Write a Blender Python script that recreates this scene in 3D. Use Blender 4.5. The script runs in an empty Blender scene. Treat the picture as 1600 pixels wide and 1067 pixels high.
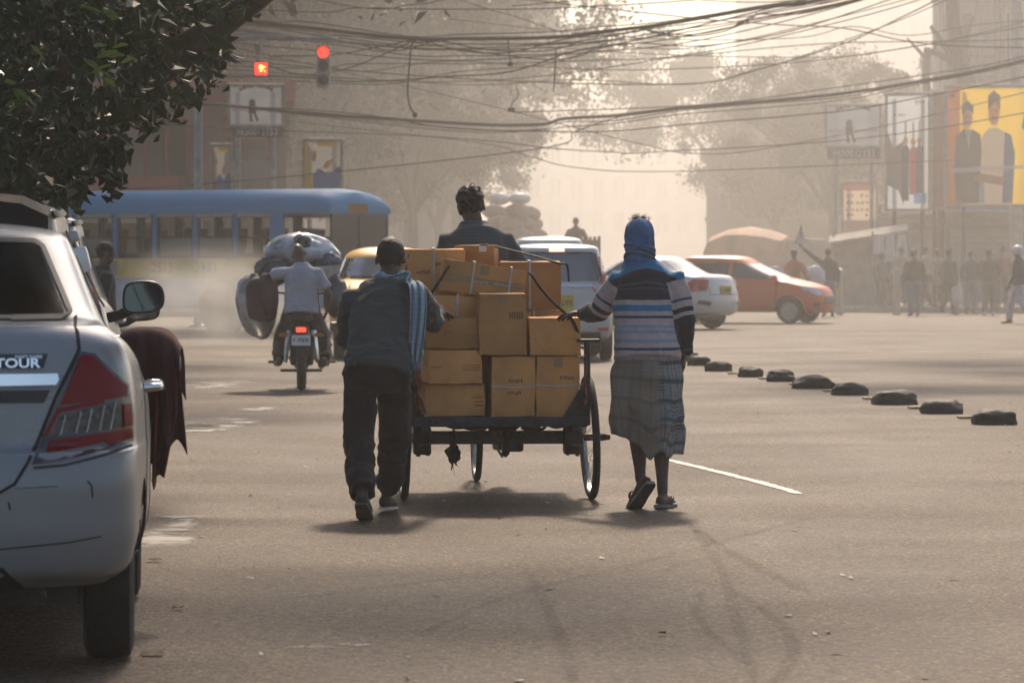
import bpy, bmesh, math, random
import numpy as np
from mathutils import Vector, Matrix, Euler
from mathutils.bvhtree import BVHTree
from mathutils.geometry import delaunay_2d_cdt

random.seed(7); RNG = np.random.default_rng(7)
SC = bpy.context.scene; COL = SC.collection
R = math.radians; PI = math.pi

HAZE_D = .0011; BANK_D = .0049; SMOKE = True
TREES = [(600, 150, 0, .62, 1.9, 'low hazy tree right behind the front of the bus'), (470, 146, 2, .58, 4.9, 'low hazy tree above the middle of the bus'), (690, 168, 1, .72, 3.7, 'low hazy tree at the right end of the left tree mass'), (540, 138, 1, .62, .8, 'low dark tree behind the yellow and white banner'), (645, 136, 2, .56, 2.6, 'low dark tree just left of the cart driver'), (520, 150, 2, 1.0, 2.2, 'hazy tree between the bus and the cart driver, farther back'), (560, 130, 0, 1.0, .4, 'hazy dark tree left of the road just beyond the bus'), (640, 158, 2, .9, 2.0, 'hazy tree behind the cart driver on the left side of the far street'), (452, 120, 1, 1.05, 1.1, 'dark tree behind the white figure board on the left'), (380, 124, 2, .9, 3.0, 'tree standing behind the left banners'),
         (250, 116, 0, .9, 5.0, 'tree behind the shop building at far left'), (1300, 138, 2, .55, .9, 'hazy broad tree behind the right white board'), (1215, 150, 0, .58, 2.7, 'low hazy tree right of the bright gap'), (1420, 142, 1, .62, 4.1, 'hazy tree behind the white poster'),
         (715, 170, 1, 1.0, 5.2, 'thin hazy tree with drooping boughs over the road centre'), (1160, 170, 0, .85, 3.6, 'very faint tree at the right end of the far street'), (660, 190, 2, 1.0, .2, 'very faint tree at the left end of the far street'), (1350, 190, 2, .62, 1.7, 'faint dense tree far behind the low right tree'), (1245, 215, 1, .85, 2.9, 'faintest tree of the right mass')]
SHADE = [(-12.5, 34, 2, 1.3, .3), (19, 38, 0, 1.45, 2.2), (-12.0, 56, 0, 1.5, 1.2), (17.5, 62, 2, 1.3, 4.0), (-15.5, 74, 2, 1.3, 3.3), (18, 20, 1, 1.4, 1.0), (-10.4, 86, 0, 1.4, 4.4)]

# ------------------------------------------------------------------ camera
CAMH, FPX, HOR = 1.38, 6000.0, 408.0          # height, focal length in photo pixels, horizon row
cd = bpy.data.cameras.new('camera'); cam = bpy.data.objects.new('camera', cd); COL.objects.link(cam)
cam.location = (0, 0, CAMH); cam.rotation_euler = (R(90), 0, 0)
cd.sensor_width = 36; cd.lens = FPX / 1600 * 36; cd.shift_y = -(533.5 - HOR) / 1600
cd.clip_end = 3000; cd.clip_start = .1
cd.dof.use_dof = True; cd.dof.focus_distance = 21.8; cd.dof.aperture_fstop = 8.0
SC.camera = cam

# ------------------------------------------------------------------ daylight
SUN_EL, SUN_AZ = 41.0, 3.0                     # degrees; azimuth to the right of straight ahead
w = bpy.data.worlds.new('World'); SC.world = w; w.use_nodes = True
nt = w.node_tree; bg = nt.nodes['Background']
sky = nt.nodes.new('ShaderNodeTexSky'); sky.sky_type = 'NISHITA'; sky.sun_disc = False
sky.sun_elevation = R(SUN_EL); sky.sun_rotation = R(SUN_AZ)
sky.dust_density = 3.0; sky.air_density = 1.0; sky.ozone_density = 1.0
nt.links.new(sky.outputs[0], bg.inputs[0]); bg.inputs[1].default_value = 0.13
sd = bpy.data.lights.new('sun', 'SUN'); sun = bpy.data.objects.new('sun', sd); COL.objects.link(sun)
sd.energy = 3.0; sd.angle = R(5); sd.color = (1.0, .82, .63)
_d = Vector((math.sin(R(SUN_AZ)) * math.cos(R(SUN_EL)), math.cos(R(SUN_AZ)) * math.cos(R(SUN_EL)), math.sin(R(SUN_EL))))
sun.rotation_euler = _d.to_track_quat('Z', 'Y').to_euler(); sun.location = _d * 60

vs = SC.view_settings; vs.view_transform = 'Standard'; vs.look = 'None'; vs.exposure = 0.45; vs.gamma = 1.0
vs.use_curve_mapping = False
SC.render.engine = 'CYCLES'; cy = SC.cycles
cy.use_denoising = True; cy.max_bounces = 5; cy.diffuse_bounces = 2; cy.glossy_bounces = 2
cy.transmission_bounces = 3; cy.transparent_max_bounces = 12; cy.volume_bounces = 1
cy.volume_step_rate = 3.0; cy.volume_max_steps = 64; cy.sample_clamp_indirect = 4.0

# ------------------------------------------------------------------ small helpers
def V(*a): return Vector(a)
def P(px, py, Y): return Vector(((px - 800) / FPX * Y, Y, CAMH - (py - HOR) / FPX * Y))   # photo pixel at a distance
def GY(py): return CAMH * FPX / (py - HOR)                                                    # distance of a ground pixel

_T = RNG.random((32, 32, 32))
def vnoise(p, s=1.0, off=0.0):
    p = np.asarray(p, float) * s + off + 100.0
    i = np.floor(p).astype(int); f = p - i; f = f * f * (3 - 2 * f); i %= 32; j = (i + 1) % 32
    x0, y0, z0 = i.T; x1, y1, z1 = j.T; a, b, c = f.T
    l = lambda u, v, t: u + (v - u) * t
    return l(l(l(_T[x0, y0, z0], _T[x1, y0, z0], a), l(_T[x0, y1, z0], _T[x1, y1, z0], a), b),
             l(l(_T[x0, y0, z1], _T[x1, y0, z1], a), l(_T[x0, y1, z1], _T[x1, y1, z1], a), b), c) * 2 - 1

def link(o, parent=None):
    COL.objects.link(o)
    if parent is not None: o.parent = parent
    return o
def tag(o, label=None, cat=None, group=None, kind=None):
    if label: o['label'] = label
    if cat: o['category'] = cat
    if group: o['group'] = group
    if kind: o['kind'] = kind
    return o
def thing(name, label, cat, loc=(0, 0, 0), rz=0, group=None):
    o = bpy.data.objects.new(name, None); link(o); o.location = loc; o.rotation_euler = (0, 0, rz)
    o.empty_display_size = .1
    return tag(o, label, cat, group)
def copy_tree(o, parent=None):
    c = o.copy(); COL.objects.link(c); c.parent = parent
    for ch in list(o.children): copy_tree(ch, c)
    return c
def mesh_obj(name, me, m=None, parent=None, smooth=False):
    if m is not None:
        for k in (m if isinstance(m, (list, tuple)) else [m]): me.materials.append(k)
    if smooth: me.polygons.foreach_set('use_smooth', [True] * len(me.polygons))
    return link(bpy.data.objects.new(name, me), parent)

class MB:
    """collects simple shapes; .obj() links them as one mesh object"""
    def __init__(s): s.v = []; s.f = []; s.mi = []; s.cur = 0
    def add(s, vs, fs):
        n = len(s.v); s.v += [tuple(x) for x in vs]; s.f += [tuple(i + n for i in f) for f in fs]; s.mi += [s.cur] * len(fs); return s
    def box(s, c, d, rot=None, ch=0.0):
        hx, hy, hz = d[0] / 2, d[1] / 2, d[2] / 2; M = Euler(rot).to_matrix() if rot else None
        if ch <= 0:
            vs = [V(x * hx, y * hy, z * hz) for x in (-1, 1) for y in (-1, 1) for z in (-1, 1)]
            fs = [(0, 1, 3, 2), (4, 6, 7, 5), (0, 4, 5, 1), (2, 3, 7, 6), (0, 2, 6, 4), (1, 5, 7, 3)]
        else:
            bm = bmesh.new(); bmesh.ops.create_cube(bm, size=1)
            for v in bm.verts: v.co = V(v.co.x * d[0], v.co.y * d[1], v.co.z * d[2])
            bmesh.ops.bevel(bm, geom=bm.edges[:], offset=min(ch, min(d) * .45), segments=2, affect='EDGES', profile=.6)
            bm.verts.index_update(); vs = [v.co.copy() for v in bm.verts]; fs = [tuple(v.index for v in f.verts) for f in bm.faces]; bm.free()
        c = Vector(c)
        return s.add([(M @ v if M else v) + c for v in vs], fs)
    def rings(s, rings, closed=True, cap=True):
        n = len(rings[0]); vs = [p for r in rings for p in r]; fs = []
        for i in range(len(rings) - 1):
            for k in range(n if closed else n - 1):
                a, b = i * n + k, i * n + (k + 1) % n
                fs.append((a, b, b + n, a + n))
        if cap and closed:
            fs.append(tuple(reversed(range(n)))); fs.append(tuple(range((len(rings) - 1) * n, len(rings) * n)))
        return s.add(vs, fs)
    def tube(s, pts, r, n=8, hint=None):
        pts = [Vector(p) for p in pts]; rr = r if isinstance(r, list) else [r] * len(pts); out = []; a = None
        for i, p in enumerate(pts):
            t = (pts[min(i + 1, len(pts) - 1)] - pts[max(i - 1, 0)])
            t = t.normalized() if t.length > 1e-9 else V(0, 0, 1)
            if a is None:
                h = hint or (V(0, 1, 0) if abs(t.y) < .9 else V(1, 0, 0)); a = t.cross(h).normalized()
            else:
                a = (a - t * a.dot(t)); a = a.normalized() if a.length > 1e-6 else t.orthogonal().normalized()
            b = t.cross(a); rad = rr[i]; rx, ry = rad if isinstance(rad, tuple) else (rad, rad)
            out.append([p + a * (rx * math.cos(2 * PI * k / n)) + b * (ry * math.sin(2 * PI * k / n)) for k in range(n)])
        return s.rings(out)
    def cyl(s, p0, p1, r0, r1=None, n=16): return s.tube([p0, p1], [r0, r0 if r1 is None else r1], n)
    def lathe(s, prof, n=32, axis='x', c=(0, 0, 0), cap=False):
        c = Vector(c); out = []
        for k in range(n):
            a = 2 * PI * k / n; ca, sa = math.cos(a), math.sin(a)
            out.append([c + (V(u, r * ca, r * sa) if axis == 'x' else V(r * ca, r * sa, u) if axis == 'z' else V(r * ca, u, r * sa)) for r, u in prof])
        m = len(prof); vs = [p for r in out for p in r]; fs = []
        for k in range(n):
            for j in range(m - 1):
                a, b = k * m + j, ((k + 1) % n) * m + j
                fs.append((a, b, b + 1, a + 1))
        return s.add(vs, fs)
    def ell(s, c, r, n=16, m=10, rot=None):
        c = Vector(c); M = rot or Matrix.Identity(3); out = []
        for j in range(m + 1):
            th = PI * j / m; th = min(max(th, .02), PI - .02)
            out.append([c + M @ V(r[0] * math.sin(th) * math.cos(2 * PI * k / n), r[1] * math.sin(th) * math.sin(2 * PI * k / n), -r[2] * math.cos(th)) for k in range(n)])
        return s.rings(out)
    def prism(s, poly, y0, y1, axis='y'):
        n = len(poly); f = (lambda a, b, y: V(a, y, b)) if axis == 'y' else (lambda a, b, y: V(y, a, b)) if axis == 'x' else (lambda a, b, y: V(a, b, y))
        vs = [f(a, b, y0) for a, b in poly] + [f(a, b, y1) for a, b in poly]
        fs = [tuple(range(n)), tuple(reversed(range(n, 2 * n)))] + [(i, i + n, (i + 1) % n + n, (i + 1) % n) for i in range(n)]
        return s.add(vs, fs)
    def mesh(s, name='m', recalc=True):
        me = bpy.data.meshes.new(name); me.from_pydata(s.v, [], s.f)
        if any(s.mi): me.polygons.foreach_set('material_index', s.mi)
        if recalc:
            bm = bmesh.new(); bm.from_mesh(me); bmesh.ops.recalc_face_normals(bm, faces=bm.faces[:]); bm.to_mesh(me); bm.free()
        me.update(); return me
    def obj(s, name, m, parent=None, smooth=False, recalc=True):
        o = mesh_obj(name, s.mesh(name, recalc), m, parent, smooth)
        if smooth:
            try: o.data.set_sharp_from_angle(angle=R(42))
            except Exception: pass
        return o

def spline(pts, k=6):
    pts = [Vector(p) for p in pts]; out = []
    for i in range(len(pts) - 1):
        p0, p1, p2, p3 = pts[max(i - 1, 0)], pts[i], pts[i + 1], pts[min(i + 2, len(pts) - 1)]
        for j in range(k):
            t = j / k
            out.append(.5 * ((2 * p1) + (p2 - p0) * t + (2 * p0 - 5 * p1 + 4 * p2 - p3) * t * t + (3 * p1 - p0 - 3 * p2 + p3) * t ** 3))
    return out + [pts[-1]]

class Blob:
    """overlapping closed volumes fused by a voxel remesh into one continuous skin"""
    def __init__(s): s.m = MB()
    def tube(s, pts, rad, n=16, hint=V(0, 1, 0)):
        pts = [Vector(p) for p in pts]; rad = [r if isinstance(r, tuple) else (r, r) for r in rad]
        d0 = (pts[0] - pts[1]).normalized(); d1 = (pts[-1] - pts[-2]).normalized(); r0 = min(rad[0]); r1 = min(rad[-1])
        k = lambda r, f: (r[0] * f, r[1] * f)
        pp = [pts[0] + d0 * r0 * .95, pts[0] + d0 * r0 * .6] + pts + [pts[-1] + d1 * r1 * .6, pts[-1] + d1 * r1 * .95]
        rr = [k(rad[0], .25), k(rad[0], .78)] + rad + [k(rad[-1], .78), k(rad[-1], .25)]
        s.m.tube(pp, rr, n, hint); return s
    def flat(s, pts, rad, n=18, hint=V(0, 1, 0)):
        s.m.tube([Vector(p) for p in pts], [r if isinstance(r, tuple) else (r, r) for r in rad], n, hint); return s
    def ell(s, c, r, rot=None): s.m.ell(c, r, 18, 12, rot); return s
    def box(s, c, d, rot=None): s.m.box(c, d, rot); return s
    def solid(s, voxel, smooth=3, name='skin'):
        me = s.m.mesh('tmp'); o = bpy.data.objects.new('tmp', me); COL.objects.link(o)
        md = o.modifiers.new('r', 'REMESH'); md.mode = 'VOXEL'; md.voxel_size = voxel
        if smooth:
            sm = o.modifiers.new('s', 'SMOOTH'); sm.factor = .5; sm.iterations = smooth
        dg = bpy.context.evaluated_depsgraph_get(); out = bpy.data.meshes.new_from_object(o.evaluated_get(dg)); out.name = name
        bpy.data.objects.remove(o); bpy.data.meshes.remove(me); return out

def co_of(me):
    a = np.empty(len(me.vertices) * 3); me.vertices.foreach_get('co', a); return a.reshape(-1, 3)
def nrm_of(me):
    a = np.empty(len(me.vertices) * 3); me.vertices.foreach_get('normal', a); return a.reshape(-1, 3)
def set_co(me, a): me.vertices.foreach_set('co', np.asarray(a).ravel()); me.update()
def set_attr(me, name, vals):
    at = me.attributes.new(name, 'FLOAT', 'POINT'); at.data.foreach_set('value', np.asarray(vals, dtype=np.float32))
def folds(p, seed=0.0, scale=9.0, sx=(1.0, 1.0, 2.2), warp=.5):
    """ridged cloth folds, -1..1"""
    q = p * np.array(sx)
    wv = np.stack([vnoise(p, 5, seed + 3), vnoise(p, 5, seed + 11), vnoise(p, 5, seed + 23)], 1) * warp / 5
    a = vnoise(q + wv, scale, seed); b = vnoise(q + wv * 2, scale * 2.1, seed + 40)
    return (1 - 2 * np.abs(a)) * .65 + (1 - 2 * np.abs(b)) * .3

def join_meshes(a, b, name):
    bm = bmesh.new(); bm.from_mesh(a); bm.from_mesh(b); me = bpy.data.meshes.new(name); bm.to_mesh(me); bm.free(); return me

# ------------------------------------------------------------------ materials
def mat(name, col, rough=.6, metal=0.0, ns=0.0, na=.3, bump=0.0, bs=60.0, spec=.5, coat=0.0, emit=0.0, rand=0.0, trans=0.0, n2=0.0, sheen=0.0, rn=0.0):
    m = bpy.data.materials.new(name); m.use_nodes = True; t = m.node_tree; b = t.nodes['Principled BSDF']
    b.inputs['Base Color'].default_value = (*col, 1); b.inputs['Roughness'].default_value = rough
    b.inputs['Metallic'].default_value = metal; b.inputs['Specular IOR Level'].default_value = spec
    b.inputs['Coat Weight'].default_value = coat; b.inputs['Coat Roughness'].default_value = .08
    b.inputs['Transmission Weight'].default_value = trans; b.inputs['Sheen Weight'].default_value = sheen
    if emit: b.inputs['Emission Color'].default_value = (*col, 1); b.inputs['Emission Strength'].default_value = emit
    N = t.nodes.new; L = t.links.new; tc = N('ShaderNodeTexCoord'); src = None
    if ns:
        n = N('ShaderNodeTexNoise'); n.inputs['Scale'].default_value = ns; n.inputs['Detail'].default_value = 6; L(tc.outputs['Object'], n.inputs[0])
        r = N('ShaderNodeValToRGB'); e = r.color_ramp.elements
        e[0].position = .32; e[1].position = .7
        e[0].color = (*[max(0, c * (1 - na)) for c in col], 1); e[1].color = (*[min(1, c * (1 + na)) for c in col], 1)
        L(n.outputs[0], r.inputs[0]); src = r.outputs[0]
        if rn:
            mr = N('ShaderNodeMapRange'); mr.inputs[3].default_value = rough - rn; mr.inputs[4].default_value = rough + rn
            L(n.outputs[0], mr.inputs[0]); L(mr.outputs[0], b.inputs['Roughness'])
    if rand:
        oi = N('ShaderNodeObjectInfo'); h = N('ShaderNodeHueSaturation'); mr = N('ShaderNodeMapRange')
        mr.inputs[3].default_value = 1 - rand; mr.inputs[4].default_value = 1 + rand
        L(oi.outputs['Random'], mr.inputs[0]); L(mr.outputs[0], h.inputs['Value'])
        if src: L(src, h.inputs['Color'])
        else: h.inputs['Color'].default_value = (*col, 1)
        src = h.outputs[0]
    if src: L(src, b.inputs['Base Color'])
    if bump:
        n = N('ShaderNodeTexNoise'); n.inputs['Scale'].default_value = bs; n.inputs['Detail'].default_value = 5; L(tc.outputs['Object'], n.inputs[0])
        bp = N('ShaderNodeBump'); bp.inputs['Strength'].default_value = bump; bp.inputs['Distance'].default_value = .01
        L(n.outputs[0], bp.inputs['Height']); L(bp.outputs[0], b.inputs['Normal'])
    return m

BLACK = mat('black_rubber', (.011, .011, .011), .75, ns=30, na=.5, bump=.3, bs=120)
DARKM = mat('dark_metal', (.03, .028, .027), .55, .6, ns=14, na=.6, bump=.3, bs=90)
RUST = mat('rusty_metal', (.07, .045, .03), .75, .3, ns=25, na=.7, bump=.5, bs=70)
CHROME = mat('chrome', (.75, .75, .76), .12, 1.0)
STEEL = mat('worn_steel', (.42, .42, .42), .35, .9, ns=20, na=.3)
GLASSD = mat('dark_glass', (.012, .014, .016), .06, 0, spec=.8, coat=.3)
GLASSB = mat('blue_tinted_glass', (.07, .10, .14), .1, 0, spec=1.0, coat=.6)
REDL = mat('red_lens', (.20, .003, .007), .18, 0, spec=.2)
SKIN = mat('brown_skin', (.085, .045, .03), .55, ns=12, na=.25, bump=.15, bs=200)
HAIR = mat('black_hair', (.012, .010, .009), .6, ns=60, na=.6, bump=.8, bs=160)
WHITEP = mat('white_paint', (.72, .71, .68), .5, ns=8, na=.12)
PLASTB = mat('black_plastic', (.02, .02, .02), .45, ns=40, na=.4)

# ================================================================== ground
def road_material():
    m = bpy.data.materials.new('worn_asphalt'); m.use_nodes = True; t = m.node_tree; b = t.nodes['Principled BSDF']; N = t.nodes.new; L = t.links.new
    tc = N('ShaderNodeTexCoord')
    def noise(scale, det=6, sx=(1, 1, 1), rz=0.0, rough=.55):
        mp = N('ShaderNodeMapping'); mp.inputs['Scale'].default_value = sx; mp.inputs['Rotation'].default_value = (0, 0, rz); L(tc.outputs['Object'], mp.inputs[0])
        n = N('ShaderNodeTexNoise'); n.inputs['Scale'].default_value = scale; n.inputs['Detail'].default_value = det; n.inputs['Roughness'].default_value = rough
        L(mp.outputs[0], n.inputs[0]); return n.outputs[0]
    def ramp(src, stops):
        r = N('ShaderNodeValToRGB'); e = r.color_ramp.elements
        while len(e) < len(stops): e.new(.5)
        for k, (p, c) in enumerate(stops): e[k].position = p; e[k].color = (*c, 1)
        L(src, r.inputs[0]); return r.outputs[0]
    def mix(a, bb, f, mode='MULTIPLY'):
        x = N('ShaderNodeMix'); x.data_type = 'RGBA'; x.blend_type = mode; L(a, x.inputs[6]); L(bb, x.inputs[7])
        if isinstance(f, float): x.inputs[0].default_value = f
        else: L(f, x.inputs[0])
        return x.outputs[2]
    base = ramp(noise(.35, 5), [(.3, (.080, .056, .037)), (.52, (.094, .066, .044)), (.72, (.110, .078, .053))])
    streak = ramp(noise(1.1, 4, (1.6, .10, 1), R(-5)), [(.3, (.82, .82, .83)), (.55, (1, 1, 1)), (.75, (1.1, 1.09, 1.07))])
    c = mix(base, streak, .85)
    patch = ramp(noise(.9, 7, (1, 1, 1), 0, .62), [(.36, (.72, .71, .70)), (.5, (1, 1, 1)), (.66, (1.2, 1.18, 1.15))])
    c = mix(c, patch, .8)
    spk = ramp(noise(55, 3), [(.36, (.35, .34, .33)), (.5, (.95, .94, .92)), (.64, (2.3, 2.2, 2.05))])
    c = mix(c, spk, .95)
    spk2 = ramp(noise(18, 4), [(.38, (.5, .49, .48)), (.6, (1.45, 1.43, 1.4))])
    c = mix(c, spk2, .8)
    L(c, b.inputs['Base Color'])
    rr = ramp(noise(.55, 6), [(.35, (.65, .65, .65)), (.65, (.73, .73, .73))]); L(rr, b.inputs['Roughness'])
    b.inputs['Specular IOR Level'].default_value = .24
    add = N('ShaderNodeMath'); add.operation = 'ADD'; L(noise(70, 4), add.inputs[0])
    mu = N('ShaderNodeMath'); mu.operation = 'MULTIPLY'; mu.inputs[1].default_value = .9; L(noise(24, 4), mu.inputs[0]); L(mu.outputs[0], add.inputs[1])
    bp = N('ShaderNodeBump'); bp.inputs['Strength'].default_value = .9; bp.inputs['Distance'].default_value = .016
    L(add.outputs[0], bp.inputs['Height']); L(bp.outputs[0], b.inputs['Normal']); return m
ROAD = road_material()
m = MB(); m.add([(-290, -50, 0), (290, -50, 0), (290, 690, 0), (-290, 690, 0)], [(0, 1, 2, 3)])
tag(m.obj('road', ROAD), kind='structure')

PAVE = mat('pavement_concrete', (.20, .17, .14), .85, ns=1.2, na=.35, bump=.5, bs=30)
KERB = mat('kerb_stone', (.26, .23, .19), .85, ns=4, na=.4, bump=.4, bs=30)
def slab(name, poly, z, m):
    mb = MB(); mb.prism(poly, -.05, z, 'z'); return tag(mb.obj(name, m), kind='structure')
def along(y, off):                      # a line parallel to the street (it heads a little left of the camera axis)
    return (-.087 * (y - 13) + off, y)
slab('pavement', [along(8, -4.5), along(68, -4.5), along(68, -14), along(8, -14)], .13, PAVE)
slab('pavement.001', [(7.6, 103), (32, 97), (34, 122), (9.6, 122)], .14, PAVE)
slab('pavement.002', [(-24, 95), (-5.2, 95), (-5.2, 240), (-24, 240)], .14, PAVE)
for k in range(16):                     # kerb stones of the far right pavement
    x0 = 7.6 + k * 1.525; y0 = 103 - k * .375
    mb = MB(); mb.box((x0 + .76, y0 - .28, .06), (1.50, .18, .2), (0, 0, math.atan2(-.375, 1.525)), .015); o = mb.obj('kerb_stone', KERB)
    o.parent = bpy.data.objects['pavement.001']; o['kind'] = 'structure'

# ---- marks lying on the road
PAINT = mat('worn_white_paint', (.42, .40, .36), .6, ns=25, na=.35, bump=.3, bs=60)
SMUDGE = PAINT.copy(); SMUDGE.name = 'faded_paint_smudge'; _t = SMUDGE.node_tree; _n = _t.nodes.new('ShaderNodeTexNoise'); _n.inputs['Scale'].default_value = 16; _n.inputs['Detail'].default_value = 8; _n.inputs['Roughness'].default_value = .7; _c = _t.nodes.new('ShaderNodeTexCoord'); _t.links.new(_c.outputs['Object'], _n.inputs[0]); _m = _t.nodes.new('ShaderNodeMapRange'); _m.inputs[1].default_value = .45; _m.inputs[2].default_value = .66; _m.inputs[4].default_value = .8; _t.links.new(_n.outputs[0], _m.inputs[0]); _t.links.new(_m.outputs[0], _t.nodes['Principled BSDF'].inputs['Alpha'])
def blotch(name, cx, cy, rx, ry, m, z=.004, n=26, seed=0, rz=0.0, rag=.35):
    pts = []; n = max(n, 60)
    for k in range(n):
        a = 2 * PI * k / n; r = 1 + rag * 1.6 * float(vnoise(np.array([[math.cos(a) * 1.1 + seed * 7.3, math.sin(a) * 1.1, seed]]), 1)[0]) + rag * .9 * float(vnoise(np.array([[math.cos(a) * 4 + seed * 3.1, math.sin(a) * 4, seed]]), 1)[0])
        x, y = rx * r * math.cos(a), ry * r * math.sin(a)
        pts.append((cx + x * math.cos(rz) - y * math.sin(rz), cy + x * math.sin(rz) + y * math.cos(rz), z))
    inn = [(cx + (x - cx) * .45, cy + (y - cy) * .45, z) for x, y, z in pts]; vs = [(cx, cy, z)] + inn + pts; k2 = range(n)
    mb = MB(); mb.add(vs, [(0, 1 + k, 1 + (k + 1) % n) for k in k2] + [(1 + k, 1 + n + k, 1 + n + (k + 1) % n, 1 + (k + 1) % n) for k in k2]); me = mb.mesh(name); set_attr(me, 'fade', [1] * (n + 1) + [0] * n); o = mesh_obj(name, me, m)
    if o.data.polygons[0].normal.z < 0: o.data.flip_normals()
    return o
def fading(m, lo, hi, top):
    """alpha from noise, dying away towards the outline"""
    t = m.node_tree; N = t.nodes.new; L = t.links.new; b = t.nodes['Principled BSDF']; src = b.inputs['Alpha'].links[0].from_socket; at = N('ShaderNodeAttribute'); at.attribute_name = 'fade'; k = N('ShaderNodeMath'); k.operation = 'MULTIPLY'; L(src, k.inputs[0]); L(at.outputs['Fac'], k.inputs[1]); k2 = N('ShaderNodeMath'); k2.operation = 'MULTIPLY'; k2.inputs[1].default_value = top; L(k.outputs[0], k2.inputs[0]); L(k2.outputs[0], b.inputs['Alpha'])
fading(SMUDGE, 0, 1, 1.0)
def ground_strip(name, pix, wd, m, z=.004, seed=3, rag=.25):
    rng = random.Random(seed); pts = spline([V((x - 800) / FPX * GY(y), GY(y), 0) for x, y in pix], 10); vs = []; n = len(pts)
    for i, p in enumerate(pts):
        t = (pts[min(i + 1, n - 1)] - pts[max(i - 1, 0)]).normalized(); s = V(t.y, -t.x, 0); tp = min(1, min(i, n - 1 - i) / 2 + .25)
        vs += [p + s * wd * tp * (1 + rng.uniform(-rag, rag)) / 2 + V(0, 0, z), p - s * wd * tp * (1 + rng.uniform(-rag, rag)) / 2 + V(0, 0, z)]
    mb = MB(); mb.add(vs, [(2 * i, 2 * i + 1, 2 * i + 3, 2 * i + 2) for i in range(n - 1)]); o = mb.obj(name, m)
    if o.data.polygons[0].normal.z < 0: o.data.flip_normals()
    return o
tag(ground_strip('road_line', [(1040, 718), (1100, 732), (1160, 747), (1210, 760), (1250, 772)], .07, PAINT), kind='structure')
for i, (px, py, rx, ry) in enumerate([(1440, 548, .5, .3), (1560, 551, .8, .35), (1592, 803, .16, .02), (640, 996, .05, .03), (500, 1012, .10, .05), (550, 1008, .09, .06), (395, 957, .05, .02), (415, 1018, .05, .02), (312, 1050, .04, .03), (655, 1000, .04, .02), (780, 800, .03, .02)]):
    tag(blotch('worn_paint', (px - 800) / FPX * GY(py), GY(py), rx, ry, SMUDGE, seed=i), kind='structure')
SUNPATCH = mat('sun_patch_asphalt', (.20, .175, .14), .34, spec=.9, ns=5, na=.35, bump=.35, bs=25)  # pale glossy film: patches of sunlight put into the road colour
_t = SUNPATCH.node_tree; _n = _t.nodes.new('ShaderNodeTexNoise'); _n.inputs['Scale'].default_value = 2.6; _n.inputs['Detail'].default_value = 8; _n.inputs['Roughness'].default_value = .65; _c = _t.nodes.new('ShaderNodeTexCoord'); _t.links.new(_c.outputs['Object'], _n.inputs[0]); _m = _t.nodes.new('ShaderNodeMapRange'); _m.inputs[1].default_value = .42; _m.inputs[2].default_value = .62; _t.links.new(_n.outputs[0], _m.inputs[0]); _t.links.new(_m.outputs[0], _t.nodes['Principled BSDF'].inputs['Alpha'])
fading(SUNPATCH, 0, 1, 1.4)
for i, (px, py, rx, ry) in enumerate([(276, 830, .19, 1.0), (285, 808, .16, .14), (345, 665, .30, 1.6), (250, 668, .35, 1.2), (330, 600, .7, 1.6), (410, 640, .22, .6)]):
    tag(blotch('sun_patch', (px - 800) / FPX * GY(py), GY(py), rx, ry, SUNPATCH, seed=20 + i, n=34, rag=.3), kind='structure')
def film(name, col, lo=.28, hi=.70):
    m = bpy.data.materials.new(name); m.use_nodes = True; t = m.node_tree; b = t.nodes['Principled BSDF']; N = t.nodes.new; L = t.links.new
    b.inputs['Base Color'].default_value = (*col, 1); b.inputs['Roughness'].default_value = .95; b.inputs['Specular IOR Level'].default_value = .02
    tc = N('ShaderNodeTexCoord'); n = N('ShaderNodeTexNoise'); n.inputs['Scale'].default_value = 3; n.inputs['Detail'].default_value = 9; L(tc.outputs['Object'], n.inputs[0])
    mr = N('ShaderNodeMapRange'); mr.inputs[1].default_value = lo; mr.inputs[2].default_value = hi; mr.inputs[4].default_value = .15; L(n.outputs[0], mr.inputs[0]); L(mr.outputs[0], b.inputs['Alpha']); return m
SKID = film('tyre_rubber_film', (.03, .027, .024))
for i, (pix, wd) in enumerate([([(1150, 925), (1215, 970), (1238, 1010), (1225, 1050), (1190, 1085)], .05), ([(1095, 925), (1090, 960), (1120, 1000), (1170, 1040)], .04),
                               ([(1060, 805), (1120, 850), (1190, 890), (1260, 925)], .07), ([(1040, 895), (1060, 882), (1120, 872)], .03), ([(640, 1000), (800, 930), (1000, 880), (1280, 806)], .05),
                               ([(420, 940), (700, 906), (960, 885)], .06), ([(900, 1067), (860, 960), (820, 880)], .05), ([(1180, 1067), (1130, 900), (1080, 820)], .05)]):
    tag(ground_strip('tyre_mark', pix, wd, SKID, seed=40 + i), kind='structure')
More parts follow.
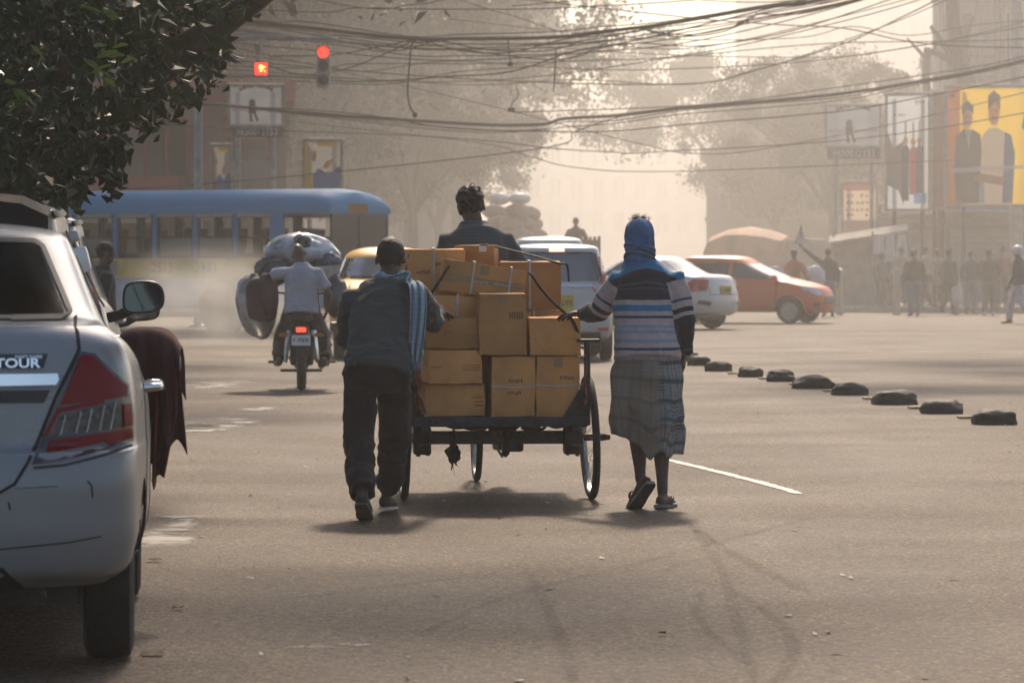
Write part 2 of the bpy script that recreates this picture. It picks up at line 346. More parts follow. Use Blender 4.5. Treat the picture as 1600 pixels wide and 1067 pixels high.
# loose leaves and chips
DRY = mat('dry_leaf', (.05, .032, .018), .8, ns=30, na=.5); CHIP = mat('pale_chip', (.45, .40, .33), .8)
mb = MB()
for k in range(150):
    y = random.uniform(12.6, 40); x = random.uniform(-2.0, 3.2) * y / 20; s = random.uniform(.008, .022); a = random.uniform(0, PI)
    mb.cur = 0 if random.random() < .75 else 1
    mb.add([(x + s * math.cos(a + q) * (1.6 if j % 2 else .7), y + s * 1.5 * math.sin(a + q) * (1.6 if j % 2 else .7), .006 + .006 * (j == 1)) for j, q in enumerate((0, 1.5, 3.1, 4.7))], [(0, 1, 2, 3)])
tag(mb.obj('litter', [DRY, CHIP]), kind='stuff')
for i, (px, py, s, lb) in enumerate([(240, 878, .05, 'dry curled twig leaf on the road beside the white car'), (278, 953, .035, 'dark dry leaf on the road near the car tyre'), (1035, 993, .022, 'small dark stone on the open road in front'),
                                     (390, 907, .03, 'pale dry leaf lying on the road left of the cart shadow'), (238, 1024, .06, 'dark flattened scrap beside the rear tyre')]):
    Y = GY(py); mb = MB(); X = (px - 800) / FPX * Y
    vs = [(s * math.cos(a) * (1 if k % 2 else .55), s * .9 * math.sin(a) * (1 if k % 2 else .55), .006 + random.uniform(0, .012)) for k, a in enumerate(np.linspace(0, 2 * PI, 9)[:-1])]
    mb.add(vs, [tuple(range(8))]); o = mb.obj('dry_leaf' if 'leaf' in lb else 'stone' if 'stone' in lb else 'paper_scrap', DRY if i != 3 else CHIP); o.location = (X, Y, .002); tag(o, lb, 'leaf' if 'leaf' in lb else 'stone' if 'stone' in lb else 'scrap')

# ---- row of tarred stones dividing the carriageway
STONE = mat('tarred_stone', (.026, .024, .022), .7, ns=9, na=.6, bump=.8, bs=35, spec=.5)
YEL = mat('faded_yellow_paint', (.5, .38, .14), .7, ns=12, na=.4)
rowpx = [(1555, 663, 76), (1472, 646, 74), (1398, 632, 76), (1328, 617, 58), (1270, 607, 70), (1220, 596, 48), (1173, 589, 42), (1123, 580, 46), (1092, 571, 40), (1078, 565, 30)]
ords = ['rightmost, nearest', 'second', 'third', 'fourth', 'fifth', 'sixth', 'seventh', 'eighth', 'ninth', 'tenth and farthest']
for i, (px, py, wp) in enumerate(rowpx):
    Y = GY(py); X = (px - 800) / FPX * Y; wd = wp / FPX * Y
    bm = bmesh.new(); bmesh.ops.create_icosphere(bm, subdivisions=4, radius=1)
    a = np.array([v.co[:] for v in bm.verts]); sh = np.sign(a) * np.abs(a) ** np.array([.8, .85, .95])
    c = sh * np.array([wd / 2 * .97, .15, .105]); c += a * (vnoise(a, 1.6, i * 7)[:, None] * np.array([.03, .03, .025]) + vnoise(a, 4, i * 7)[:, None] * .012); c[:, 2] = np.maximum(c[:, 2] + .03, -.02)
    for v, q in zip(bm.verts, c): v.co = q
    me = bpy.data.meshes.new('divider_stone'); bm.to_mesh(me); bm.free()
    o = mesh_obj('divider_stone', me, STONE, None, True); o.location = (X, Y, 0)
    tag(o, f'black tarred stone of the road divider, {ords[i]} from the right of the row', 'divider stone', 'tarred stones dividing the road')
for i in range(1, 8):
    a, b = rowpx[i - 1], rowpx[i]; py = (a[1] * .42 + b[1] * .58); px = a[0] * .42 + b[0] * .58; Y = GY(py + 1); wd = (14 + 12 * (8 - i) / 8) / FPX * Y
    mb = MB(); mb.box(((px - 800) / FPX * Y, Y, .014), (wd * .8, .09, .022), (0, 0, .3), .006)
    tag(mb.obj('painted_block', YEL), f'flat yellow painted block between the divider stones, {ords[i-1].split(",")[0]} from the right', 'kerb block', 'yellow blocks between divider stones')

# ================================================================== haze
hz = MB(); hz.box((0, 320, 12.5), (640, 800, 27)); 
hm = bpy.data.materials.new('hazy_air'); hm.use_nodes = True; t = hm.node_tree; t.nodes.remove(t.nodes['Principled BSDF'])
pv = t.nodes.new('ShaderNodeVolumePrincipled'); pv.inputs['Color'].default_value = (.95, .915, .86, 1); pv.inputs['Density'].default_value = HAZE_D; pv.inputs['Anisotropy'].default_value = .55
t.links.new(pv.outputs[0], t.nodes['Material Output'].inputs['Volume'])
tag(hz.obj('haze', hm), kind='stuff')
# smog volume added over junction and far street, set right to imitate lit air
sb = MB(); sb.ell((0, 0, 0), (1, 1, 1), 48, 30); sm_ = hm.copy(); sm_.name = 'added_smog'; sm_.node_tree.nodes['Principled Volume'].inputs['Density'].default_value = BANK_D; sm_.node_tree.nodes['Principled Volume'].inputs['Color'].default_value = (.95, .905, .84, 1)
so_ = sb.obj('smoke', sm_); so_.location = (27, 262, 0); so_.scale = (62, 204, 23); tag(so_, kind='stuff')

# ================================================================== trees
BARK = mat('dusty_bark', (.06, .047, .036), .9, ns=6, na=.5, bump=1.0, bs=18)
def leaf_mat(name, col, rand=.0, tl=.3):
    m = mat(name, col, .5, ns=1.5, na=.45, spec=.35, rand=rand); t = m.node_tree; b = t.nodes['Principled BSDF']; out = t.nodes['Material Output']
    tr = t.nodes.new('ShaderNodeBsdfTranslucent'); tr.inputs[0].default_value = (col[0] * 1.5, col[1] * 1.5, col[2] * .7, 1); mx = t.nodes.new('ShaderNodeMixShader'); mx.inputs[0].default_value = tl
    t.links.new(b.outputs[0], mx.inputs[1]); t.links.new(tr.outputs[0], mx.inputs[2]); t.links.new(mx.outputs[0], out.inputs[0]); return m
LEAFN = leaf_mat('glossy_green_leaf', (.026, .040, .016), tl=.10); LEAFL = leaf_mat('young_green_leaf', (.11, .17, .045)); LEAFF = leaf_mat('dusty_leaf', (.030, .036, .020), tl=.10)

def leaf_cloud(pos, size, rng, m, name, flat=.0, jag=True):
    """numpy: one bent leaf (two quads) per position"""
    n = len(pos); d = rng.normal(size=(n, 3)); d[:, 2] -= .6 * flat; d /= np.linalg.norm(d, axis=1)[:, None]
    u = rng.normal(size=(n, 3)); u -= d * (u * d).sum(1)[:, None]; u /= np.linalg.norm(u, axis=1)[:, None]; nn = np.cross(d, u)
    L = (size * rng.uniform(.6, 1.3, n))[:, None]; W = L * .28
    p0 = pos - d * L * .5; p3 = pos + d * L * .5; mid = pos + nn * L * .06; a = pos - d * L * .08 + u * W + nn * L * .14; b = pos - d * L * .08 - u * W + nn * L * .14
    vs = np.stack([p0, a, p3, b, ], 1).reshape(-1, 3); k = np.arange(n)[:, None] * 4
    fs = np.concatenate([k + [0, 1, 2], k + [0, 2, 3]]); me = bpy.data.meshes.new(name); me.from_pydata(vs.tolist(), [], fs.tolist()); me.materials.append(m); return me

def limbs(seed, h, spread, nl, r0):
    rng = random.Random(seed); mb = MB(); tips = []; fork = h * .38
    tr = [V(0, 0, -.2), V(rng.uniform(-.1, .1), 0, fork * .5), V(rng.uniform(-.2, .2), rng.uniform(-.2, .2), fork)]
    mb.tube(spline(tr, 5), [r0 * (1.15 - .4 * i / 10) for i in range(11)], 10)
    for k in range(nl):
        a = 2 * PI * (k + rng.uniform(-.3, .3)) / nl; el = rng.uniform(.5, 1.2); ln = h * rng.uniform(.4, .62)
        e = tr[-1] + V(math.cos(a) * math.cos(el), math.sin(a) * math.cos(el), math.sin(el)) * ln
        midp = tr[-1].lerp(e, .5) + V(rng.uniform(-.4, .4), rng.uniform(-.4, .4), rng.uniform(.1, .6)); pts = spline([tr[-1] - V(0, 0, .3), midp, e], 5)
        mb.tube(pts, [r0 * .62 * (1 - .8 * i / 10) for i in range(11)], 7); tips.append(e)
        for q in range(3):
            p = pts[4 + 2 * q]; e2 = p + V(rng.uniform(-1, 1), rng.uniform(-1, 1), rng.uniform(.1, .9)).normalized() * ln * .5
            mb.tube([p, p.lerp(e2, .5) + V(0, 0, .15), e2], [r0 * .2, r0 * .13, r0 * .04], 5); tips.append(e2)
    return mb, tips
def crown_mesh(seed, tips, h, n, size, sd):
    rng = np.random.default_rng(seed); c = np.array([t[:] for t in tips]); extra = c[rng.integers(0, len(c), len(c) * 2)] + rng.normal(0, sd * 1.1, (len(c) * 2, 3)); c = np.concatenate([c, extra])
    wgt = rng.uniform(.3, 1.6, len(c)); idx = rng.choice(len(c), n, p=wgt / wgt.sum()); pos = c[idx] + rng.normal(0, 1, (n, 3)) * (sd * rng.uniform(.16, .55, len(c)))[idx][:, None] * np.array([1, 1, .7])
    return leaf_cloud(pos, size, rng, LEAFF, 'crown')
PROTO = []
for s, h, nl, n in ((1, 13, 6, 32000), (2, 11, 5, 26000), (3, 15, 7, 36000)):
    mb, tips = limbs(s, h, 4, nl, .34); PROTO.append((mb.mesh('trunk'), crown_mesh(s, tips, h, n, .27, 1.35)))
    PROTO[-1][0].materials.append(BARK)
def tree(px, Y, k, sc, rz, label, group):
    o = thing('street_tree', label, 'tree', ((px - 800) / FPX * Y, Y, 0), rz, group); o.scale = (sc, sc, sc)
    mesh_obj('trunk', PROTO[k][0], None, o, True); mesh_obj('crown', PROTO[k][1], None, o); return o
TG = 'hazy trees along the far street'
for a in TREES: tree(*a, TG)

for i, (x, y, k, sc, rz) in enumerate(SHADE):          # unseen trees added outside the picture; their high crowns shade this end
    o = thing('added_shade_tree', ['tall avenue tree on the left pavement near the cart', 'tall avenue tree on the right side near the cart', 'second tall avenue tree along the left pavement', 'second tall avenue tree on the right side', 'avenue tree on the left at the junction', 'nearest tall avenue tree on the right side', 'avenue tree just beyond the bus on the left'][i], 'tree', (x, y, 0), rz, 'avenue trees lining the street'); o.scale = (sc, sc, sc)
    mesh_obj('trunk', PROTO[k][0], None, o, True); mesh_obj('crown', PROTO[k][1], None, o)

# ---- near tree whose boughs hang over the parked cars
tr = thing('leafy_tree', 'dark large-leaved tree overhanging the parked cars on the left', 'tree', (-5.3, 25.0, .13))
L0 = Vector(tr.location)
def near_limb(pts, r0, r1, name='branch'):
    pp = spline([Vector(p) - L0 for p in pts], 7); mb = MB(); n = len(pp)
    mb.tube(pp, [r0 + (r1 - r0) * i / (n - 1) for i in range(n)], 9); return mb.obj(name, BARK, tr, True)
near_limb([(-5.3, 25, -.1), (-5.25, 25, 1.2), (-5.0, 24.9, 2.3)], .24, .19, 'trunk')
near_limb([(-5.02, 24.9, 2.2), P(60, 210, 24.4), P(190, 150, 24.2), P(285, 80, 24), P(350, 35, 24), P(430, -25, 24), P(560, -140, 24.4)], .15, .055)
near_limb([(-5.0, 24.9, 2.3), (-4.4, 23.5, 3.4), (-3.2, 21.5, 4.2), (-1.6, 20.0, 4.8)], .14, .03)
near_limb([(-5.0, 24.9, 2.3), (-4.9, 24.0, 4.6), (-4.4, 22.0, 7.0), (-4.0, 20.5, 9.6)], .16, .04)
near_limb([(-4.6, 23.0, 5.6), (-4.2, 20.0, 7.2), (-3.6, 17.0, 8.4)], .10, .03)
near_limb([(-4.8, 23.6, 5.2), (-3.2, 22.4, 7.2), (-2.0, 21.6, 8.6)], .08, .02)
near_limb([(-5.02, 24.9, 2.25), (-4.3, 23, 2.8), P(30, 140, 20), P(110, 60, 19.5)], .1, .02)
near_limb([P(60, 180, 23), P(95, 260, 22.8), P(104, 335, 22.8)], .022, .01)
near_limb([P(120, 180, 24), P(160, 240, 24), P(175, 315, 24)], .014, .004)
near_limb([P(285, 80, 24), P(320, 110, 23.8), P(325, 150, 23.6)], .012, .004)
rng = np.random.default_rng(11); pos = []
def fill(poly, Y0, Y1, n, sd=.06):
    xs = [p[0] for p in poly]; ys = [p[1] for p in poly]; out = 0
    while out < n:
        x, y = rng.uniform(min(xs), max(xs)), rng.uniform(min(ys), max(ys)); inside = False
        for i in range(len(poly)):
            (x1, y1), (x2, y2) = poly[i], poly[i - 1]
            if (y1 > y) != (y2 > y) and x < (x2 - x1) * (y - y1) / (y2 - y1) + x1: inside = not inside
        if not inside: continue
        Y = rng.uniform(Y0, Y1); c = np.array(P(x, y, Y)); k = rng.integers(3, 9)
        for q in rng.normal(0, sd, (k, 3)): pos.append(c + q)
        out += 1
fill([(-160, -160), (250, -160), (290, 20), (260, 110), (215, 170), (180, 215), (150, 250), (120, 300), (60, 310), (-160, 315)], 20.5, 26.5, 760)
fill([(-160, -160), (200, -160), (210, 60), (150, 170), (90, 230), (-160, 290)], 18.5, 21, 330)
fill([(-60, 200), (120, 200), (125, 322), (40, 318), (-60, 310)], 22, 25.5, 170, .05)
fill([(150, 215), (190, 205), (185, 300), (168, 325), (155, 290)], 23, 24.5, 22, .035)
fill([(190, 150), (300, 130), (318, 148), (250, 190), (200, 205)], 23, 25, 40, .05)
fill([(290, 60), (350, 70), (352, 115), (310, 128), (296, 100)], 23, 24.6, 30, .045)
fill([(250, -40), (420, -60), (400, 5), (330, 30), (280, 60)], 23, 25, 70, .06)
fill([(-900, -700), (420, -700), (380, -150), (-200, -100), (-900, 200)], 19, 28, 520, .12)
for k in range(2600):                                 # unseen high crown, added to shade the parked cars
    d_ = rng.normal(size=3); d_ /= np.linalg.norm(d_); c = np.array([-4.0, 20.5, 8.6]) + d_ * rng.uniform(.2, 1) ** .6 * np.array([3.4, 4.6, 3.0])
    for q in rng.normal(0, .16, (7, 3)): pos.append(c + q)
for k in range(1900):
    d_ = rng.normal(size=3); d_ /= np.linalg.norm(d_); c = np.array([-3.6, 16.6, 8.2]) + d_ * rng.uniform(.2, 1) ** .6 * np.array([3.0, 4.2, 2.4])
    for q in rng.normal(0, .16, (7, 3)): pos.append(c + q)
for cc, rr3, nn3 in (((-2.3, 20.4, 7.3), (1.5, 1.8, 1.1), 900), ((-2.2, 17.4, 5.4), (1.2, 1.5, .8), 600)):  # dense unseen leaf clumps added to keep sun glint off the sedan's window
    for k in range(nn3):
        d_ = rng.normal(size=3); d_ /= np.linalg.norm(d_); c = np.array(cc) + d_ * rng.uniform(.0, 1) ** .45 * np.array(rr3)
        for q in rng.normal(0, .14, (7, 3)): pos.append(c + q)
pos = np.array(pos) - np.array(L0)
# the nearest, clearest leaves are parts of their own
bm = bmesh.new()
prof = [(0, 0), (.18, .12), (.42, .2), (.65, .165), (.85, .075), (1.0, 0)]
up = [bm.verts.new((w_, l, .05 * math.sin(l * 3) + .05)) for l, w_ in prof]; lo = [bm.verts.new((-w_, l, .05 * math.sin(l * 3) + .05)) for l, w_ in prof[1:-1]]; md = [bm.verts.new((0, l, .05 * math.sin(l * 3) - .02)) for l, w_ in prof[1:-1]]
bm.faces.new([up[0], up[1], md[0]]); bm.faces.new([up[0], md[0], lo[0]])
for k in range(3): bm.faces.new([up[k + 1], up[k + 2], md[k + 1], md[k]]); bm.faces.new([md[k], md[k + 1], lo[k + 1], lo[k]])
bm.faces.new([up[4], up[5], md[3]]); bm.faces.new([md[3], up[5], lo[3]])
lm = bpy.data.meshes.new('leaf'); bm.to_mesh(lm); bm.free(); lm.materials.append(LEAFN)
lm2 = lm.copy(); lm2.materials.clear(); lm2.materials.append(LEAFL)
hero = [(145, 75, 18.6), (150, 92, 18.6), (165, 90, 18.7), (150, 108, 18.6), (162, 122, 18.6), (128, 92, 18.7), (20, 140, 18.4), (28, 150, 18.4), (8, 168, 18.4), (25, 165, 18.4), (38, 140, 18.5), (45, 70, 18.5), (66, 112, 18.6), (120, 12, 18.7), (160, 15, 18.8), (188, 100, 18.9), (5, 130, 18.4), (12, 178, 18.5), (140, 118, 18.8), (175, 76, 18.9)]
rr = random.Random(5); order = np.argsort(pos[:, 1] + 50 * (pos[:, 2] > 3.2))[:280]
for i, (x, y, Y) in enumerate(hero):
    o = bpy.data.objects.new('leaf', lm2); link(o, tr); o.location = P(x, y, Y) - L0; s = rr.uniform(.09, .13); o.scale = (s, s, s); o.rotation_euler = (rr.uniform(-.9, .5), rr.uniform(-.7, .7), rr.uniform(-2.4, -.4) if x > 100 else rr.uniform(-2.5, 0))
for k in order:
    o = bpy.data.objects.new('leaf', lm); link(o, tr); o.location = pos[k]; s = rr.uniform(.08, .13); o.scale = (s, s, s); o.rotation_euler = (rr.uniform(-1.4, .4), rr.uniform(-1, 1), rr.uniform(0, 6.3))
keep = np.ones(len(pos), bool); keep[order] = False
me = leaf_cloud(pos[keep], np.where(pos[keep][:, 2] > 3.6, .20, .105), rng, LEAFN, 'foliage', .6); tag(mesh_obj('foliage', me, None, tr), kind='stuff')

# ---- bare trunk behind the right hoardings
bt = thing('bare_tree', 'bare lopped tree trunk rising behind the right hoardings', 'tree', ((1482 - 800) / FPX * 118, 118, 0))
mb = MB(); q = [V(1.0, 0, 0), V(.75, 0, 5.6), V(.35, 0, 7.6), V(.1, 0, 9.4), V(.0, 0, 13)]
mb.tube(spline(q, 5), [.42 - .3 * i / 20 for i in range(21)], 9); mb.obj('trunk', BARK, bt, True)
for e in ((-.55, 0, 8.6), (.75, .2, 8.9), (-.75, 0, 7.9)):
    mb = MB(); mb.tube([V(.3, 0, 7.4), V(.3 + (e[0] - .3) * .6, 0, 7.6 + (e[2] - 7.6) * .5), V(*e)], [.14, .1, .06], 7); mb.obj('branch', BARK, bt, True)
bt = thing('bare_tree', 'thin bare crooked trunk left of the lopped tree behind the white poster', 'tree', ((1452 - 800) / FPX * 121, 121, 0))
mb = MB(); mb.tube(spline([V(.3, 0, 0), V(.2, 0, 5), V(-.1, 0, 7), V(-.05, 0, 8.1)], 5), [.2 - .1 * i / 15 for i in range(16)], 8); mb.obj('trunk', BARK, bt, True)
for e in ((-.7, 0, 8.4), (.3, 0, 8.5)):
    mb = MB(); mb.tube([V(-.06, 0, 7.7), V(e[0] * .6, 0, 8.1), V(*e)], [.07, .05, .03], 6); mb.obj('branch', BARK, bt, True)

# ================================================================== overhead wires
WIRE = mat('black_cable', (.012, .011, .010), .8, spec=.08)
def utility_pole(x, y, h, label):
    p = thing('utility_pole', label, 'pole', (x, y, 0)); mb = MB(); mb.tube([(0, 0, -.2), (0, 0, h)], [.14, .10], 12); mb.obj('shaft', STEEL if x > 0 else DARKM, p, True)
    for z in (h - .6, h - 1.4):
        mb = MB(); mb.box((0, 0, z), (1.6, .09, .09), None, .01); mb.obj('cross_arm', DARKM, p)
        for k in (-.6, -.2, .2, .6):
            mb = MB(); mb.lathe([(0, 0), (.035, 0), (.05, .03), (.03, .06), (.05, .09), (.02, .14), (0, .14)], 10, 'z', (k, 0, z + .045)); mb.obj('insulator', WHITEP, p, True)
def cable(label, pix, Y, r, group=None, Y2=None, name='overhead_cable'):
    n = len(pix) - 1
    pts = [P(x, y, Y if Y2 is None else Y + (Y2 - Y) * i / n) for i, (x, y) in enumerate(pix)]
    mb = MB(); mb.tube(spline(pts, 6), r * WS, 6); o = mb.obj(name, WIRE, None, True); return tag(o, label, 'cable', group)
YB = 84
WS = 1.5
rw = random.Random(3)
main = [(-900, -150), (-200, -30), (370, 32), (480, 44), (640, 61), (720, 61), (860, 59), (940, 50), (1040, 38), (1180, 14), (1400, -22), (2000, -170), (2600, -330)]
cable('thickest sagging black cable bundle across the top of the street', main, YB, .026)
BG = 'thin cables lashed along the thick bundle'
BT = 'thin black cable sagging around the thick bundle at the top'
def jit(pix, dy, amp): return [(x, y + (dy if 300 < x < 1350 else dy * .3) + rw.uniform(-amp, amp)) for x, y in pix]
for k, dy in enumerate((4, 8, 12, 17, 23, -6)): cable(BT, jit(main, dy, 4), YB + k * .3, .008, BG)
loop = [((400, 95), (470, 117), (540, 108), (600, 85), (650, 62)), ((420, 88), (520, 86), (600, 72), (650, 62)), ((660, 62), (720, 80), (800, 82), (880, 62), (960, 50)), ((690, 64), (760, 78), (850, 80), (900, 68)),
        ((1000, 46), (1070, 55), (1140, 44), (1185, 22), (1260, 8)), ((1010, 48), (1060, 58), (1130, 50), (1180, 26)), ((560, 70), (620, 80), (680, 64)), ((1180, 22), (1250, 22), (1340, 2))]
for i, l in enumerate(loop): cable(f'slack loop of cable under the thick bundle, {["first","second","third","fourth","fifth","sixth","seventh","last"][i]} from the left', l if i not in (6,) else l, YB, .009, 'slack cable loops')
low = [(-700, 10), (-100, 110), (420, 120), (560, 128), (700, 120), (800, 112), (900, 80), (1000, 62), (1300, -10), (1900, -160)]
cable('slack cable hanging below the bundle from the red lights to the top right', low, 88, .011)
mid = [(-600, 60), (300, 160), (700, 192), (840, 195), (880, 186), (960, 181), (1060, 170), (1180, 160), (1320, 146), (1440, 127), (1600, 95), (2100, -30), (2800, -230)]
cable('heavy cable bundle sagging across the street at mid height', mid, 92, .026)
for k, dy in enumerate((5, 10)): cable('thin cable running with the mid height bundle', jit(mid, dy, 3), 93 + k, .008, 'thin cables of the mid height bundle')
for i, pix in enumerate([
    [(-500, -60), (400, 15), (560, 13), (700, 15), (900, 12), (1200, -12), (1700, -90)], [(300, -40), (560, 12), (640, 8), (700, -2), (900, -60)], [(500, -90), (720, 0), (800, 25), (880, 52)],
    [(-600, -40), (300, 60), (480, 78), (700, 95), (950, 80), (1100, 62), (1350, 0), (1800, -140)], [(-500, 60), (400, 105), (560, 100), (760, 100), (920, 95), (1060, 88), (1250, 50), (1500, -20), (2000, -200)],
    [(-300, 90), (520, 122), (740, 133), (900, 125), (1080, 132), (1200, 105), (1330, 60), (1500, -10), (1900, -220)], [(-300, 150), (450, 170), (700, 200), (860, 206), (960, 205), (1100, 192), (1250, 180), (1400, 160), (1900, 60)],
    [(-300, 120), (200, 190), (640, 212), (780, 222), (860, 232), (960, 238), (1020, 238), (1400, 210), (1900, 120)], [(-300, 90), (420, 185), (740, 222), (820, 242), (900, 262), (1060, 268), (1500, 250)],
    [(-300, 300), (200, 296), (820, 236), (900, 205), (980, 180), (1060, 168)], [(-300, 60), (400, 112), (640, 128), (820, 122), (990, 100), (1040, 92), (1300, 68), (1620, 60), (2100, 10)],
    [(300, 60), (700, 150), (900, 200), (1000, 225), (1080, 240), (1200, 232), (1500, 170), (2000, 40)], [(300, -60), (1000, 20), (1200, 38), (1320, 45), (1440, 68), (1620, 75), (2000, 70)], [(200, 80), (700, 122), (1060, 132), (1180, 110), (1320, 68), (1420, 22), (1490, -12), (1800, -160)],
    [(700, 30), (1000, 60), (1240, 60), (1330, 42), (1420, 56), (1520, 40), (1620, 30), (1900, 0)], [(800, 10), (1000, -4), (1200, 4), (1400, -20)], [(-300, 20), (420, 92), (560, 112), (700, 96), (900, 108), (1060, 108), (1300, 92), (1600, 42), (1900, -20)],
    [(700, 60), (1000, 84), (1280, 90), (1400, 78), (1520, 55), (1640, 22), (2000, -90)], [(800, 176), (1100, 164), (1300, 138), (1440, 118), (1560, 98), (1660, 72), (2000, -20)], [(-300, 40), (380, 55), (560, 58), (760, 70), (900, 66), (1080, 76), (1300, 30), (1560, -40)],
    [(640, 66), (860, 94), (940, 75), (1000, 68), (1100, 72), (1240, 48), (1420, -10)], [(420, 124), (600, 132), (720, 112), (860, 100), (960, 62)]]):
    cable('thin hazy cable strung across the street among many others', pix, 86 + (i * 7) % 20, .0085 if i != 13 else .011, 'thin cables crossing the street')
cable('dark cable end dangling from the bundle left of the cart driver', [(652, 62), (643, 72), (640, 100), (637, 140), (640, 165), (648, 178)], YB, .012, name='hanging_cable')
mb = MB(); mb.ell(P(648, 180, YB), (.055, .055, .06), 10, 8); tag(mb.obj('hanging_connector', WIRE, None, True), 'small black connector at the end of the dangling cable', 'connector')
cable('short thin cable dangling with a black joint box above the driver', [(794, 58), (795, 80), (798, 100)], YB, .008, name='hanging_cable')
mb = MB(); mb.box(P(797, 101, YB), (.11, .11, .09), None, .02); tag(mb.obj('joint_box', WIRE), 'small black joint box hanging on a short cable', 'joint box')
cable('thin straight cable hanging down right of the joint box', [(869, 78), (867, 110), (865, 143)], YB, .009, name='hanging_cable')
cable('thin dangling cable ending in a small dark box near the driver', [(806, 135), (810, 150), (800, 162), (799, 170)], 92, .009, name='hanging_cable')
mb = MB(); mb.box(P(799, 172, 92), (.17, .12, .10), None, .015); tag(mb.obj('cable_box', WIRE), 'small dark box on the cable just above the driver, in haze', 'joint box')
utility_pole(-15.0, 86, 9.5, 'metal utility pole out on the left pavement carrying the cables')
utility_pole(24.0, 92, 11, 'steel utility pole on the right carrying the cables')

# ================================================================== signals
def text(body, size, m, parent, loc, rot=(R(90), 0, 0), name='lettering', off=0.0, ext=.004, sx=1.0, align='CENTER'):
    c = bpy.data.curves.new('lettering', 'FONT'); c.body = body; c.size = size; c.align_x = align; c.align_y = 'CENTER'; c.extrude = ext; c.offset = off; c.resolution_u = 3
    tmp = bpy.data.objects.new('tmp', c); COL.objects.link(tmp); me = bpy.data.meshes.new_from_object(tmp.evaluated_get(bpy.context.evaluated_depsgraph_get())); bpy.data.objects.remove(tmp); bpy.data.curves.remove(c); me.materials.clear()
    o = mesh_obj(name, me, m, parent); o.location = loc; o.rotation_euler = rot; o.scale = (sx, 1, 1); return o
GLOWR = mat('lit_red_signal', (1.0, .025, .012), .4, emit=2.6); GLOWO = mat('lit_red_digits', (1.0, .50, .08), .4, emit=4.0); OFFL = mat('unlit_lens', (.03, .03, .02), .2)
GREYP = mat('grey_steel_paint', (.26, .26, .26), .5, .3, ns=5, na=.3)
YS = 80.0
sp = thing('signal_mast', 'grey traffic signal mast at the junction with a long arm over the bus', 'signal mast', (P(310, 0, YS).x, YS, 0))
mb = MB(); mb.tube([(0, 0, -.1), (0, 0, 3.5), (0, 0, 6.3)], [.10, .085, .07], 14); mb.obj('pole', GREYP, sp, True)
mb = MB(); mb.lathe([(0, 0), (.2, 0), (.2, .05), (.12, .08), (0, .08)], 16, 'z'); mb.obj('base_plate', GREYP, sp, True)
mb = MB(); mb.tube([(0, 0, 5.95), (1.3, 0, 6.05), (2.9, 0, 6.0)], [.06, .05, .04], 10); mb.obj('arm', GREYP, sp, True)
def signal(px, py, label, count=False):
    c = P(px, py, YS - .1); s = thing('traffic_light', label, 'traffic light', c)
    if not count:
        mb = MB(); mb.box((0, .12, -.29), (.28, .2, .88), None, .03); mb.obj('housing', mat('haze_toned_housing', (.42, .40, .37), .7), s)  # pale tone puts the haze into the housing colour
        for k in range(3):
            mb = MB(); mb.lathe([(0, -.035), (.06, -.03), (.112, 0), (.112, .03)], 20, 'y', (0, .015, -.29 * k)); mb.obj('lens', GLOWR if k == 0 else OFFL, s, True)
            mb = MB(); mb.rings([[V(.13 * math.cos(a), y, .13 * math.sin(a) - .29 * k) for a in np.linspace(-.3, PI + .3, 14)] for y in (.02, -.16 * 1)], closed=False, cap=False); mb.obj('visor', PLASTB, s)
    else:
        mb = MB(); mb.box((0, .1, 0), (.30, .16, .30), None, .02); mb.obj('housing', PLASTB, s)
        mb = MB(); mb.box((0, .012, 0), (.25, .02, .25), None, .03); mb.obj('display', GLOWR, s)
        text('9', .19, GLOWO, s, (.0, -.004, 0), off=.004); mb = MB(); mb.cyl((.075, -.002, -.05), (.075, -.010, -.05), .012); mb.cyl((.075, -.002, .04), (.075, -.010, .04), .012); mb.obj('display_dot', GLOWO, s)
    mb = MB(); mb.cyl((0, .12, .14), (0, .12, 5.97 - c.z + .04), .025, None, 8); mb.obj('bracket', GREYP, s)
signal(505, 82, 'round red traffic light hanging in the haze, glowing'); signal(408, 108, 'square red countdown display with a yellow digit, lit', True)

# ================================================================== boards
def board(name, label, cat, x0, y0, x1, y1, Y, m, yaw=0.0, legs=True, frame=GREYP, group=None, legm=None, brace=True):
    a, b = P(x0, y1, Y), P(x1, y0, Y); wd, ht = b.x - a.x, b.z - a.z
    t = thing(name, label, cat, ((a.x + b.x) / 2, Y, a.z), yaw, group)
    mb = MB(); mb.add([(-wd / 2, .01, 0), (wd / 2, .01, 0), (wd / 2, .01, ht), (-wd / 2, .01, ht)], [(0, 1, 2, 3)]); mb.obj('panel', m, t)
    for z in (0, ht):
        mb = MB(); mb.box((0, .03, z), (wd + .08, .09, .07), None, .01); mb.obj('frame_rail', frame, t)
    for x in (-wd / 2, wd / 2):
        mb = MB(); mb.box((x, .03, ht / 2), (.07, .088, ht - .07), None, .01); mb.obj('frame_rail', frame, t)
    if legs:
        for x in (-wd * .33, wd * .33):
            mb = MB(); mb.cyl((x, .14, -a.z + .02), (x, .14, ht - .1), .06, None, 10); mb.obj('leg', legm or frame, t, True)
    return t, wd, ht
def flat(t, name, poly, m, lift):
    mb = MB(); mb.add([(x, .004 - .004 * lift, z) for x, z in poly], [tuple(range(len(poly)))]); o = mb.obj(name, m, t)
    if o.data.polygons[0].normal.y > 0: o.data.flip_normals()
    return o
def oval(cx, cz, rx, rz, n=18): return [(cx + rx * math.cos(2 * PI * k / n), cz + rz * math.sin(2 * PI * k / n)) for k in range(n)]
INKD = mat('dark_print', (.05, .05, .06), .6); INKR = mat('red_print', (.45, .05, .04), .6); INKB = mat('blue_print', (.04, .15, .48), .6); INKW = mat('white_print', (.85, .85, .84), .6)
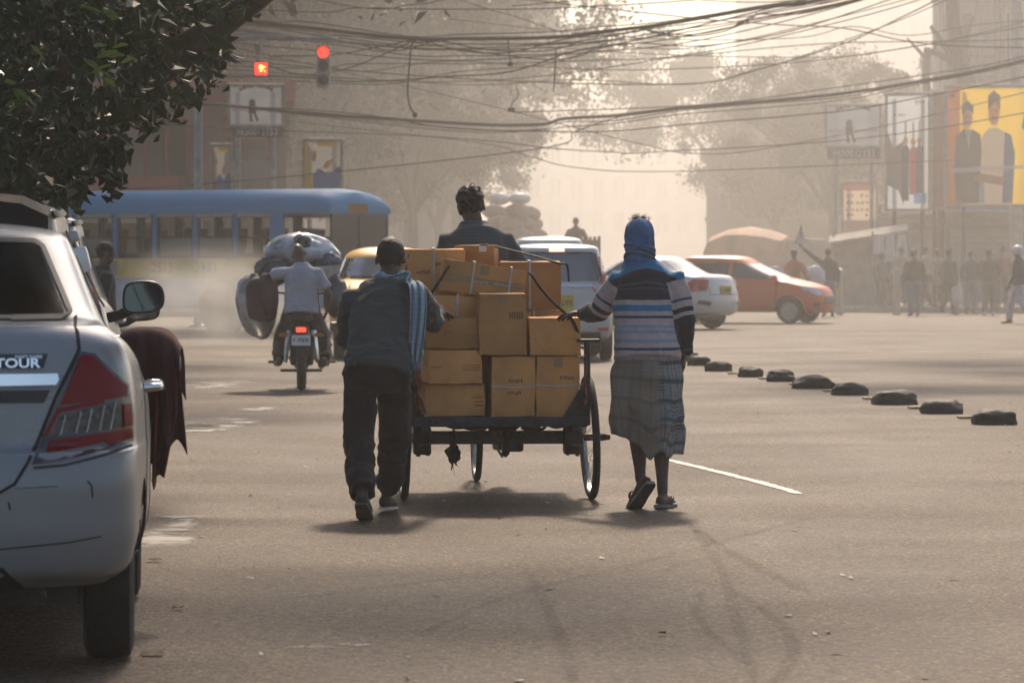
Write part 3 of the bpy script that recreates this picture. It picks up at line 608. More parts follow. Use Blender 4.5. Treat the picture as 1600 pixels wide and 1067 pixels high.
INKO = mat('orange_print', (.55, .22, .04), .6); INKY = mat('yellow_print', (.82, .52, .015), .5, ns=1, na=.08); INKS = mat('skin_tone_print', (.52, .27, .16), .6); INKG = mat('green_print', (.08, .22, .10), .6); INKN = mat('dark_blue_print', (.035, .05, .10), .6)
INKL = mat('light_blue_print', (.25, .50, .78), .6); INKC = mat('cream_print', (.62, .56, .42), .6); INKP = mat('pale_grey_board', (.52, .53, .52), .5, ns=2, na=.12)
def scribble(t, m, x0, x1, z, h, n, seed, lift=2, name='small_print'):
    """a line of lettering too small to read in the photograph"""
    rg = random.Random(seed); mb = MB(); wd = (x1 - x0) / n
    for k in range(n):
        if rg.random() < .12: continue
        cx = x0 + wd * (k + .5); hh = h * rg.uniform(.6, 1)
        for q in range(2): 
            x, z2 = cx + rg.uniform(-.2, .2) * wd, z + rg.uniform(-.2, .2) * h
            if q: mb.add([(x - wd * .34, .004 - .004 * lift, z2 - hh * .12), (x + wd * .34, .004 - .004 * lift, z2 - hh * .12), (x + wd * .34, .004 - .004 * lift, z2 + hh * .12), (x - wd * .34, .004 - .004 * lift, z2 + hh * .12)], [(0, 1, 2, 3)])
            else: mb.add([(x - wd * .14, .0032 - .004 * lift, z - hh / 2), (x + wd * .14, .0032 - .004 * lift, z - hh / 2), (x + wd * .14, .0032 - .004 * lift, z + hh / 2), (x - wd * .14, .0032 - .004 * lift, z + hh / 2)], [(0, 1, 2, 3)])
    o = mb.obj(name, m, t, False, False)
    return o
def backlit(m, k=.5):
    """thin printed flex: sun on its far side shows through"""
    t = m.node_tree; b = t.nodes['Principled BSDF']; out = t.nodes['Material Output']; tr = t.nodes.new('ShaderNodeBsdfTranslucent'); src = b.inputs['Base Color']
    if src.links: t.links.new(src.links[0].from_socket, tr.inputs[0])
    else: tr.inputs[0].default_value = src.default_value
    mx = t.nodes.new('ShaderNodeMixShader'); mx.inputs[0].default_value = k; t.links.new(b.outputs[0], mx.inputs[1]); t.links.new(tr.outputs[0], mx.inputs[2]); t.links.new(mx.outputs[0], out.inputs[0]); return m
for m_ in (INKD, INKR, INKB, INKW, INKO, INKY, INKS, INKG, INKN, INKL, INKC): backlit(m_)
backlit(INKP, .12)
def figure_board(label, x0, y0, x1, y1, Y, strip, yaw):
    t, wd, ht = board('notice_board', label, 'sign', x0, y0, x1, y1, Y, INKP, yaw, group='white boards with a standing figure')
    u = wd / 84
    for k in range(9):                                  # an arched heading
        a = PI * (.72 - .055 * k); x = 34 * u * math.cos(a) * 1.1; z = ht * .58 + 26 * u * math.sin(a)
        if k != 4: flat(t, 'small_print', [(x - 3 * u, z - 2.4 * u), (x + 2.6 * u, z - 2.8 * u), (x + 2.6 * u, z + 2.2 * u), (x - 2 * u, z + 2.6 * u)], INKD if k % 2 else INKR, 1)
    flat(t, 'figure_print', oval(-6 * u, ht * .56, 5 * u, 6 * u), INKD, 1); flat(t, 'figure_print', [(-12 * u, ht * .50), (0, ht * .50), (0, ht * .30), (-12 * u, ht * .30)], INKD, 2)
    flat(t, 'figure_print', [(-10 * u, ht * .30), (-6.5 * u, ht * .30), (-5 * u, ht * .10), (-10 * u, ht * .10)], INKD, 1); flat(t, 'figure_print', [(-4 * u, ht * .30), (0, ht * .30), (5 * u, ht * .13), (1 * u, ht * .10)], INKD, 1)
    scribble(t, INKR, -38 * u, -13 * u, ht * .38, 5 * u, 6, 1); scribble(t, INKR, 2 * u, 38 * u, ht * .39, 5 * u, 9, 2)
    sh = (strip[1] - strip[0]) / FPX * Y; z = -sh * .62
    mb = MB(); mb.box((.02, .03, z), (wd * .98, .05, sh)); mb.obj('number_panel', mat('maroon_strip', (.10, .04, .05), .6), t)
    text('9830012133', sh * .95, INKW, t, (.02, -.003, z), sx=wd * .92 / (sh * 5.6), off=.003)
    return t
figure_board('white board with a standing figure and number strip, left above the bus', 358, 133, 442, 197, 96, (198, 214), R(6))
figure_board('white board with a standing figure and number strip, left of the right hoardings', 1290, 164, 1376, 230, 112, (231, 248), R(-14))
# tall white poster
t, wd, ht = board('poster_board', 'tall white poster with dark and orange figures beside the yellow hoarding', 'hoarding', 1384, 146, 1452, 328, 109, backlit(mat('white_flex', (.60, .63, .66), .4)), R(-16), legm=RUST)
u = wd / 68
flat(t, 'print', [(-34 * u, 40 * u), (-34 * u, 128 * u), (-22 * u, 96 * u), (-6 * u, 108 * u), (-6 * u, 6 * u), (-14 * u, 30 * u)], backlit(mat('grey_print', (.16, .13, .13), .6)), 1)
for x, c, h0, h1 in ((-3, INKN, 14, 104), (9, INKR, 24, 102), (19, INKD, 26, 104)):
    flat(t, 'figure_print', [((x - 6) * u, h0 * u), ((x + 5) * u, h0 * u), ((x + 6) * u, (h1 - 8) * u), (x * u, h1 * u), ((x - 6) * u, (h1 - 10) * u)], c, 2); flat(t, 'figure_print', oval(x * u, (h1 + 4) * u, 4 * u, 6 * u), INKO if x == 9 else INKS, 3)
    flat(t, 'pole_print', [((x - 1) * u, h1 * u), ((x + 1) * u, h1 * u), ((x + 1) * u, (h1 + 36) * u), ((x - 1) * u, (h1 + 34) * u)], INKD, 1)
scribble(t, INKD, -22 * u, -2 * u, 148 * u, 6 * u, 6, 5); scribble(t, INKR, 12 * u, 28 * u, 168 * u, 8 * u, 3, 6); flat(t, 'print', [(10 * u, 10 * u), (30 * u, 10 * u), (30 * u, 26 * u), (10 * u, 26 * u)], INKL, 3)
# brown blank return panel
t, wd, ht = board('side_panel_board', 'blank brown panel between the white poster and the yellow hoarding', 'hoarding', 1456, 143, 1476, 326, 109.5, mat('brown_ply', (.17, .10, .075), .7, ns=3, na=.25), R(-10), legm=RUST)
# yellow hoarding with two men
t, wd, ht = board('yellow_hoarding', 'large yellow hoarding picturing two standing men, far right', 'hoarding', 1478, 134, 1640, 321, 107, INKY, R(-13), legm=RUST)
u = wd / 162; X = lambda px: (px - 1478) * u - wd / 2; Zz = lambda py: (321 - py) * u
def pp(pts): return [(X(a), Zz(b)) for a, b in pts]
flat(t, 'print', pp([(1480, 320), (1500, 320), (1500, 136), (1480, 137)]), INKO, 1)
GREYS = backlit(mat('grey_suit_print', (.07, .085, .12), .6)); SHIRT = backlit(mat('pale_shirt_print', (.74, .74, .72), .6), .3)
flat(t, 'figure_print', pp([(1494, 318), (1530, 318), (1534, 232), (1532, 210), (1520, 202), (1506, 202), (1494, 212), (1491, 262)]), GREYS, 2)
flat(t, 'figure_print', pp([(1490, 275), (1497, 275), (1498, 214), (1490, 232)]), INKL, 1); flat(t, 'figure_print', pp([(1508, 203), (1518, 203), (1514, 232)]), INKW, 3)
flat(t, 'figure_print', oval(X(1512), Zz(185), 8 * u, 15 * u), INKS, 3); flat(t, 'figure_print', pp([(1503, 180), (1503, 165), (1512, 157), (1521, 165), (1521, 178), (1512, 170)]), GREYS, 4)
flat(t, 'figure_print', pp([(1533, 318), (1574, 318), (1580, 250), (1576, 212), (1560, 200), (1546, 200), (1534, 214)]), SHIRT, 3); flat(t, 'figure_print', pp([(1566, 318), (1582, 318), (1586, 240), (1580, 212), (1570, 206)]), INKB, 4)
flat(t, 'figure_print', oval(X(1553), Zz(177), 9 * u, 20 * u), INKS, 4); flat(t, 'figure_print', pp([(1544, 172), (1544, 150), (1553, 141), (1563, 150), (1563, 174), (1556, 158)]), INKD, 5)
flat(t, 'figure_print', pp([(1520, 282), (1566, 290), (1572, 278), (1540, 272), (1524, 270)]), INKS, 5); flat(t, 'figure_print', pp([(1530, 318), (1538, 318), (1537, 282), (1530, 282)]), INKL, 4)
for fx, fz, k in ((1512, 184, .8), (1553, 175, 1.0)):
    for sg in (-1, 1): flat(t, 'face_print', [(X(fx + sg * 3.6 * k) + a * u * k, Zz(fz) + b * u * k) for a, b in ((-2, 1.6), (2, 1.6), (2, 3.2), (-2, 3.2))], INKD, 6)
    flat(t, 'face_print', [(X(fx) + a * u * k, Zz(fz) + b * u * k) for a, b in ((-3, -10), (3, -10), (3.6, -8), (-3.6, -8))], INKD, 6); flat(t, 'face_print', [(X(fx) + a * u * k, Zz(fz) + b * u * k) for a, b in ((-1.2, -5), (1.4, -5), (.5, 1), (-.5, 1))], INKO, 6)
flat(t, 'print', pp([(1486, 270), (1640, 262), (1640, 256), (1486, 263)]), INKW, 6); flat(t, 'print', pp([(1484, 152), (1492, 152), (1492, 145), (1484, 145)]), INKB, 3); flat(t, 'figure_print', pp([(1596, 200), (1612, 214), (1610, 180), (1600, 178)]), INKG, 3)
# pink and cream list poster
t, wd, ht = board('list_poster', 'pink and cream poster of printed lines below the white figure board', 'poster', 1316, 284, 1370, 366, 113, backlit(mat('cream_flex', (.62, .50, .36), .6)), R(-10), legm=RUST)
u = wd / 54; flat(t, 'print', [(-wd / 2, ht), (wd / 2, ht), (wd / 2, ht - 14 * u), (-wd / 2, ht - 14 * u)], backlit(mat('pink_print', (.62, .30, .24), .6)), 1); flat(t, 'print', [(-wd / 2, 0), (wd / 2, 0), (wd / 2, 22 * u), (-wd / 2, 22 * u)], mat('salmon_print', (.6, .36, .26), .6), 1)
for k, z in enumerate((60, 49, 38, 30)): scribble(t, INKD if k % 2 else INKR, -22 * u, 22 * u, z * u, 6 * u, 6, 20 + k)
# left banners above the bus
for x0, y0, x1, y1, lb in ((330, 226, 361, 305, 'narrow orange white and blue banner left above the bus'), (474, 218, 534, 296, 'yellow and white banner with blue shapes above the bus roof')):
    t, wd, ht = board('banner_board', lb, 'banner', x0, y0, x1, y1 , 93, backlit(mat('white_vinyl', (.42, .40, .35), .6), .2), R(5)); u = wd / 60
    flat(t, 'print', [(-wd * .15, ht * .98), (wd * .4, ht * .98), (wd * .4, ht * .86), (-wd * .15, ht * .86)], INKY, 1); flat(t, 'print', [(-wd / 2, 0), (-wd / 2, ht * .95), (-wd * .36, ht * .9), (-wd * .3, ht * .3), (-wd * .2, 0)], INKO if x0 < 400 else INKY, 1)
    flat(t, 'print', [(-wd * .25, 0), (wd / 2, 0), (wd / 2, ht * .5), (wd * .15, ht * .3), (-wd * .1, ht * .42), (-wd * .25, ht * .3)], INKB, 2); flat(t, 'figure_print', oval(-wd * .22, ht * .66, 4 * u, 9 * u), INKS, 3); flat(t, 'print', [(wd * .0, ht * .42), (wd * .15, ht * .42), (wd * .3, ht * .62), (wd * .08, ht * .55)], INKO, 3)

# ================================================================== buildings
def building(name, label, loc, rz, wd, dp, ht, wall, floors, bays, z0=3.2, win=GLASSD, trim=None, roof=True):
    b = thing(name, label, 'building', loc, rz); mb = MB(); mb.box((0, dp / 2, ht / 2), (wd, dp, ht)); mb.obj('wall', wall, b)
    mb = MB(); mb.box((0, dp / 2, ht + .25), (wd + .5, dp + .5, .5)); mb.obj('parapet', trim or wall, b)
    bw = wd / bays; fh = (ht - z0) / max(floors, 1)
    for f in range(floors):
        mb = MB(); mb.box((0, -.12, z0 + f * fh - .1), (wd + .1, .3, .18)); mb.obj('ledge', trim or wall, b)
        for k in range(bays):
            x = -wd / 2 + bw * (k + .5); z = z0 + fh * (f + .52); fr = MB()
            for dx, dz, sx, sz in ((-bw * .27, 0, .09, fh * .62), (bw * .27, 0, .09, fh * .62), (0, fh * .31, bw * .54 + .09, .09), (0, -fh * .31, bw * .6, .12), (0, 0, .06, fh * .6)): fr.box((x + dx, -.03, z + dz), (sx, .10, sz))
            w_ = fr.obj('window', trim or wall, b); g = MB(); g.box((x, -.004, z), (bw * .54, .03, fh * .62)); g.obj('pane', win, w_)
    return b
CREAMW = mat('stained_cream_wall', (.52, .47, .38), .85, ns=.6, na=.3, bump=.3, bs=20); BROWNW = mat('brown_wall', (.14, .10, .08), .85, ns=.7, na=.35); REDW = mat('red_signboard', (.28, .06, .05), .6, ns=.8, na=.25); GREYW = mat('grey_wall', (.17, .165, .15), .85, ns=.5, na=.3)
building('corner_building', 'dark red fronted shop building on the left behind the bus', (-11.2, 101, 0), R(4), 10.5, 8, 5.6, BROWNW, 1, 5, 3.0, trim=mat('dull_red_paint', (.22, .05, .045), .7, ns=1, na=.3))
lb = bpy.data.objects['corner_building']
for x, z, w_, h_, m_, n_ in ((.6, 3.15, 3.6, .9, REDW, 'signboard'), (3.2, 2.55, 1.8, .16, CREAMW, 'awning'), (-1.2, 4.3, 3.0, .7, REDW, 'signboard'), (.2, 2.45, 3.2, .14, CREAMW, 'awning'), (4.2, 3.4, 1.4, 1.2, GREYW, 'signboard')):
    mb = MB(); mb.box((x, -.32, z), (w_, .12 if n_ == 'signboard' else .5, h_), None, .01); mb.obj(n_, m_, lb)
building('far_building', 'hazy brown building behind the tree mass on the left', (-8.2, 196, 0), R(3), 12.5, 12, 9.5, BROWNW, 3, 6)
building('far_building', 'low hazy buildings lost behind the trees on the right', (13.5, 158, 0), R(-6), 11, 10, 5.5, BROWNW, 2, 6)
building('far_building', 'tall pale building standing in the haze above the right hand trees', (29.5, 290, 0), R(-3), 25, 12, 23.5, CREAMW, 6, 10)  # added in front of the sky to tone down its brightness
building('far_building', 'faintest pale building closing the far end of the street', (14, 335, 0), R(0), 26, 12, 15, CREAMW, 4, 14)  # added to cover the glaring sky where the street ends
building('pale_building', 'tall pale building with pipes behind the yellow hoarding', (20.6, 131, 0), R(-12), 12.5, 10, 17, CREAMW, 4, 7, 4.0, trim=mat('pale_trim', (.52, .47, .38), .8))
pb = bpy.data.objects['pale_building']
PIPE = mat('old_drain_pipe', (.22, .19, .16), .6, ns=3, na=.3)
for x in (-5.9, -5.3, -4.6, -4.0, -3.75, -3.3):
    mb = MB(); mb.cyl((x, -.34, .1), (x, -.34, 16.5), .09, None, 10); mb.obj('drain_pipe', PIPE, pb, True)
gr = MB()
for k in range(6): gr.box((-4.55 + .0, -.22, 6.6 + k * .36), (.9, .08, .1))
gr.obj('louvre', PIPE, pb)
sp = thing('street_pole', 'thick grey steel pole rising behind the yellow hoarding at far right', 'pole', (P(1588, 0, 112).x, 112, 0)); mb = MB(); mb.tube([(0, 0, -.1), (0, 0, 6), (0, 0, 12)], [.2, .18, .15], 14); mb.obj('shaft', GREYP, sp, True); mb = MB(); mb.lathe([(0, .14), (.34, .14), (.34, .19), (.22, .24), (0, .24)], 16, 'z'); mb.obj('base_plate', GREYP, sp, True)
# shop row under the hoardings
sr = thing('shop_row', 'low dark roadside shop fronts under the hoardings on the right', 'shops', (18.0, 116.0, 0), R(-12)); CANV = mat('dusty_canvas', (.36, .32, .26), .9, ns=2, na=.3); TIN = mat('corrugated_tin', (.22, .20, .18), .6, .4, ns=3, na=.4)
mb = MB(); mb.box((0, 1.5, 1.55), (15, 3, 3.1)); mb.obj('wall', mat('sooty_wall', (.06, .05, .042), .9, ns=.8, na=.4), sr)
for k in range(6):
    x = -6.2 + k * 2.45
    mb = MB(); mb.box((x, -.03, 1.2), (2.0, .06, 2.3)); sh = mb.obj('shutter', (TIN, mat('green_shutter', (.07, .12, .11), .6, ns=4), TIN, BROWNW, mat('teal_shutter', (.08, .15, .16), .6, ns=4), TIN)[k], sr)
    mb = MB()
    for q in range(12): mb.box((x, -.07, .2 + q * .18), (1.96, .03, .05))
    mb.obj('slat', TIN, sh)
    mb = MB(); mb.box((x, -.75, 2.62 + .1 * (k % 2)), (2.2, 1.5, .05), (R(-14), 0, 0)); mb.obj('awning', (CANV, TIN, CANV, TIN, CANV, TIN)[k], sr)
    mb = MB(); mb.box((x + .2, -.1, 2.86), (1.7, .06, .35)); mb.obj('signboard', (INKC, INKB, INKG, INKC, REDW, INKL)[k], sr)
for k in range(7):
    mb = MB(); mb.cyl((-7.2 + k * 2.4, -1.4, .0), (-7.2 + k * 2.4, -1.4, 2.5), .05, None, 8); mb.obj('post', PIPE, sr, True)
# tarpaulin wall + hanging laundry + awning
tp = thing('tarpaulin_stall', 'grey tarpaulin covered stall left of the pedestrians', 'stall', (P(1352, 0, 106).x, 106, .14), R(-8))
bm = bmesh.new(); bmesh.ops.create_grid(bm, x_segments=24, y_segments=14, size=.5)
me = bpy.data.meshes.new('tarpaulin'); bm.to_mesh(me); bm.free(); c = co_of(me); q = np.stack([c[:, 0] * 1.75, .05 + .07 * vnoise(c, 7, 2) - (c[:, 1] > .42) * .0, (c[:, 1] + .5) * 1.85], 1); set_co(me, q)
mesh_obj('tarpaulin', me, mat('grey_tarpaulin', (.23, .21, .19), .7, ns=3, na=.3), tp, True)
for x in (-.88, .88):
    mb = MB(); mb.cyl((x, .1, -.01), (x, .1, 2.1), .04, None, 8); mb.obj('post', PIPE, tp, True)
mb = MB(); mb.box((.1, -.2, 2.0), (2.2, .9, .04), (R(12), R(-9), 0)); mb.obj('awning', CANV, tp)
CLOTHW = mat('white_washing', (.6, .57, .55), .8, ns=4, na=.15)
ln = thing('washing_line', 'pole line of hanging washing above the tarpaulin stall', 'washing line', (P(1392, 0, 105).x, 105, .14)); mb = MB(); mb.cyl((-.5, 0, 1.95), (.5, 0, 2.0), .02, None, 6); mb.obj('line', PIPE, ln)
for x in (-.5, .5):
    mb = MB(); mb.cyl((x, 0, -.01), (x, 0, 2.05), .03, None, 8); mb.obj('post', PIPE, ln)
for i, (x, wd, ht, lb) in enumerate(((-.32, .26, .55, 'small pale garment hanging left on the washing line'), (-.02, .22, .75, 'long white garment hanging in the middle of the line'), (.3, .25, .6, 'short white garment hanging right on the washing line'))):
    bm = bmesh.new(); bmesh.ops.create_grid(bm, x_segments=6, y_segments=10, size=.5); me = bpy.data.meshes.new('garment'); bm.to_mesh(me); bm.free(); c = co_of(me)
    set_co(me, np.stack([c[:, 0] * wd * (1.1 - .5 * c[:, 1]), .03 * np.sin(c[:, 0] * 14 + i), (c[:, 1] - .5) * ht], 1)); o = mesh_obj('garment', me, CLOTHW, None, True); o.location = (ln.location.x + x, 104.97, .14 + 1.97); tag(o, lb, 'garment')
# blue railing
BLUEP = mat('blue_railing_paint', (.10, .22, .34), .5, ns=4, na=.3)
rl = thing('blue_railing', 'blue painted iron railing along the pavement behind the pedestrians', 'railing', (P(1496, 0, 104).x, 104, .14), R(-14))
for k in range(24):
    mb = MB(); mb.cyl((k * .115, 0, -.0), (k * .115, 0, 1.25), .016 if k % 6 else .04, None, 6); mb.obj('bar', BLUEP, rl)
for z in (.2, 1.12):
    mb = MB(); mb.box((1.32, 0, z), (2.75, .035, .05)); mb.obj('rail', BLUEP, rl)
# bollards
for px, py, lb in ((1312, 492, 'pale striped bollard beside the man waving a flag'), (1401, 492, 'short grey concrete bollard among the pedestrians')):
    Y = GY(py); t = thing('bollard', lb, 'bollard', ((px - 800) / FPX * Y, Y, 0)); mb = MB(); mb.tube([(0, 0, 0), (0, 0, 1.15)], [.1, .085], 12); mb.obj('post', mat('faded_bollard', (.45, .38, .3), .8), t, True); mb = MB(); mb.cyl((0, 0, .55), (0, 0, .75), .1, None, 12); mb.obj('band', YEL, t, True); mb = MB(); mb.ell((0, 0, 1.15), (.09, .09, .05), 10, 6); mb.obj('cap', CHROME if px < 1350 else KERB, t, True)

# ================================================================== cars
def pchip(x, y, xq):
    x = np.asarray(x, float); y = np.asarray(y, float); h = np.diff(x); d = np.diff(y) / h; n = len(x); mm = np.zeros(n)
    for i in range(1, n - 1):
        if d[i - 1] * d[i] > 0:
            w1, w2 = 2 * h[i] + h[i - 1], h[i] + 2 * h[i - 1]; mm[i] = (w1 + w2) / (w1 / d[i - 1] + w2 / d[i])
    mm[0], mm[-1] = d[0], d[-1]; k = np.clip(np.searchsorted(x, xq) - 1, 0, n - 2); t = (xq - x[k]) / h[k]
    return (y[k] * (2 * t**3 - 3 * t**2 + 1) + h[k] * mm[k] * (t**3 - 2 * t**2 + t) + y[k + 1] * (-2 * t**3 + 3 * t**2) + h[k] * mm[k + 1] * (t**3 - t**2))

def car_shell(levels, nr=90, nv=120, ends=(.42, .55), pw=2.7):
    """levels from sill to roof: (rear y, rear z, front y, front z, half width). Horizontal outlines lofted upward; local +y is forward."""
    L = np.array(levels, float); x = np.arange(len(L)); xq = np.linspace(0, len(L) - 1, nv); yr, zr, yf, zf, w = [pchip(x, L[:, k], xq) for k in range(5)]
    a = np.linspace(0, PI / 2, nr // 3); rows = []
    for i in range(nv):
        ln = yf[i] - yr[i]; er = min(ends[0], ln * .45) * (min(1, w[i] / .5)); ef = min(ends[1], ln * .45) * (min(1, w[i] / .5))
        sx = np.sin(a) ** (2 / pw); cxx = 1 - np.cos(a) ** (2 / pw)
        X = np.concatenate([w[i] * sx, np.full(nr // 3, w[i]), (w[i] * sx)[::-1]]); s = np.linspace(0, 1, nr // 3 + 2)[1:-1]
        Y = np.concatenate([yr[i] + er * cxx, yr[i] + er + (ln - er - ef) * s, (yf[i] - ef * cxx)[::-1]])
        u = (Y - yr[i]) / max(ln, 1e-6); X = X * (1 - .05 * (2 * u - 1) ** 4 - .015 * (2 * u - 1) ** 2)
        rows.append(np.stack([X, Y, zr[i] + (zf[i] - zr[i]) * (3 * u * u - 2 * u ** 3)], 1))
    rows = np.array(rows); left = rows[:, ::-1].copy(); left[:, :, 0] *= -1
    return np.concatenate([rows, left[:, 1:-1]], 1)               # closed ring per level

class Car:
    def __init__(s, name, label, cat, loc, rz, levels, paint, wheels, group=None, wr=.29, ww=.17, ends=(.42, .55), pw=2.7, track=None, under=DARKM, spokes=8, rimm=STEEL):
        s.o = thing(name, label, cat, loc, rz, group); G = car_shell(levels, ends=ends, pw=pw); nv, n = G.shape[:2]; vs = G.reshape(-1, 3)
        idx = np.arange(nv * n).reshape(nv, n); q = np.stack([idx[:-1], np.roll(idx[:-1], -1, 1), np.roll(idx[1:], -1, 1), idx[1:]], 2).reshape(-1, 4)
        s.bvh = BVHTree.FromPolygons(vs.tolist(), q.tolist())
        # wheel arches are real openings
        vs = vs.copy(); ar = wr * 1.16
        for wy in wheels:
            d = np.hypot(vs[:, 1] - wy, vs[:, 2] - wr); side = (np.abs(vs[:, 0]) > .45)
            near = side & (d > ar * .9) & (d < ar * 1.1); f = (ar / d[near]); vs[near, 1] = wy + (vs[near, 1] - wy) * f; vs[near, 2] = wr + (vs[near, 2] - wr) * f
        c = vs[q].mean(1); keep = np.ones(len(q), bool)
        for wy in wheels: keep &= ~((np.hypot(c[:, 1] - wy, c[:, 2] - wr) < ar * .985) & (np.abs(c[:, 0]) > .45))
        me = bpy.data.meshes.new('body'); me.from_pydata(vs.tolist(), [], q[keep].tolist()); bm = bmesh.new(); bm.from_mesh(me); bmesh.ops.remove_doubles(bm, verts=bm.verts[:], dist=1e-4)
        bmesh.ops.delete(bm, geom=[v for v in bm.verts if not v.link_faces], context='VERTS'); bmesh.ops.recalc_face_normals(bm, faces=bm.faces[:]); bm.to_mesh(me); bm.free()
        s.body = mesh_obj('body', me, paint, s.o, True); s.paint = paint
        hw = max(l[4] for l in levels); tr = track or hw - ww / 2 - .02; z0 = levels[0][1]
        mb = MB(); mb.box((0, (levels[0][0] + levels[0][2]) / 2, z0 + .03), (hw * 1.5, (levels[0][2] - levels[0][0]) * .92, .08)); mb.obj('underbody', under, s.o)
        for wy in wheels:
            mb = MB(); mb.box((0, wy, wr * 1.18 + z0 * .3), (2 * tr - ww * 1.1, ar * 1.9, wr * 1.5)); mb.obj('wheel_well', PLASTB, s.o)
            for sd in (1, -1):
                s.wheel(sd * tr, wy, wr, ww, sd, spokes, rimm)
    def wheel(s, x, y, r, w, sd, spokes=8, rimm=STEEL, steer=0):
        e = bpy.data.objects.new('wheel', None); link(e, s.o); e.location = (x, y, r); e.rotation_euler = (0, 0, steer)
        mb = MB(); h = w / 2; mb.lathe([(r * .66, -h * .8), (r * .85, -h), (r * .965, -h * .86), (r * .995, -h * .5), (r, 0), (r * .995, h * .5), (r * .965, h * .86), (r * .85, h), (r * .66, h * .8)], 36); mb.obj('tyre', BLACK, e, True)
        mb = MB(); mb.lathe([(.0, sd * h * .35), (r * .16, sd * h * .42), (r * .2, sd * h * .3), (r * .56, sd * h * .18), (r * .6, sd * h * .7), (r * .68, sd * h * .86)], 30); mb.lathe([(r * .62, -h * .8), (r * .6, sd * h * .7)], 30); mb.obj('rim', rimm, e, True)
        mb = MB()
        for k in range(spokes):
            a = 2 * PI * k / spokes; mb.box((sd * h * .42, r * .38 * math.cos(a), r * .38 * math.sin(a)), (h * .35, r * .44, r * .11), (a, 0, 0), .006)
        mb.obj('spokes', rimm, e); return e
    def project(s, poly, dirn, off=.004, cell=.05, skirt=.012):
        """conform a 2D outline to the shell, standing slightly proud with a real edge"""
        axis = {'rear': (0, 2), 'front': (0, 2), 'right': (1, 2), 'left': (1, 2), 'top': (0, 1)}[dirn]
        bnd = []
        for i, p in enumerate(poly):
            q = poly[(i + 1) % len(poly)]; n = max(1, int(math.dist(p, q) / cell))
            bnd += [(p[0] + (q[0] - p[0]) * k / n, p[1] + (q[1] - p[1]) * k / n) for k in range(n)]
        xs = [p[0] for p in bnd]; ys = [p[1] for p in bnd]; inner = []
        def inside(x, y):
            r = False
            for i in range(len(bnd)):
                (x1, y1), (x2, y2) = bnd[i], bnd[i - 1]
                if (y1 > y) != (y2 > y) and x < (x2 - x1) * (y - y1) / (y2 - y1) + x1: r = not r
            return r
        gx = np.arange(min(xs) + cell / 2, max(xs), cell); gy = np.arange(min(ys) + cell / 2, max(ys), cell)
        for x in gx:
            for y in gy:
                if inside(x, y) and min((x - b[0]) ** 2 + (y - b[1]) ** 2 for b in bnd) > (cell * .45) ** 2: inner.append((float(x), float(y)))
        pts = [Vector(p) for p in bnd + inner]; nb = len(bnd)
        v2, _, f2, *_ = delaunay_2d_cdt(pts, [], [list(range(nb))], 1, 1e-6)
        o3 = []; d = {'rear': V(0, 1, 0), 'front': V(0, -1, 0), 'right': V(-1, 0, 0), 'left': V(1, 0, 0), 'top': V(0, 0, -1)}[dirn]
        for p in v2:
            src = V(0, 0, 0); src[axis[0]] = p[0]; src[axis[1]] = p[1]; src -= d * 8
            h, nn, *_r = s.bvh.ray_cast(src, d)
            if h is None:
                h, nn, *_r = s.bvh.find_nearest(src + d * 7.2); nn = -d
            if nn.dot(d) > 0: nn = -nn
            o3.append((h, nn))
        bm = bmesh.new(); tv = [bm.verts.new(h + nn * off) for h, nn in o3]
        for f in f2:
            try: bm.faces.new([tv[i] for i in f])
            except ValueError: pass
        edges = [e for e in bm.edges if len(e.link_faces) == 1]
        bvv = {v for e in edges for v in e.verts}; im = {v: i for i, v in enumerate(tv)}; low = {v: bm.verts.new(o3[im[v]][0] - o3[im[v]][1] * (skirt - off)) for v in bvv}
        for e in edges: a, b = e.verts; bm.faces.new([a, b, low[b], low[a]])
        bmesh.ops.recalc_face_normals(bm, faces=bm.faces[:]); me = bpy.data.meshes.new('panel'); bm.to_mesh(me); bm.free(); return me
    def patch(s, name, poly, dirn, m, off=.004, parent=None, cell=.05, both=False, smooth=True):
        out = []
        for k in ((0, 1) if both else (0,)):
            pl = poly; dn = dirn
            if k: 
                if dirn in ('rear', 'front', 'top'): pl = [(-x, y) for x, y in poly]
                else: dn = 'left' if dirn == 'right' else 'right'
            me = s.project(pl, dn, off, cell); o = mesh_obj(name, me, m, parent or s.o, smooth); 
            try: me.set_sharp_from_angle(angle=R(50))
            except Exception: pass
            out.append(o)
        return out[0]
    def line(s, name, pts, dirn, m, wd=.008, off=.003, both=False):
        n = len(pts); pol = []
        l, r = [], []
        for i, p in enumerate(pts):
            a, b = Vector(pts[max(i - 1, 0)]), Vector(pts[min(i + 1, n - 1)]); t = (b - a).normalized(); q = Vector((-t.y, t.x)) * wd / 2
            l.append(tuple(Vector(p) + q)); r.append(tuple(Vector(p) - q))
        return s.patch(name, l + r[::-1], dirn, m, max(off, .003), None, .022, both)
    def mirror(s, x, y, z, m, glassm=GLASSD, sc=1.0, side=1, tilt=.12):
        e = bpy.data.objects.new('door_mirror', None); link(e, s.o); e.location = (x, y, z); e.scale = (sc, sc, sc); e.rotation_euler = (0, 0, -tilt * side)
        mb = MB(); pr0 = [(-.115, -.05), (-.108, .05), (-.06, .086), (.05, .09), (.105, .055), (.118, -.02), (.09, -.072), (.0, -.09), (-.085, -.088)]; pr = [(p.x, p.y) for p in spline([V(*q, 0) for q in pr0[-2:] + pr0 + pr0[:2]], 4)][8:8 + 36]
        mb.rings([[V(px * k * side, yy, pz * k) for px, pz in pr] for yy, k in ((0, .97), (.008, 1.0), (.06, .93), (.10, .7), (.115, .35))]); mb.obj('housing', m, e, True)
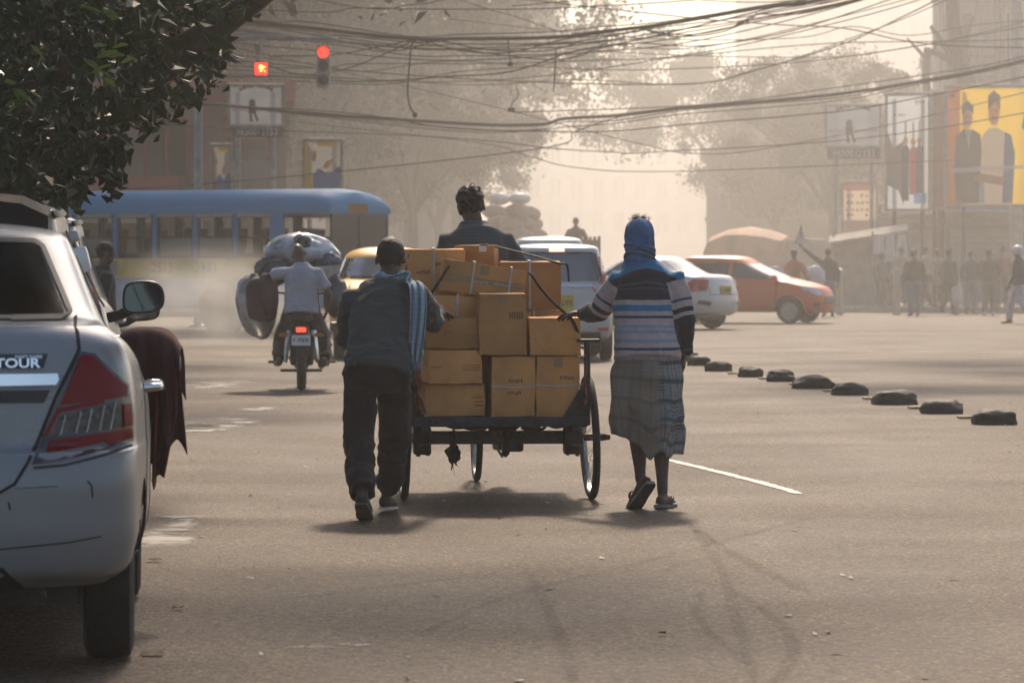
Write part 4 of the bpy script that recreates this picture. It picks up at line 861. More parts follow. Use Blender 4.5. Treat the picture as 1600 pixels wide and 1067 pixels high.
        mb = MB(); mb.rings([[V(px * k * side, yy, pz * k) for px, pz in pr] for yy, k in ((-.0055, .87), (.004, .87))]); mb.obj('mirror_glass', glassm, e)
        mb = MB(); mb.tube([(-.06 * side, .05, -.06), (-.13 * side, .07, -.10), (-.2 * side, .09, -.115)], [(.03, .022), (.028, .02), (.03, .02)], 10); mb.obj('stalk', PLASTB, e, True); return e

def paint(name, col, rough=.25, dirt=.3, metal=0.0, dcol=(.12, .10, .08), coat=.6):
    m = mat(name, col, rough, metal, ns=2.2, na=.05, coat=coat, spec=.5); t = m.node_tree; b = t.nodes['Principled BSDF']; N = t.nodes.new; L = t.links.new
    tc = N('ShaderNodeTexCoord'); n = N('ShaderNodeTexNoise'); n.inputs['Scale'].default_value = 4; n.inputs['Detail'].default_value = 8; n.inputs['Roughness'].default_value = .65; L(tc.outputs['Object'], n.inputs[0])
    sx = N('ShaderNodeSeparateXYZ'); L(tc.outputs['Object'], sx.inputs[0]); mr = N('ShaderNodeMapRange'); mr.inputs[1].default_value = 1.1; mr.inputs[2].default_value = .25; mr.inputs[3].default_value = .12; mr.inputs[4].default_value = .55; L(sx.outputs[2], mr.inputs[0])
    ad = N('ShaderNodeMath'); ad.operation = 'MULTIPLY'; L(n.outputs[0], ad.inputs[0]); L(mr.outputs[0], ad.inputs[1]); ml = N('ShaderNodeMath'); ml.operation = 'MULTIPLY'; ml.inputs[1].default_value = dirt * 3; ml.use_clamp = True; L(ad.outputs[0], ml.inputs[0])
    src = b.inputs['Base Color'].links[0].from_socket; x = N('ShaderNodeMix'); x.data_type = 'RGBA'; L(ml.outputs[0], x.inputs[0]); L(src, x.inputs[6]); x.inputs[7].default_value = (*dcol, 1); L(x.outputs[2], b.inputs['Base Color'])
    r2 = N('ShaderNodeMapRange'); r2.inputs[3].default_value = rough; r2.inputs[4].default_value = .6; L(ml.outputs[0], r2.inputs[0]); L(r2.outputs[0], b.inputs['Roughness']); L(r2.outputs[0], b.inputs['Coat Roughness'])
    n3 = N('ShaderNodeTexNoise'); n3.inputs['Scale'].default_value = 3.5; n3.inputs['Detail'].default_value = 1; L(tc.outputs['Object'], n3.inputs[0])
    bp = N('ShaderNodeBump'); bp.inputs['Strength'].default_value = .12; bp.inputs['Distance'].default_value = .02; L(n3.outputs[0], bp.inputs['Height']); L(bp.outputs[0], b.inputs['Normal']); return m

def plate(car, x, y, z, wd, ht, m, body, rz=0, rx=0, size=.07):
    e = bpy.data.objects.new('number_plate', None); link(e, car); e.location = (x, y, z); e.rotation_euler = (rx, 0, rz)
    mb = MB(); mb.box((0, .006, 0), (wd, .012, ht), None, .003); mb.obj('plate', m, e); 
    scribble(e, INKD, -wd * .42, wd * .42, 0, ht * .55, 8, len(body) * 7, 2); return e

# ------------------------------------------------ white sedan, near left
AX = lambda Y: -2.115 - .087 * (Y - 13.31)
HEAD = math.atan(.087)
PW = paint('dirty_white_paint', (.25, .26, .265), .22, .42)
d = V(AX(12.54), 12.54, 0)
lv = [(.10, .30, 3.85, .22, .74), (.03, .36, 3.95, .30, .815), (.0, .50, 3.99, .45, .845), (.0, .62, 4.0, .58, .848), (.035, .745, 3.98, .68, .850), (.085, .765, 3.94, .74, .848), (.10, .90, 3.80, .80, .842), (.115, 1.04, 3.55, .86, .82),
      (.13, 1.115, 3.3, .90, .785), (.155, 1.150, 3.1, .93, .745), (.19, 1.166, 3.0, .95, .725), (.36, 1.172, 2.95, .98, .710), (.52, 1.180, 2.85, 1.03, .695), (1.12, 1.425, 2.35, 1.36, .575), (1.27, 1.478, 2.15, 1.45, .54), (1.38, 1.502, 2.05, 1.49, .47), (1.5, 1.52, 1.95, 1.51, .28), (1.66, 1.527, 1.75, 1.525, .0)]
c = Car('white_sedan', 'dusty white sedan parked at the left edge, nearest, with red tail lamp', 'car', d, HEAD, lv, PW, (.77, 3.20), wr=.292, ww=.172, track=.715, ends=(.36, .55), pw=3.0)
SED = c
c.patch('rear_window', [(-.545, 1.192), (.545, 1.192), (.562, 1.205), (.455, 1.425), (.43, 1.442), (-.43, 1.442), (-.455, 1.425), (-.562, 1.205)], 'rear', mat('dark_rear_glass', (.008, .010, .010), .14, spec=.06, ns=2.2, na=.9), .005)
for s_ in (1,):
    SEAL = PLASTB
c.line('window_seal', [(.39, 1.45), (.437, 1.449), (.468, 1.43), (.580, 1.203), (.555, 1.185), (.39, 1.183)], 'rear', SEAL, .016, .007, both=True)
c.line('window_seal', [(-.41, 1.45), (.41, 1.45)], 'rear', SEAL, .014, .007)
c.line('window_seal', [(-.42, 1.184), (.42, 1.184)], 'rear', SEAL, .012, .007)
# tail lamp
lamp = [(.630, 1.078), (.675, 1.070), (.745, 1.0), (.785, .965), (.800, .86), (.800, .775), (.70, .752), (.56, .72), (.475, .712), (.50, .78), (.56, .93)]
LAMPB = mat('dark_lamp_base', (.012, .003, .004), .15, coat=.8); CLEAR = mat('clear_lamp_lens', (.06, .05, .05), .18, .3, coat=.15, ns=60, na=.8, spec=.4)
for sg in (1, -1):
    f = lambda pl: [(sg * x, z) for x, z in pl]
    tl = c.patch('tail_lamp', f(lamp), 'rear', LAMPB, .006, cell=.03)
    c.patch('red_lens', f([(.630, 1.066), (.668, 1.060), (.738, .993), (.776, .960), (.778, .925), (.56, .90)]), 'rear', REDL, .010, tl, .025)
    c.patch('red_lens', f([(.555, .893), (.70, .918), (.704, .905), (.56, .877), (.522, .80), (.505, .80)]), 'rear', REDL, .011, tl, .025)
    c.patch('red_lens', f([(.53, .785), (.79, .82), (.795, .785), (.70, .762), (.52, .75)]), 'rear', REDL, .010, tl, .025)
    c.patch('red_lens', f([(.765, .90), (.790, .90), (.793, .828), (.768, .822)]), 'rear', REDL, .011, tl, .02)
    c.patch('clear_lens', f([(.565, .874), (.70, .90), (.757, .908), (.76, .825), (.53, .793)]), 'rear', CLEAR, .009, tl, .025)
    for k, x in enumerate((.575, .625, .66, .70, .735)): c.line('lens_rib', f([(x - .012, .80 + .02 * (x - .55) / .2), (x + .004, .868 + .01 * k)]), 'rear', STEEL, .003, .0115).parent = tl
# boot lid gap, chrome bar, badge, bumper seam
GAP = mat('panel_gap', (.01, .01, .01), .8)
c.line('boot_gap', [(.600, 1.19), (.610, 1.165), (.618, 1.14), (.625, 1.085), (.55, .93), (.49, .78), (.46, .715), (.42, .65), (.36, .615), (.0, .60), (-.36, .615), (-.42, .65), (-.46, .715), (-.49, .78), (-.55, .93), (-.625, 1.085), (-.618, 1.14), (-.610, 1.165), (-.60, 1.19)], 'rear', GAP, .011, .0015)
c.patch('chrome_strip', [(-.545, .955), (.545, .968), (.555, .985), (.55, 1.005), (-.55, 1.005), (-.555, .985)], 'rear', CHROME, .022, cell=.04)
c.patch('strip_shade', [(-.51, .912), (.51, .912), (.53, .952), (-.53, .952)], 'rear', PLASTB, .010, cell=.05)
bd = c.patch('badge', [(.05, 1.025), (.508, 1.025), (.522, 1.072), (.05, 1.072)], 'rear', mat('dark_badge', (.012, .013, .018), .3), .005)
text('TOUR', .043, CHROME, c.o, (.425, .108, 1.0415), (R(83), 0, R(4)), off=.001, sx=1.25); text('SWIFT DZIRE', .014, CHROME, c.o, (.462, .103, 1.0635), (R(83), 0, R(4)), sx=1.1)
c.line('bumper_seam', [(.48, .700), (.58, .708), (.70, .735), (.80, .762)], 'rear', GAP, .007, .0015, both=True)
c.line('bumper_crease', [(-.60, .455), (-.3, .43), (.3, .43), (.60, .455), (.70, .47)], 'rear', GAP, .004, .001)
c.patch('bumper_valance', [(-.45, .30), (.45, .30), (.38, .375), (-.38, .375)], 'rear', PLASTB, .006)
plate(c.o, -.02, .03, .80, .50, .12, mat('yellow_plate', (.62, .42, .04), .5), 'sedan')
mb = MB(); mb.tube([(.50, .10, .285), (.50, -.01, .275)], [.022, .022], 12); mb.obj('exhaust_pipe', DARKM, c.o, True)
mb = MB(); mb.box((-.1, .22, .29), (1.0, .10, .06), None, .02); mb.obj('tow_bar', DARKM, c.o)
c.patch('side_window', [(1.12, 1.0), (1.95, .985), (1.92, 1.38), (1.55, 1.40), (1.28, 1.30)], 'right', GLASSD, .004, both=True); c.patch('side_window', [(2.02, .985), (2.80, .99), (2.35, 1.34), (2.0, 1.385)], 'right', GLASSD, .004, both=True)
c.line('door_gap', [(1.0, .36), (.98, .75), (1.04, 1.02)], 'right', GAP, .01, .0015, True); c.line('door_gap', [(1.98, .36), (1.99, .98)], 'right', GAP, .01, .0015, True)
for y, z in ((1.20, .925), (2.10, .91)):
    for sg in (1, -1):
        mb = MB(); h, nn, *_ = c.bvh.ray_cast(V(sg * 3, y, z), V(-sg, 0, 0)); x0 = h.x
        mb.tube(spline([V(x0 - sg * .012, y - .02, z), V(x0 + sg * .045, y + .0, z + .004), V(x0 + sg * .050, y + .13, z + .002), V(x0 - sg * .012, y + .17, z)], 5), .016, 10); mb.obj('door_handle', CHROME, c.o, True)
c.mirror(.865, 2.42, .985, PW, side=1, sc=.85); c.mirror(-.865, 2.42, .985, PW, side=-1, sc=.85)
c.patch('windscreen', [(-.6, 1.06), (.6, 1.06), (.5, 1.40), (-.5, 1.40)], 'front', GLASSD, .004)
for sg in (1, -1): c.patch('headlight', [(sg * .5, .66), (sg * .74, .66), (sg * .74, .80), (sg * .55, .78)], 'front', CLEAR, .006)
c.line('bumper_scuff', [(.655, .655), (.668, .64), (.672, .60)], 'rear', GAP, .004); c.line('bumper_scuff', [(.40, .59), (.405, .565)], 'rear', GAP, .006); c.line('bumper_scuff', [(.42, .635), (.56, .64)], 'rear', GAP, .002)

# dark red cloth thrown over the near mirror
MAR = mat('maroon_cloth', (.055, .010, .010), .85, ns=5, na=.35, bump=.3, bs=140, sheen=.0); MAR2 = mat('rust_red_cloth', (.16, .030, .014), .85, ns=6, na=.4, bump=.3, bs=140)
cw = V(AX(14.96), 14.96, 0); org = cw + V(.895 * math.cos(HEAD), .895 * math.sin(HEAD), 1.03)
org = P(229, 546, org.y)
def drape(name, m, outline_w, length, n, seed, amp, x_off, y_off, tail, parent=None):
    vs = []; nu, nv = 30, 34
    for j in range(nv + 1):
        t = j / nv
        for i in range(nu + 1):
            u = i / nu * 2 - 1; drop = t * length * tail(u)
            top = (1 - abs(u) ** 3.2) * .075 - .075; wdt = outline_w(t)
            fold = math.sin(u * 9 + seed) * .018 * min(1, t * 2.2) + math.sin(u * 17 + seed * 2 + t * 2) * .007 * min(1, t * 2)
            vs.append((x_off + u * wdt + .012 * t * math.sin(4 * u + seed), y_off - .085 * math.sqrt(max(0, 1 - (1 - min(1, t * 5)) ** 2)) + fold * 1.6 - .02 * t, .085 + top - drop + (0.02 * vnoise(np.array([[u * 3, t * 3, seed]]), 1)[0] * t)))
    return vs, [(j * (nu + 1) + i, j * (nu + 1) + i + 1, (j + 1) * (nu + 1) + i + 1, (j + 1) * (nu + 1) + i) for j in range(nv) for i in range(nu)]
ct = thing('cloth', 'dark maroon and rust cloth draped over the white sedan\'s door mirror', 'cloth', org)
mb = MB(); v_, f_ = drape('cloth', MAR, lambda t: .132 + .050 * t, .50, 0, .4, 1, .0, -.02, lambda u: .62 + .28 * (u > .15) * min(1, (u - .15) * 5) + .10 * math.sin(u * 4 + 1)); mb.add(v_, f_)
f2 = len(mb.v); v_, f_ = drape('cloth', MAR, lambda t: .132 + .02 * t, .2, 0, .4, 1, .0, .10, lambda u: 1.0); mb.add([(x, .16 - y, z) for x, y, z in v_], f_)
o = mb.obj('cloth_fold', MAR, ct, True, False); o.modifiers.new('s', 'SOLIDIFY').thickness = .004
mb = MB(); v_, f_ = drape('cloth', MAR2, lambda t: .112 if t < .5 else .112 - .05 * (t - .5) * 2, .60, 0, 2.2, 1, .022, .0, lambda u: .80 + .22 * max(0, 1 - abs(u - .35) * 1.3)); mb.add(v_, f_)
o = mb.obj('cloth_tail', MAR2, ct, True, False); o.modifiers.new('s', 'SOLIDIFY').thickness = .004

# ------------------------------------------------ two silver SUVs ahead of it
PS = paint('beige_silver_paint', (.40, .37, .34), .22, .3, .35); PS2 = paint('pale_silver_paint', (.48, .47, .45), .22, .3, .3)
suv = lambda h: [(.12, .32, 4.4, .26, .76), (.02, .42, 4.5, .36, .85), (.0, .60, 4.53, .52, .875), (.04, .85, 4.5, .72, .88), (.08, 1.0, 4.35, .88, .865), (.10, 1.10, 3.9, 1.0, .835), (.13, 1.16, 3.6, 1.06, .80), (.26, h - .18, 2.75, h - .22, .66), (.34, h - .06, 2.5, h - .08, .63), (.45, h - .015, 2.3, h - .02, .50), (.7, h, 2.1, h, .28), (1.4, h + .01, 1.5, h + .01, .0)]
def parked_suv(label, Y, xoff, h, p, mirror_m, spoiler):
    c = Car('parked_suv', label, 'car', (AX(Y) + xoff, Y, 0), HEAD, suv(h), p, (.80, 3.55), group='silver cars parked ahead of the white sedan', wr=.33, ww=.20, ends=(.34, .7), pw=3.2)
    c.patch('rear_window', [(-.60, 1.18), (.60, 1.18), (.52, h - .13), (-.52, h - .13)], 'rear', GLASSD, .004)
    c.patch('side_window', [(.42, 1.17), (1.15, 1.12), (1.15, h - .16), (.55, h - .16)], 'right', GLASSD, .004, both=True); c.patch('side_window', [(1.24, 1.12), (2.1, 1.09), (2.1, h - .17), (1.24, h - .15)], 'right', GLASSD, .004, both=True); c.patch('side_window', [(2.18, 1.09), (3.2, 1.09), (2.55, h - .20), (2.18, h - .17)], 'right', GLASSD, .004, both=True)
    c.line('roof_rail', [(.5, h - .085), (1.4, h - .06), (2.4, h - .085)], 'right', PLASTB, .025, .02, True)
    for x in (1.2, 2.14, .40): c.line('pillar_trim', [(x, 1.1), (x + .01, h - .15)], 'right', PLASTB, .04, .007, True)
    for sg in (1, -1):
        c.patch('tail_lamp', [(sg * .64, 1.02), (sg * .80, 1.0), (sg * .74, 1.24), (sg * .66, 1.26)], 'rear', REDL, .008)
        for y, z in ((1.25, 1.0), (2.25, .99)):
            hh, nn, *_ = c.bvh.ray_cast(V(sg * 3, y, z), V(-sg, 0, 0)); mb = MB(); mb.tube(spline([V(hh.x - sg * .01, y, z), V(hh.x + sg * .04, y + .03, z), V(hh.x + sg * .04, y + .15, z), V(hh.x - sg * .01, y + .18, z)], 4), .015, 8); mb.obj('door_handle', p, c.o, True)
        c.patch('headlight', [(sg * .5, .78), (sg * .80, .78), (sg * .80, .95), (sg * .6, .93)], 'front', CLEAR, .006)
    c.patch('windscreen', [(-.68, 1.08), (.68, 1.08), (.56, h - .14), (-.56, h - .14)], 'front', GLASSD, .004)
    plate(c.o, 0, -.012, .80, .5, .12, WHITEP, 'suv')
    if spoiler:
        mb = MB(); w_ = .60; prof = [(.10, h - .015), (.42, h + .025), (.50, h - .01), (.42, h - .06), (.20, h - .13), (.10, h - .12)]
        mb.rings([[V(x, y + dy, z - dz) for y, z in prof] for x, dy, dz in ((-w_, .09, .075), (-w_ + .12, .02, .02), (-.3, 0, 0), (0, 0, .0), (.3, 0, 0), (w_ - .12, .02, .02), (w_, .09, .075))]); mb.obj('roof_spoiler', mat('black_spoiler', (.006, .006, .006), .5, spec=.25), c.o, True)
        mb = MB(); mb.box((.745, .22, 1.385), (.085, .12, .12), (0, R(-14), 0), .025); lo_ = mb.obj('corner_lamp', mat('white_lamp_housing', (.80, .76, .68), .3, coat=.6), c.o, True)
        mb = MB(); mb.box((.715, .26, 1.49), (.05, .10, .05), (0, R(-18), 0), .012); mb.obj('lamp_bracket', p, c.o)
    return c
c2 = parked_suv('silver suv with black roof spoiler parked just ahead of the white sedan', 17.2, -.235, 1.675, PS, PLASTB, True)
MGL = mat('mirror_glass', (.13, .16, .17), .05, 1.0)
c2.mirror(1.005, 2.95, 1.19, PLASTB, MGL, .95, 1, .05)
c3 = parked_suv('second silver suv, parked farther ahead, half hidden by the spoiler car', 23.0, -.30, 1.69, PS2, PS2, False); c3.mirror(1.02, 2.9, 1.06, PLASTB, GLASSD, .95, 1)

# ------------------------------------------------ yellow taxi
TAXI = paint('taxi_yellow_paint', (.86, .42, .015), .4, .08, coat=.1)
Y = 53.5; lv = [(.16, .32, 4.1, .3, .66), (.04, .42, 4.25, .42, .74), (.0, .56, 4.3, .6, .80), (.03, .72, 4.28, .8, .825), (.10, .86, 4.2, .92, .82), (.22, .97, 3.9, .98, .80), (.40, 1.04, 3.4, 1.02, .78), (.62, 1.085, 3.15, 1.06, .745), (.80, 1.14, 3.0, 1.12, .71), (1.02, 1.38, 2.72, 1.36, .61), (1.15, 1.48, 2.55, 1.46, .56), (1.35, 1.545, 2.3, 1.53, .44), (1.6, 1.575, 2.1, 1.57, .24), (1.85, 1.585, 1.9, 1.585, 0)]
c = Car('yellow_taxi', 'old round yellow taxi driving away, left of the loaded cart', 'taxi', (P(603, 0, Y).x, Y, 0), R(2.0), lv, TAXI, (.86, 3.35), wr=.31, ww=.16, ends=(.62, .75), pw=2.3, track=.66)
WGL = mat('sky_lit_window', (.30, .31, .32), .12, .3, spec=.9, coat=.5)  # pale grey base carries the bright sky seen in the glass
rw_ = c.patch('rear_window', [(-.53, 1.165), (.53, 1.165), (.56, 1.20), (.50, 1.40), (.44, 1.43), (-.44, 1.43), (-.50, 1.40), (-.56, 1.20)], 'rear', WGL, .006)
c.line('window_seal', [(-.5, 1.15), (.5, 1.15)], 'rear', BLACK, .03, .008); c.line('window_seal', [(-.54, 1.43), (-.595, 1.20), (-.55, 1.155)], 'rear', BLACK, .025, .008, both=True)
c.line('boot_gap', [(-.5, 1.06), (-.56, .8), (-.5, .62), (.5, .62), (.56, .8), (.5, 1.06)], 'rear', GAP, .012, .002)
mb = MB(); mb.box((0, -.05, .47), (1.56, .09, .13), None, .03); mb.obj('rear_bumper', mat('taxi_bumper', (.05, .05, .05), .35, .7), c.o)
for sg in (1, -1):
    c.patch('tail_lamp', [(sg * .62, .66), (sg * .72, .66), (sg * .74, .84), (sg * .66, .86)], 'rear', REDL, .02); mb = MB(); mb.box((sg * .5, -.075, .50), (.06, .06, .22), None, .02); mb.obj('overrider', DARKM, c.o)
    c.patch('headlight', oval(sg * .6, .78, .1, .1), 'front', CLEAR, .02)
c.patch('side_window', [(1.0, 1.12), (1.85, 1.10), (1.85, 1.42), (1.25, 1.42)], 'right', GLASSD, .005, both=True); c.patch('side_window', [(1.93, 1.10), (2.85, 1.10), (2.5, 1.42), (1.93, 1.43)], 'right', GLASSD, .005, both=True); c.patch('windscreen', [(-.5, 1.13), (.5, 1.13), (.42, 1.42), (-.42, 1.42)], 'front', GLASSD, .005)
plate(c.o, 0, -.0, .80, .5, .13, mat('taxi_plate', (.62, .45, .05), .5), 'taxi'); c.mirror(.88, 2.75, 1.1, PLASTB, MGL, .8)
mb = MB(); mb.ell((.80, 2.9, 1.06), (.05, .09, .05), 12, 8); mb.obj('wing_lamp', mat('blue_lens', (.04, .12, .5), .2), c.o, True)

# ------------------------------------------------ silver hatchback ahead, right of the cart
LIT = mat('lit_brake_lamp', (1.0, .42, .22), .4, emit=3.0); REDB = mat('bright_red_lens', (.50, .02, .02), .2, coat=.6)
PH = paint('white_silver_paint', (.56, .56, .55), .22, .2)
hat = lambda h, ln, hw: [(.14, .26, ln - .12, .25, hw - .12), (.03, .34, ln - .02, .34, hw - .03), (.0, .50, ln, .5, hw), (.03, .70, ln - .03, .66, hw + .005), (.07, .86, ln - .1, .78, hw), (.09, .98, ln - .45, .90, hw - .02), (.12, 1.05, ln - .8, .98, hw - .05), (.24, h - .16, ln - 1.62, h - .20, hw - .17), (.33, h - .05, ln - 1.85, h - .07, hw - .21), (.44, h - .015, ln - 2.0, h - .02, hw - .34), (.7, h, ln - 2.2, h, hw - .55), (1.1, h + .005, ln - 2.4, h + .005, .0)]
Y = 53.0
c = Car('silver_hatchback', 'silver white hatchback driving away with its high brake lamp lit', 'car', (P(872, 0, Y).x, Y, 0), R(3.0), hat(1.62, 3.6, .80), PH, (.62, 3.0), wr=.285, ww=.165, ends=(.3, .5), pw=3.2)
c.patch('rear_window', [(-.56, 1.10), (.56, 1.10), (.59, 1.14), (.50, 1.47), (-.50, 1.47), (-.59, 1.14)], 'rear', GLASSB, .006); c.line('window_seal', [(-.50, 1.49), (.50, 1.49)], 'rear', PLASTB, .03, .007); c.line('window_seal', [(.52, 1.49), (.62, 1.13), (.58, 1.085)], 'rear', PLASTB, .03, .007, both=True)
c.patch('brake_lamp', [(-.10, 1.515), (.10, 1.515), (.10, 1.55), (-.10, 1.55)], 'rear', LIT, .012)
c.patch('chrome_strip', [(-.5, 1.02), (.5, 1.02), (.5, 1.05), (-.5, 1.05)], 'rear', CHROME, .015); c.line('hatch_gap', [(-.66, 1.1), (-.60, .62), (.60, .62), (.66, 1.1)], 'rear', GAP, .012, .002)
for sg in (1, -1):
    c.patch('tail_lamp', [(sg * .625, 1.02), (sg * .74, 1.02), (sg * .68, 1.44), (sg * .595, 1.44)], 'rear', REDB, .012); c.patch('reflector', [(sg * .55, .86), (sg * .70, .86), (sg * .70, .94), (sg * .58, .94)], 'rear', REDB, .012); c.patch('reflector', [(sg * .56, .42), (sg * .70, .42), (sg * .70, .46), (sg * .56, .46)], 'rear', REDB, .01)
    c.patch('headlight', [(sg * .45, .66), (sg * .70, .66), (sg * .68, .80), (sg * .5, .8)], 'front', CLEAR, .008)
plate(c.o, .05, .02, .80, .34, .22, mat('yellow_rear_plate', (.60, .42, .06), .5), 'hatch'); c.patch('bumper_skirt', [(-.62, .28), (.62, .28), (.58, .40), (-.58, .40)], 'rear', PLASTB, .012)
c.patch('side_window', [(.5, 1.07), (1.5, 1.04), (1.5, 1.45), (.6, 1.46)], 'right', GLASSD, .005, both=True); c.patch('side_window', [(1.58, 1.04), (2.7, 1.02), (2.05, 1.44), (1.58, 1.45)], 'right', GLASSD, .005, both=True); c.mirror(.90, 2.55, 1.08, PH, MGL, .9); c.mirror(-.90, 2.55, 1.08, PH, MGL, .9, -1)
c.patch('windscreen', [(-.6, 1.05), (.6, 1.05), (.5, 1.42), (-.5, 1.42)], 'front', GLASSD, .005)
# white van-like car roof behind it
Y = 66.0
c = Car('white_hatchback', 'white roofed car just ahead of the silver hatchback', 'car', (P(862, 0, Y).x, Y, 0), R(3.2), hat(1.80, 3.7, .76), paint('white_van_paint', (.60, .60, .57), .3, .2), (.62, 3.0), wr=.29, ww=.16, ends=(.3, .5), pw=3.4)
c.patch('rear_window', [(-.50, 1.15), (.50, 1.15), (.46, 1.64), (-.46, 1.64)], 'rear', GLASSB, .006)
for sg in (1, -1): c.patch('tail_lamp', [(sg * .62, .8), (sg * .72, .8), (sg * .68, 1.2), (sg * .6, 1.2)], 'rear', REDB, .012)
c.patch('side_window', [(.5, 1.07), (1.5, 1.04), (1.5, 1.6), (.6, 1.6)], 'right', GLASSD, .005, both=True); c.patch('side_window', [(1.58, 1.04), (2.7, 1.02), (2.05, 1.58), (1.58, 1.6)], 'right', GLASSD, .005, both=True); plate(c.o, 0, .02, .7, .4, .15, WHITEP, 'vanx')

# ------------------------------------------------ white sedan turning right of the striped man
SW = paint('clean_white_paint', (.62, .63, .64), .22, .12)
Y = 77.5; phi = R(56); a0 = P(1135, 0, Y)
lv = [(.14, .28, 4.1, .26, .74), (.03, .36, 4.2, .34, .82), (.0, .55, 4.25, .52, .85), (.02, .75, 4.22, .68, .855), (.06, .92, 4.1, .80, .845), (.10, 1.02, 3.75, .90, .81), (.16, 1.075, 3.5, .94, .77), (.30, 1.10, 3.3, .97, .74), (.62, 1.12, 3.1, 1.0, .71), (1.15, 1.40, 2.35, 1.38, .58), (1.3, 1.455, 2.15, 1.44, .54), (1.42, 1.475, 2.05, 1.47, .42), (1.6, 1.485, 1.9, 1.485, .2), (1.7, 1.49, 1.75, 1.49, 0)]
c = Car('turning_sedan', 'white sedan with red tail lamps turning across the junction, right of the striped man', 'car', (a0.x, Y, 0), phi, lv, SW, (.78, 3.3), wr=.30, ww=.18, ends=(.40, .6), pw=2.8)
c.patch('rear_window', [(-.52, 1.13), (.52, 1.13), (.46, 1.40), (-.46, 1.40)], 'rear', GLASSB, .006)
for sg in (1, -1):
    tl = c.patch('tail_lamp', [(sg * .48, 1.0), (sg * .76, 1.02), (sg * .82, .92), (sg * .82, .76), (sg * .60, .78)], 'rear', REDB, .012); c.patch('clear_lens', [(sg * .60, .86), (sg * .74, .88), (sg * .74, .80), (sg * .62, .80)], 'rear', CLEAR, .016, tl)
    c.patch('bumper_grille', [(sg * .50, .56), (sg * .76, .60), (sg * .78, .52), (sg * .54, .48)], 'rear', PLASTB, .01); c.patch('headlight', [(sg * .5, .66), (sg * .76, .66), (sg * .72, .8), (sg * .56, .8)], 'front', CLEAR, .01)
plate(c.o, 0, .0, .80, .40, .16, mat('yellow_cab_plate', (.60, .40, .05), .5), 'turning'); c.line('boot_gap', [(-.58, 1.12), (-.52, .7), (.52, .7), (.58, 1.12)], 'rear', GAP, .012, .002)
c.patch('side_window', [(1.0, 1.05), (1.95, 1.02), (1.92, 1.37), (1.4, 1.38)], 'right', GLASSB, .005, both=True); c.patch('side_window', [(2.02, 1.02), (2.85, 1.01), (2.35, 1.34), (2.0, 1.37)], 'right', GLASSB, .005, both=True); c.mirror(-.93, 2.6, 1.0, SW, MGL, .9, -1)
c.patch('windscreen', [(-.6, 1.04), (.6, 1.04), (.5, 1.38), (-.5, 1.38)], 'front', GLASSB, .005)
# ------------------------------------------------ orange hatchback crossing
OR = paint('burnt_orange_paint', (.72, .125, .018), .35, .08, coat=.15)
Y = 84.5; a0 = P(1232, 0, Y); ang = R(-90 - 20)
org = V(a0.x, Y, 0) - Matrix.Rotation(ang, 3, 'Z') @ V(.80, 2.86, 0)
c = Car('orange_hatchback', 'burnt orange hatchback crossing the junction behind the white sedan', 'car', org, ang, hat(1.50, 3.6, .80), OR, (.62, 2.86), wr=.29, ww=.17, ends=(.3, .55), pw=2.9, spokes=10)
c.patch('side_window', [(.48, 1.03), (1.45, 1.0), (1.45, 1.34), (.62, 1.35)], 'right', GLASSD, .005, both=True); c.patch('side_window', [(1.54, 1.0), (2.62, .96), (2.0, 1.32), (1.54, 1.34)], 'right', GLASSD, .005, both=True); c.patch('windscreen', [(-.62, 1.0), (.62, 1.0), (.52, 1.32), (-.52, 1.32)], 'front', GLASSB, .005)
for sg in (1, -1): c.patch('headlight', [(sg * .45, .64), (sg * .62, .62), (sg * .77, .74), (sg * .74, .82), (sg * .52, .74)], 'front', mat('bright_headlight', (.6, .6, .6), .15, .3, coat=.8), .012)
c.patch('grille', [(-.42, .44), (.42, .44), (.36, .60), (-.36, .60)], 'front', PLASTB, .01); c.patch('fog_lamp', oval(.62, .42, .07, .05, 10), 'front', PLASTB, .012, both=True); c.line('door_gap', [(1.49, .32), (1.5, 1.0)], 'right', GAP, .012, .002, True); c.line('door_gap', [(2.55, .4), (2.60, .94)], 'right', GAP, .012, .002, True)
c.patch('rear_window', [(-.5, 1.08), (.5, 1.08), (.46, 1.35), (-.46, 1.35)], 'rear', GLASSD, .005); c.mirror(.90, 2.52, 1.0, OR, MGL, .9); plate(c.o, 0, 3.59, .52, .4, .1, WHITEP, 'orange', PI)
for sg in (1, -1): c.patch('tail_lamp', [(sg * .58, .85), (sg * .72, .85), (sg * .68, 1.05), (sg * .58, 1.05)], 'rear', REDB, .01)

# ================================================================== bus
BUSB = paint('bus_blue_paint', (.018, .19, .40), .6, .15, coat=.05); BUSL = paint('bus_light_blue', (.02, .22, .44), .65, .1, coat=.0); BUSY = mat('bus_yellow_band', (.52, .36, .06), .5, ns=2, na=.3)
BGL = mat('dusty_bus_glass', (.10, .105, .10), .25, spec=.6); 
corner = P(515, 0, 73.5); th = R(27); fw = V(math.cos(th), -math.sin(th), 0); rt = V(-math.sin(th), -math.cos(th), 0); BL, BW = 9.6, 2.45
org = corner - fw * (BL / 2) - rt * (BW / 2); org.z = 0
b = thing('city_bus', 'faded blue city bus with a yellow lettered band crossing behind the smoke', 'bus', org, math.atan2(fw.y, fw.x) - PI / 2)
hx, hy = BW / 2, BL / 2
mb = MB(); mb.box((0, 0, .95), (BW, BL, .95), None, .05); mb.obj('lower_body', BUSB, b)
mb = MB(); prof = [(-hx, 2.30), (-hx, 2.42), (-hx + .05, 2.56), (-hx + .22, 2.68), (-hx + .6, 2.76), (0, 2.79), (hx - .6, 2.76), (hx - .22, 2.68), (hx - .05, 2.56), (hx, 2.42), (hx, 2.30)]
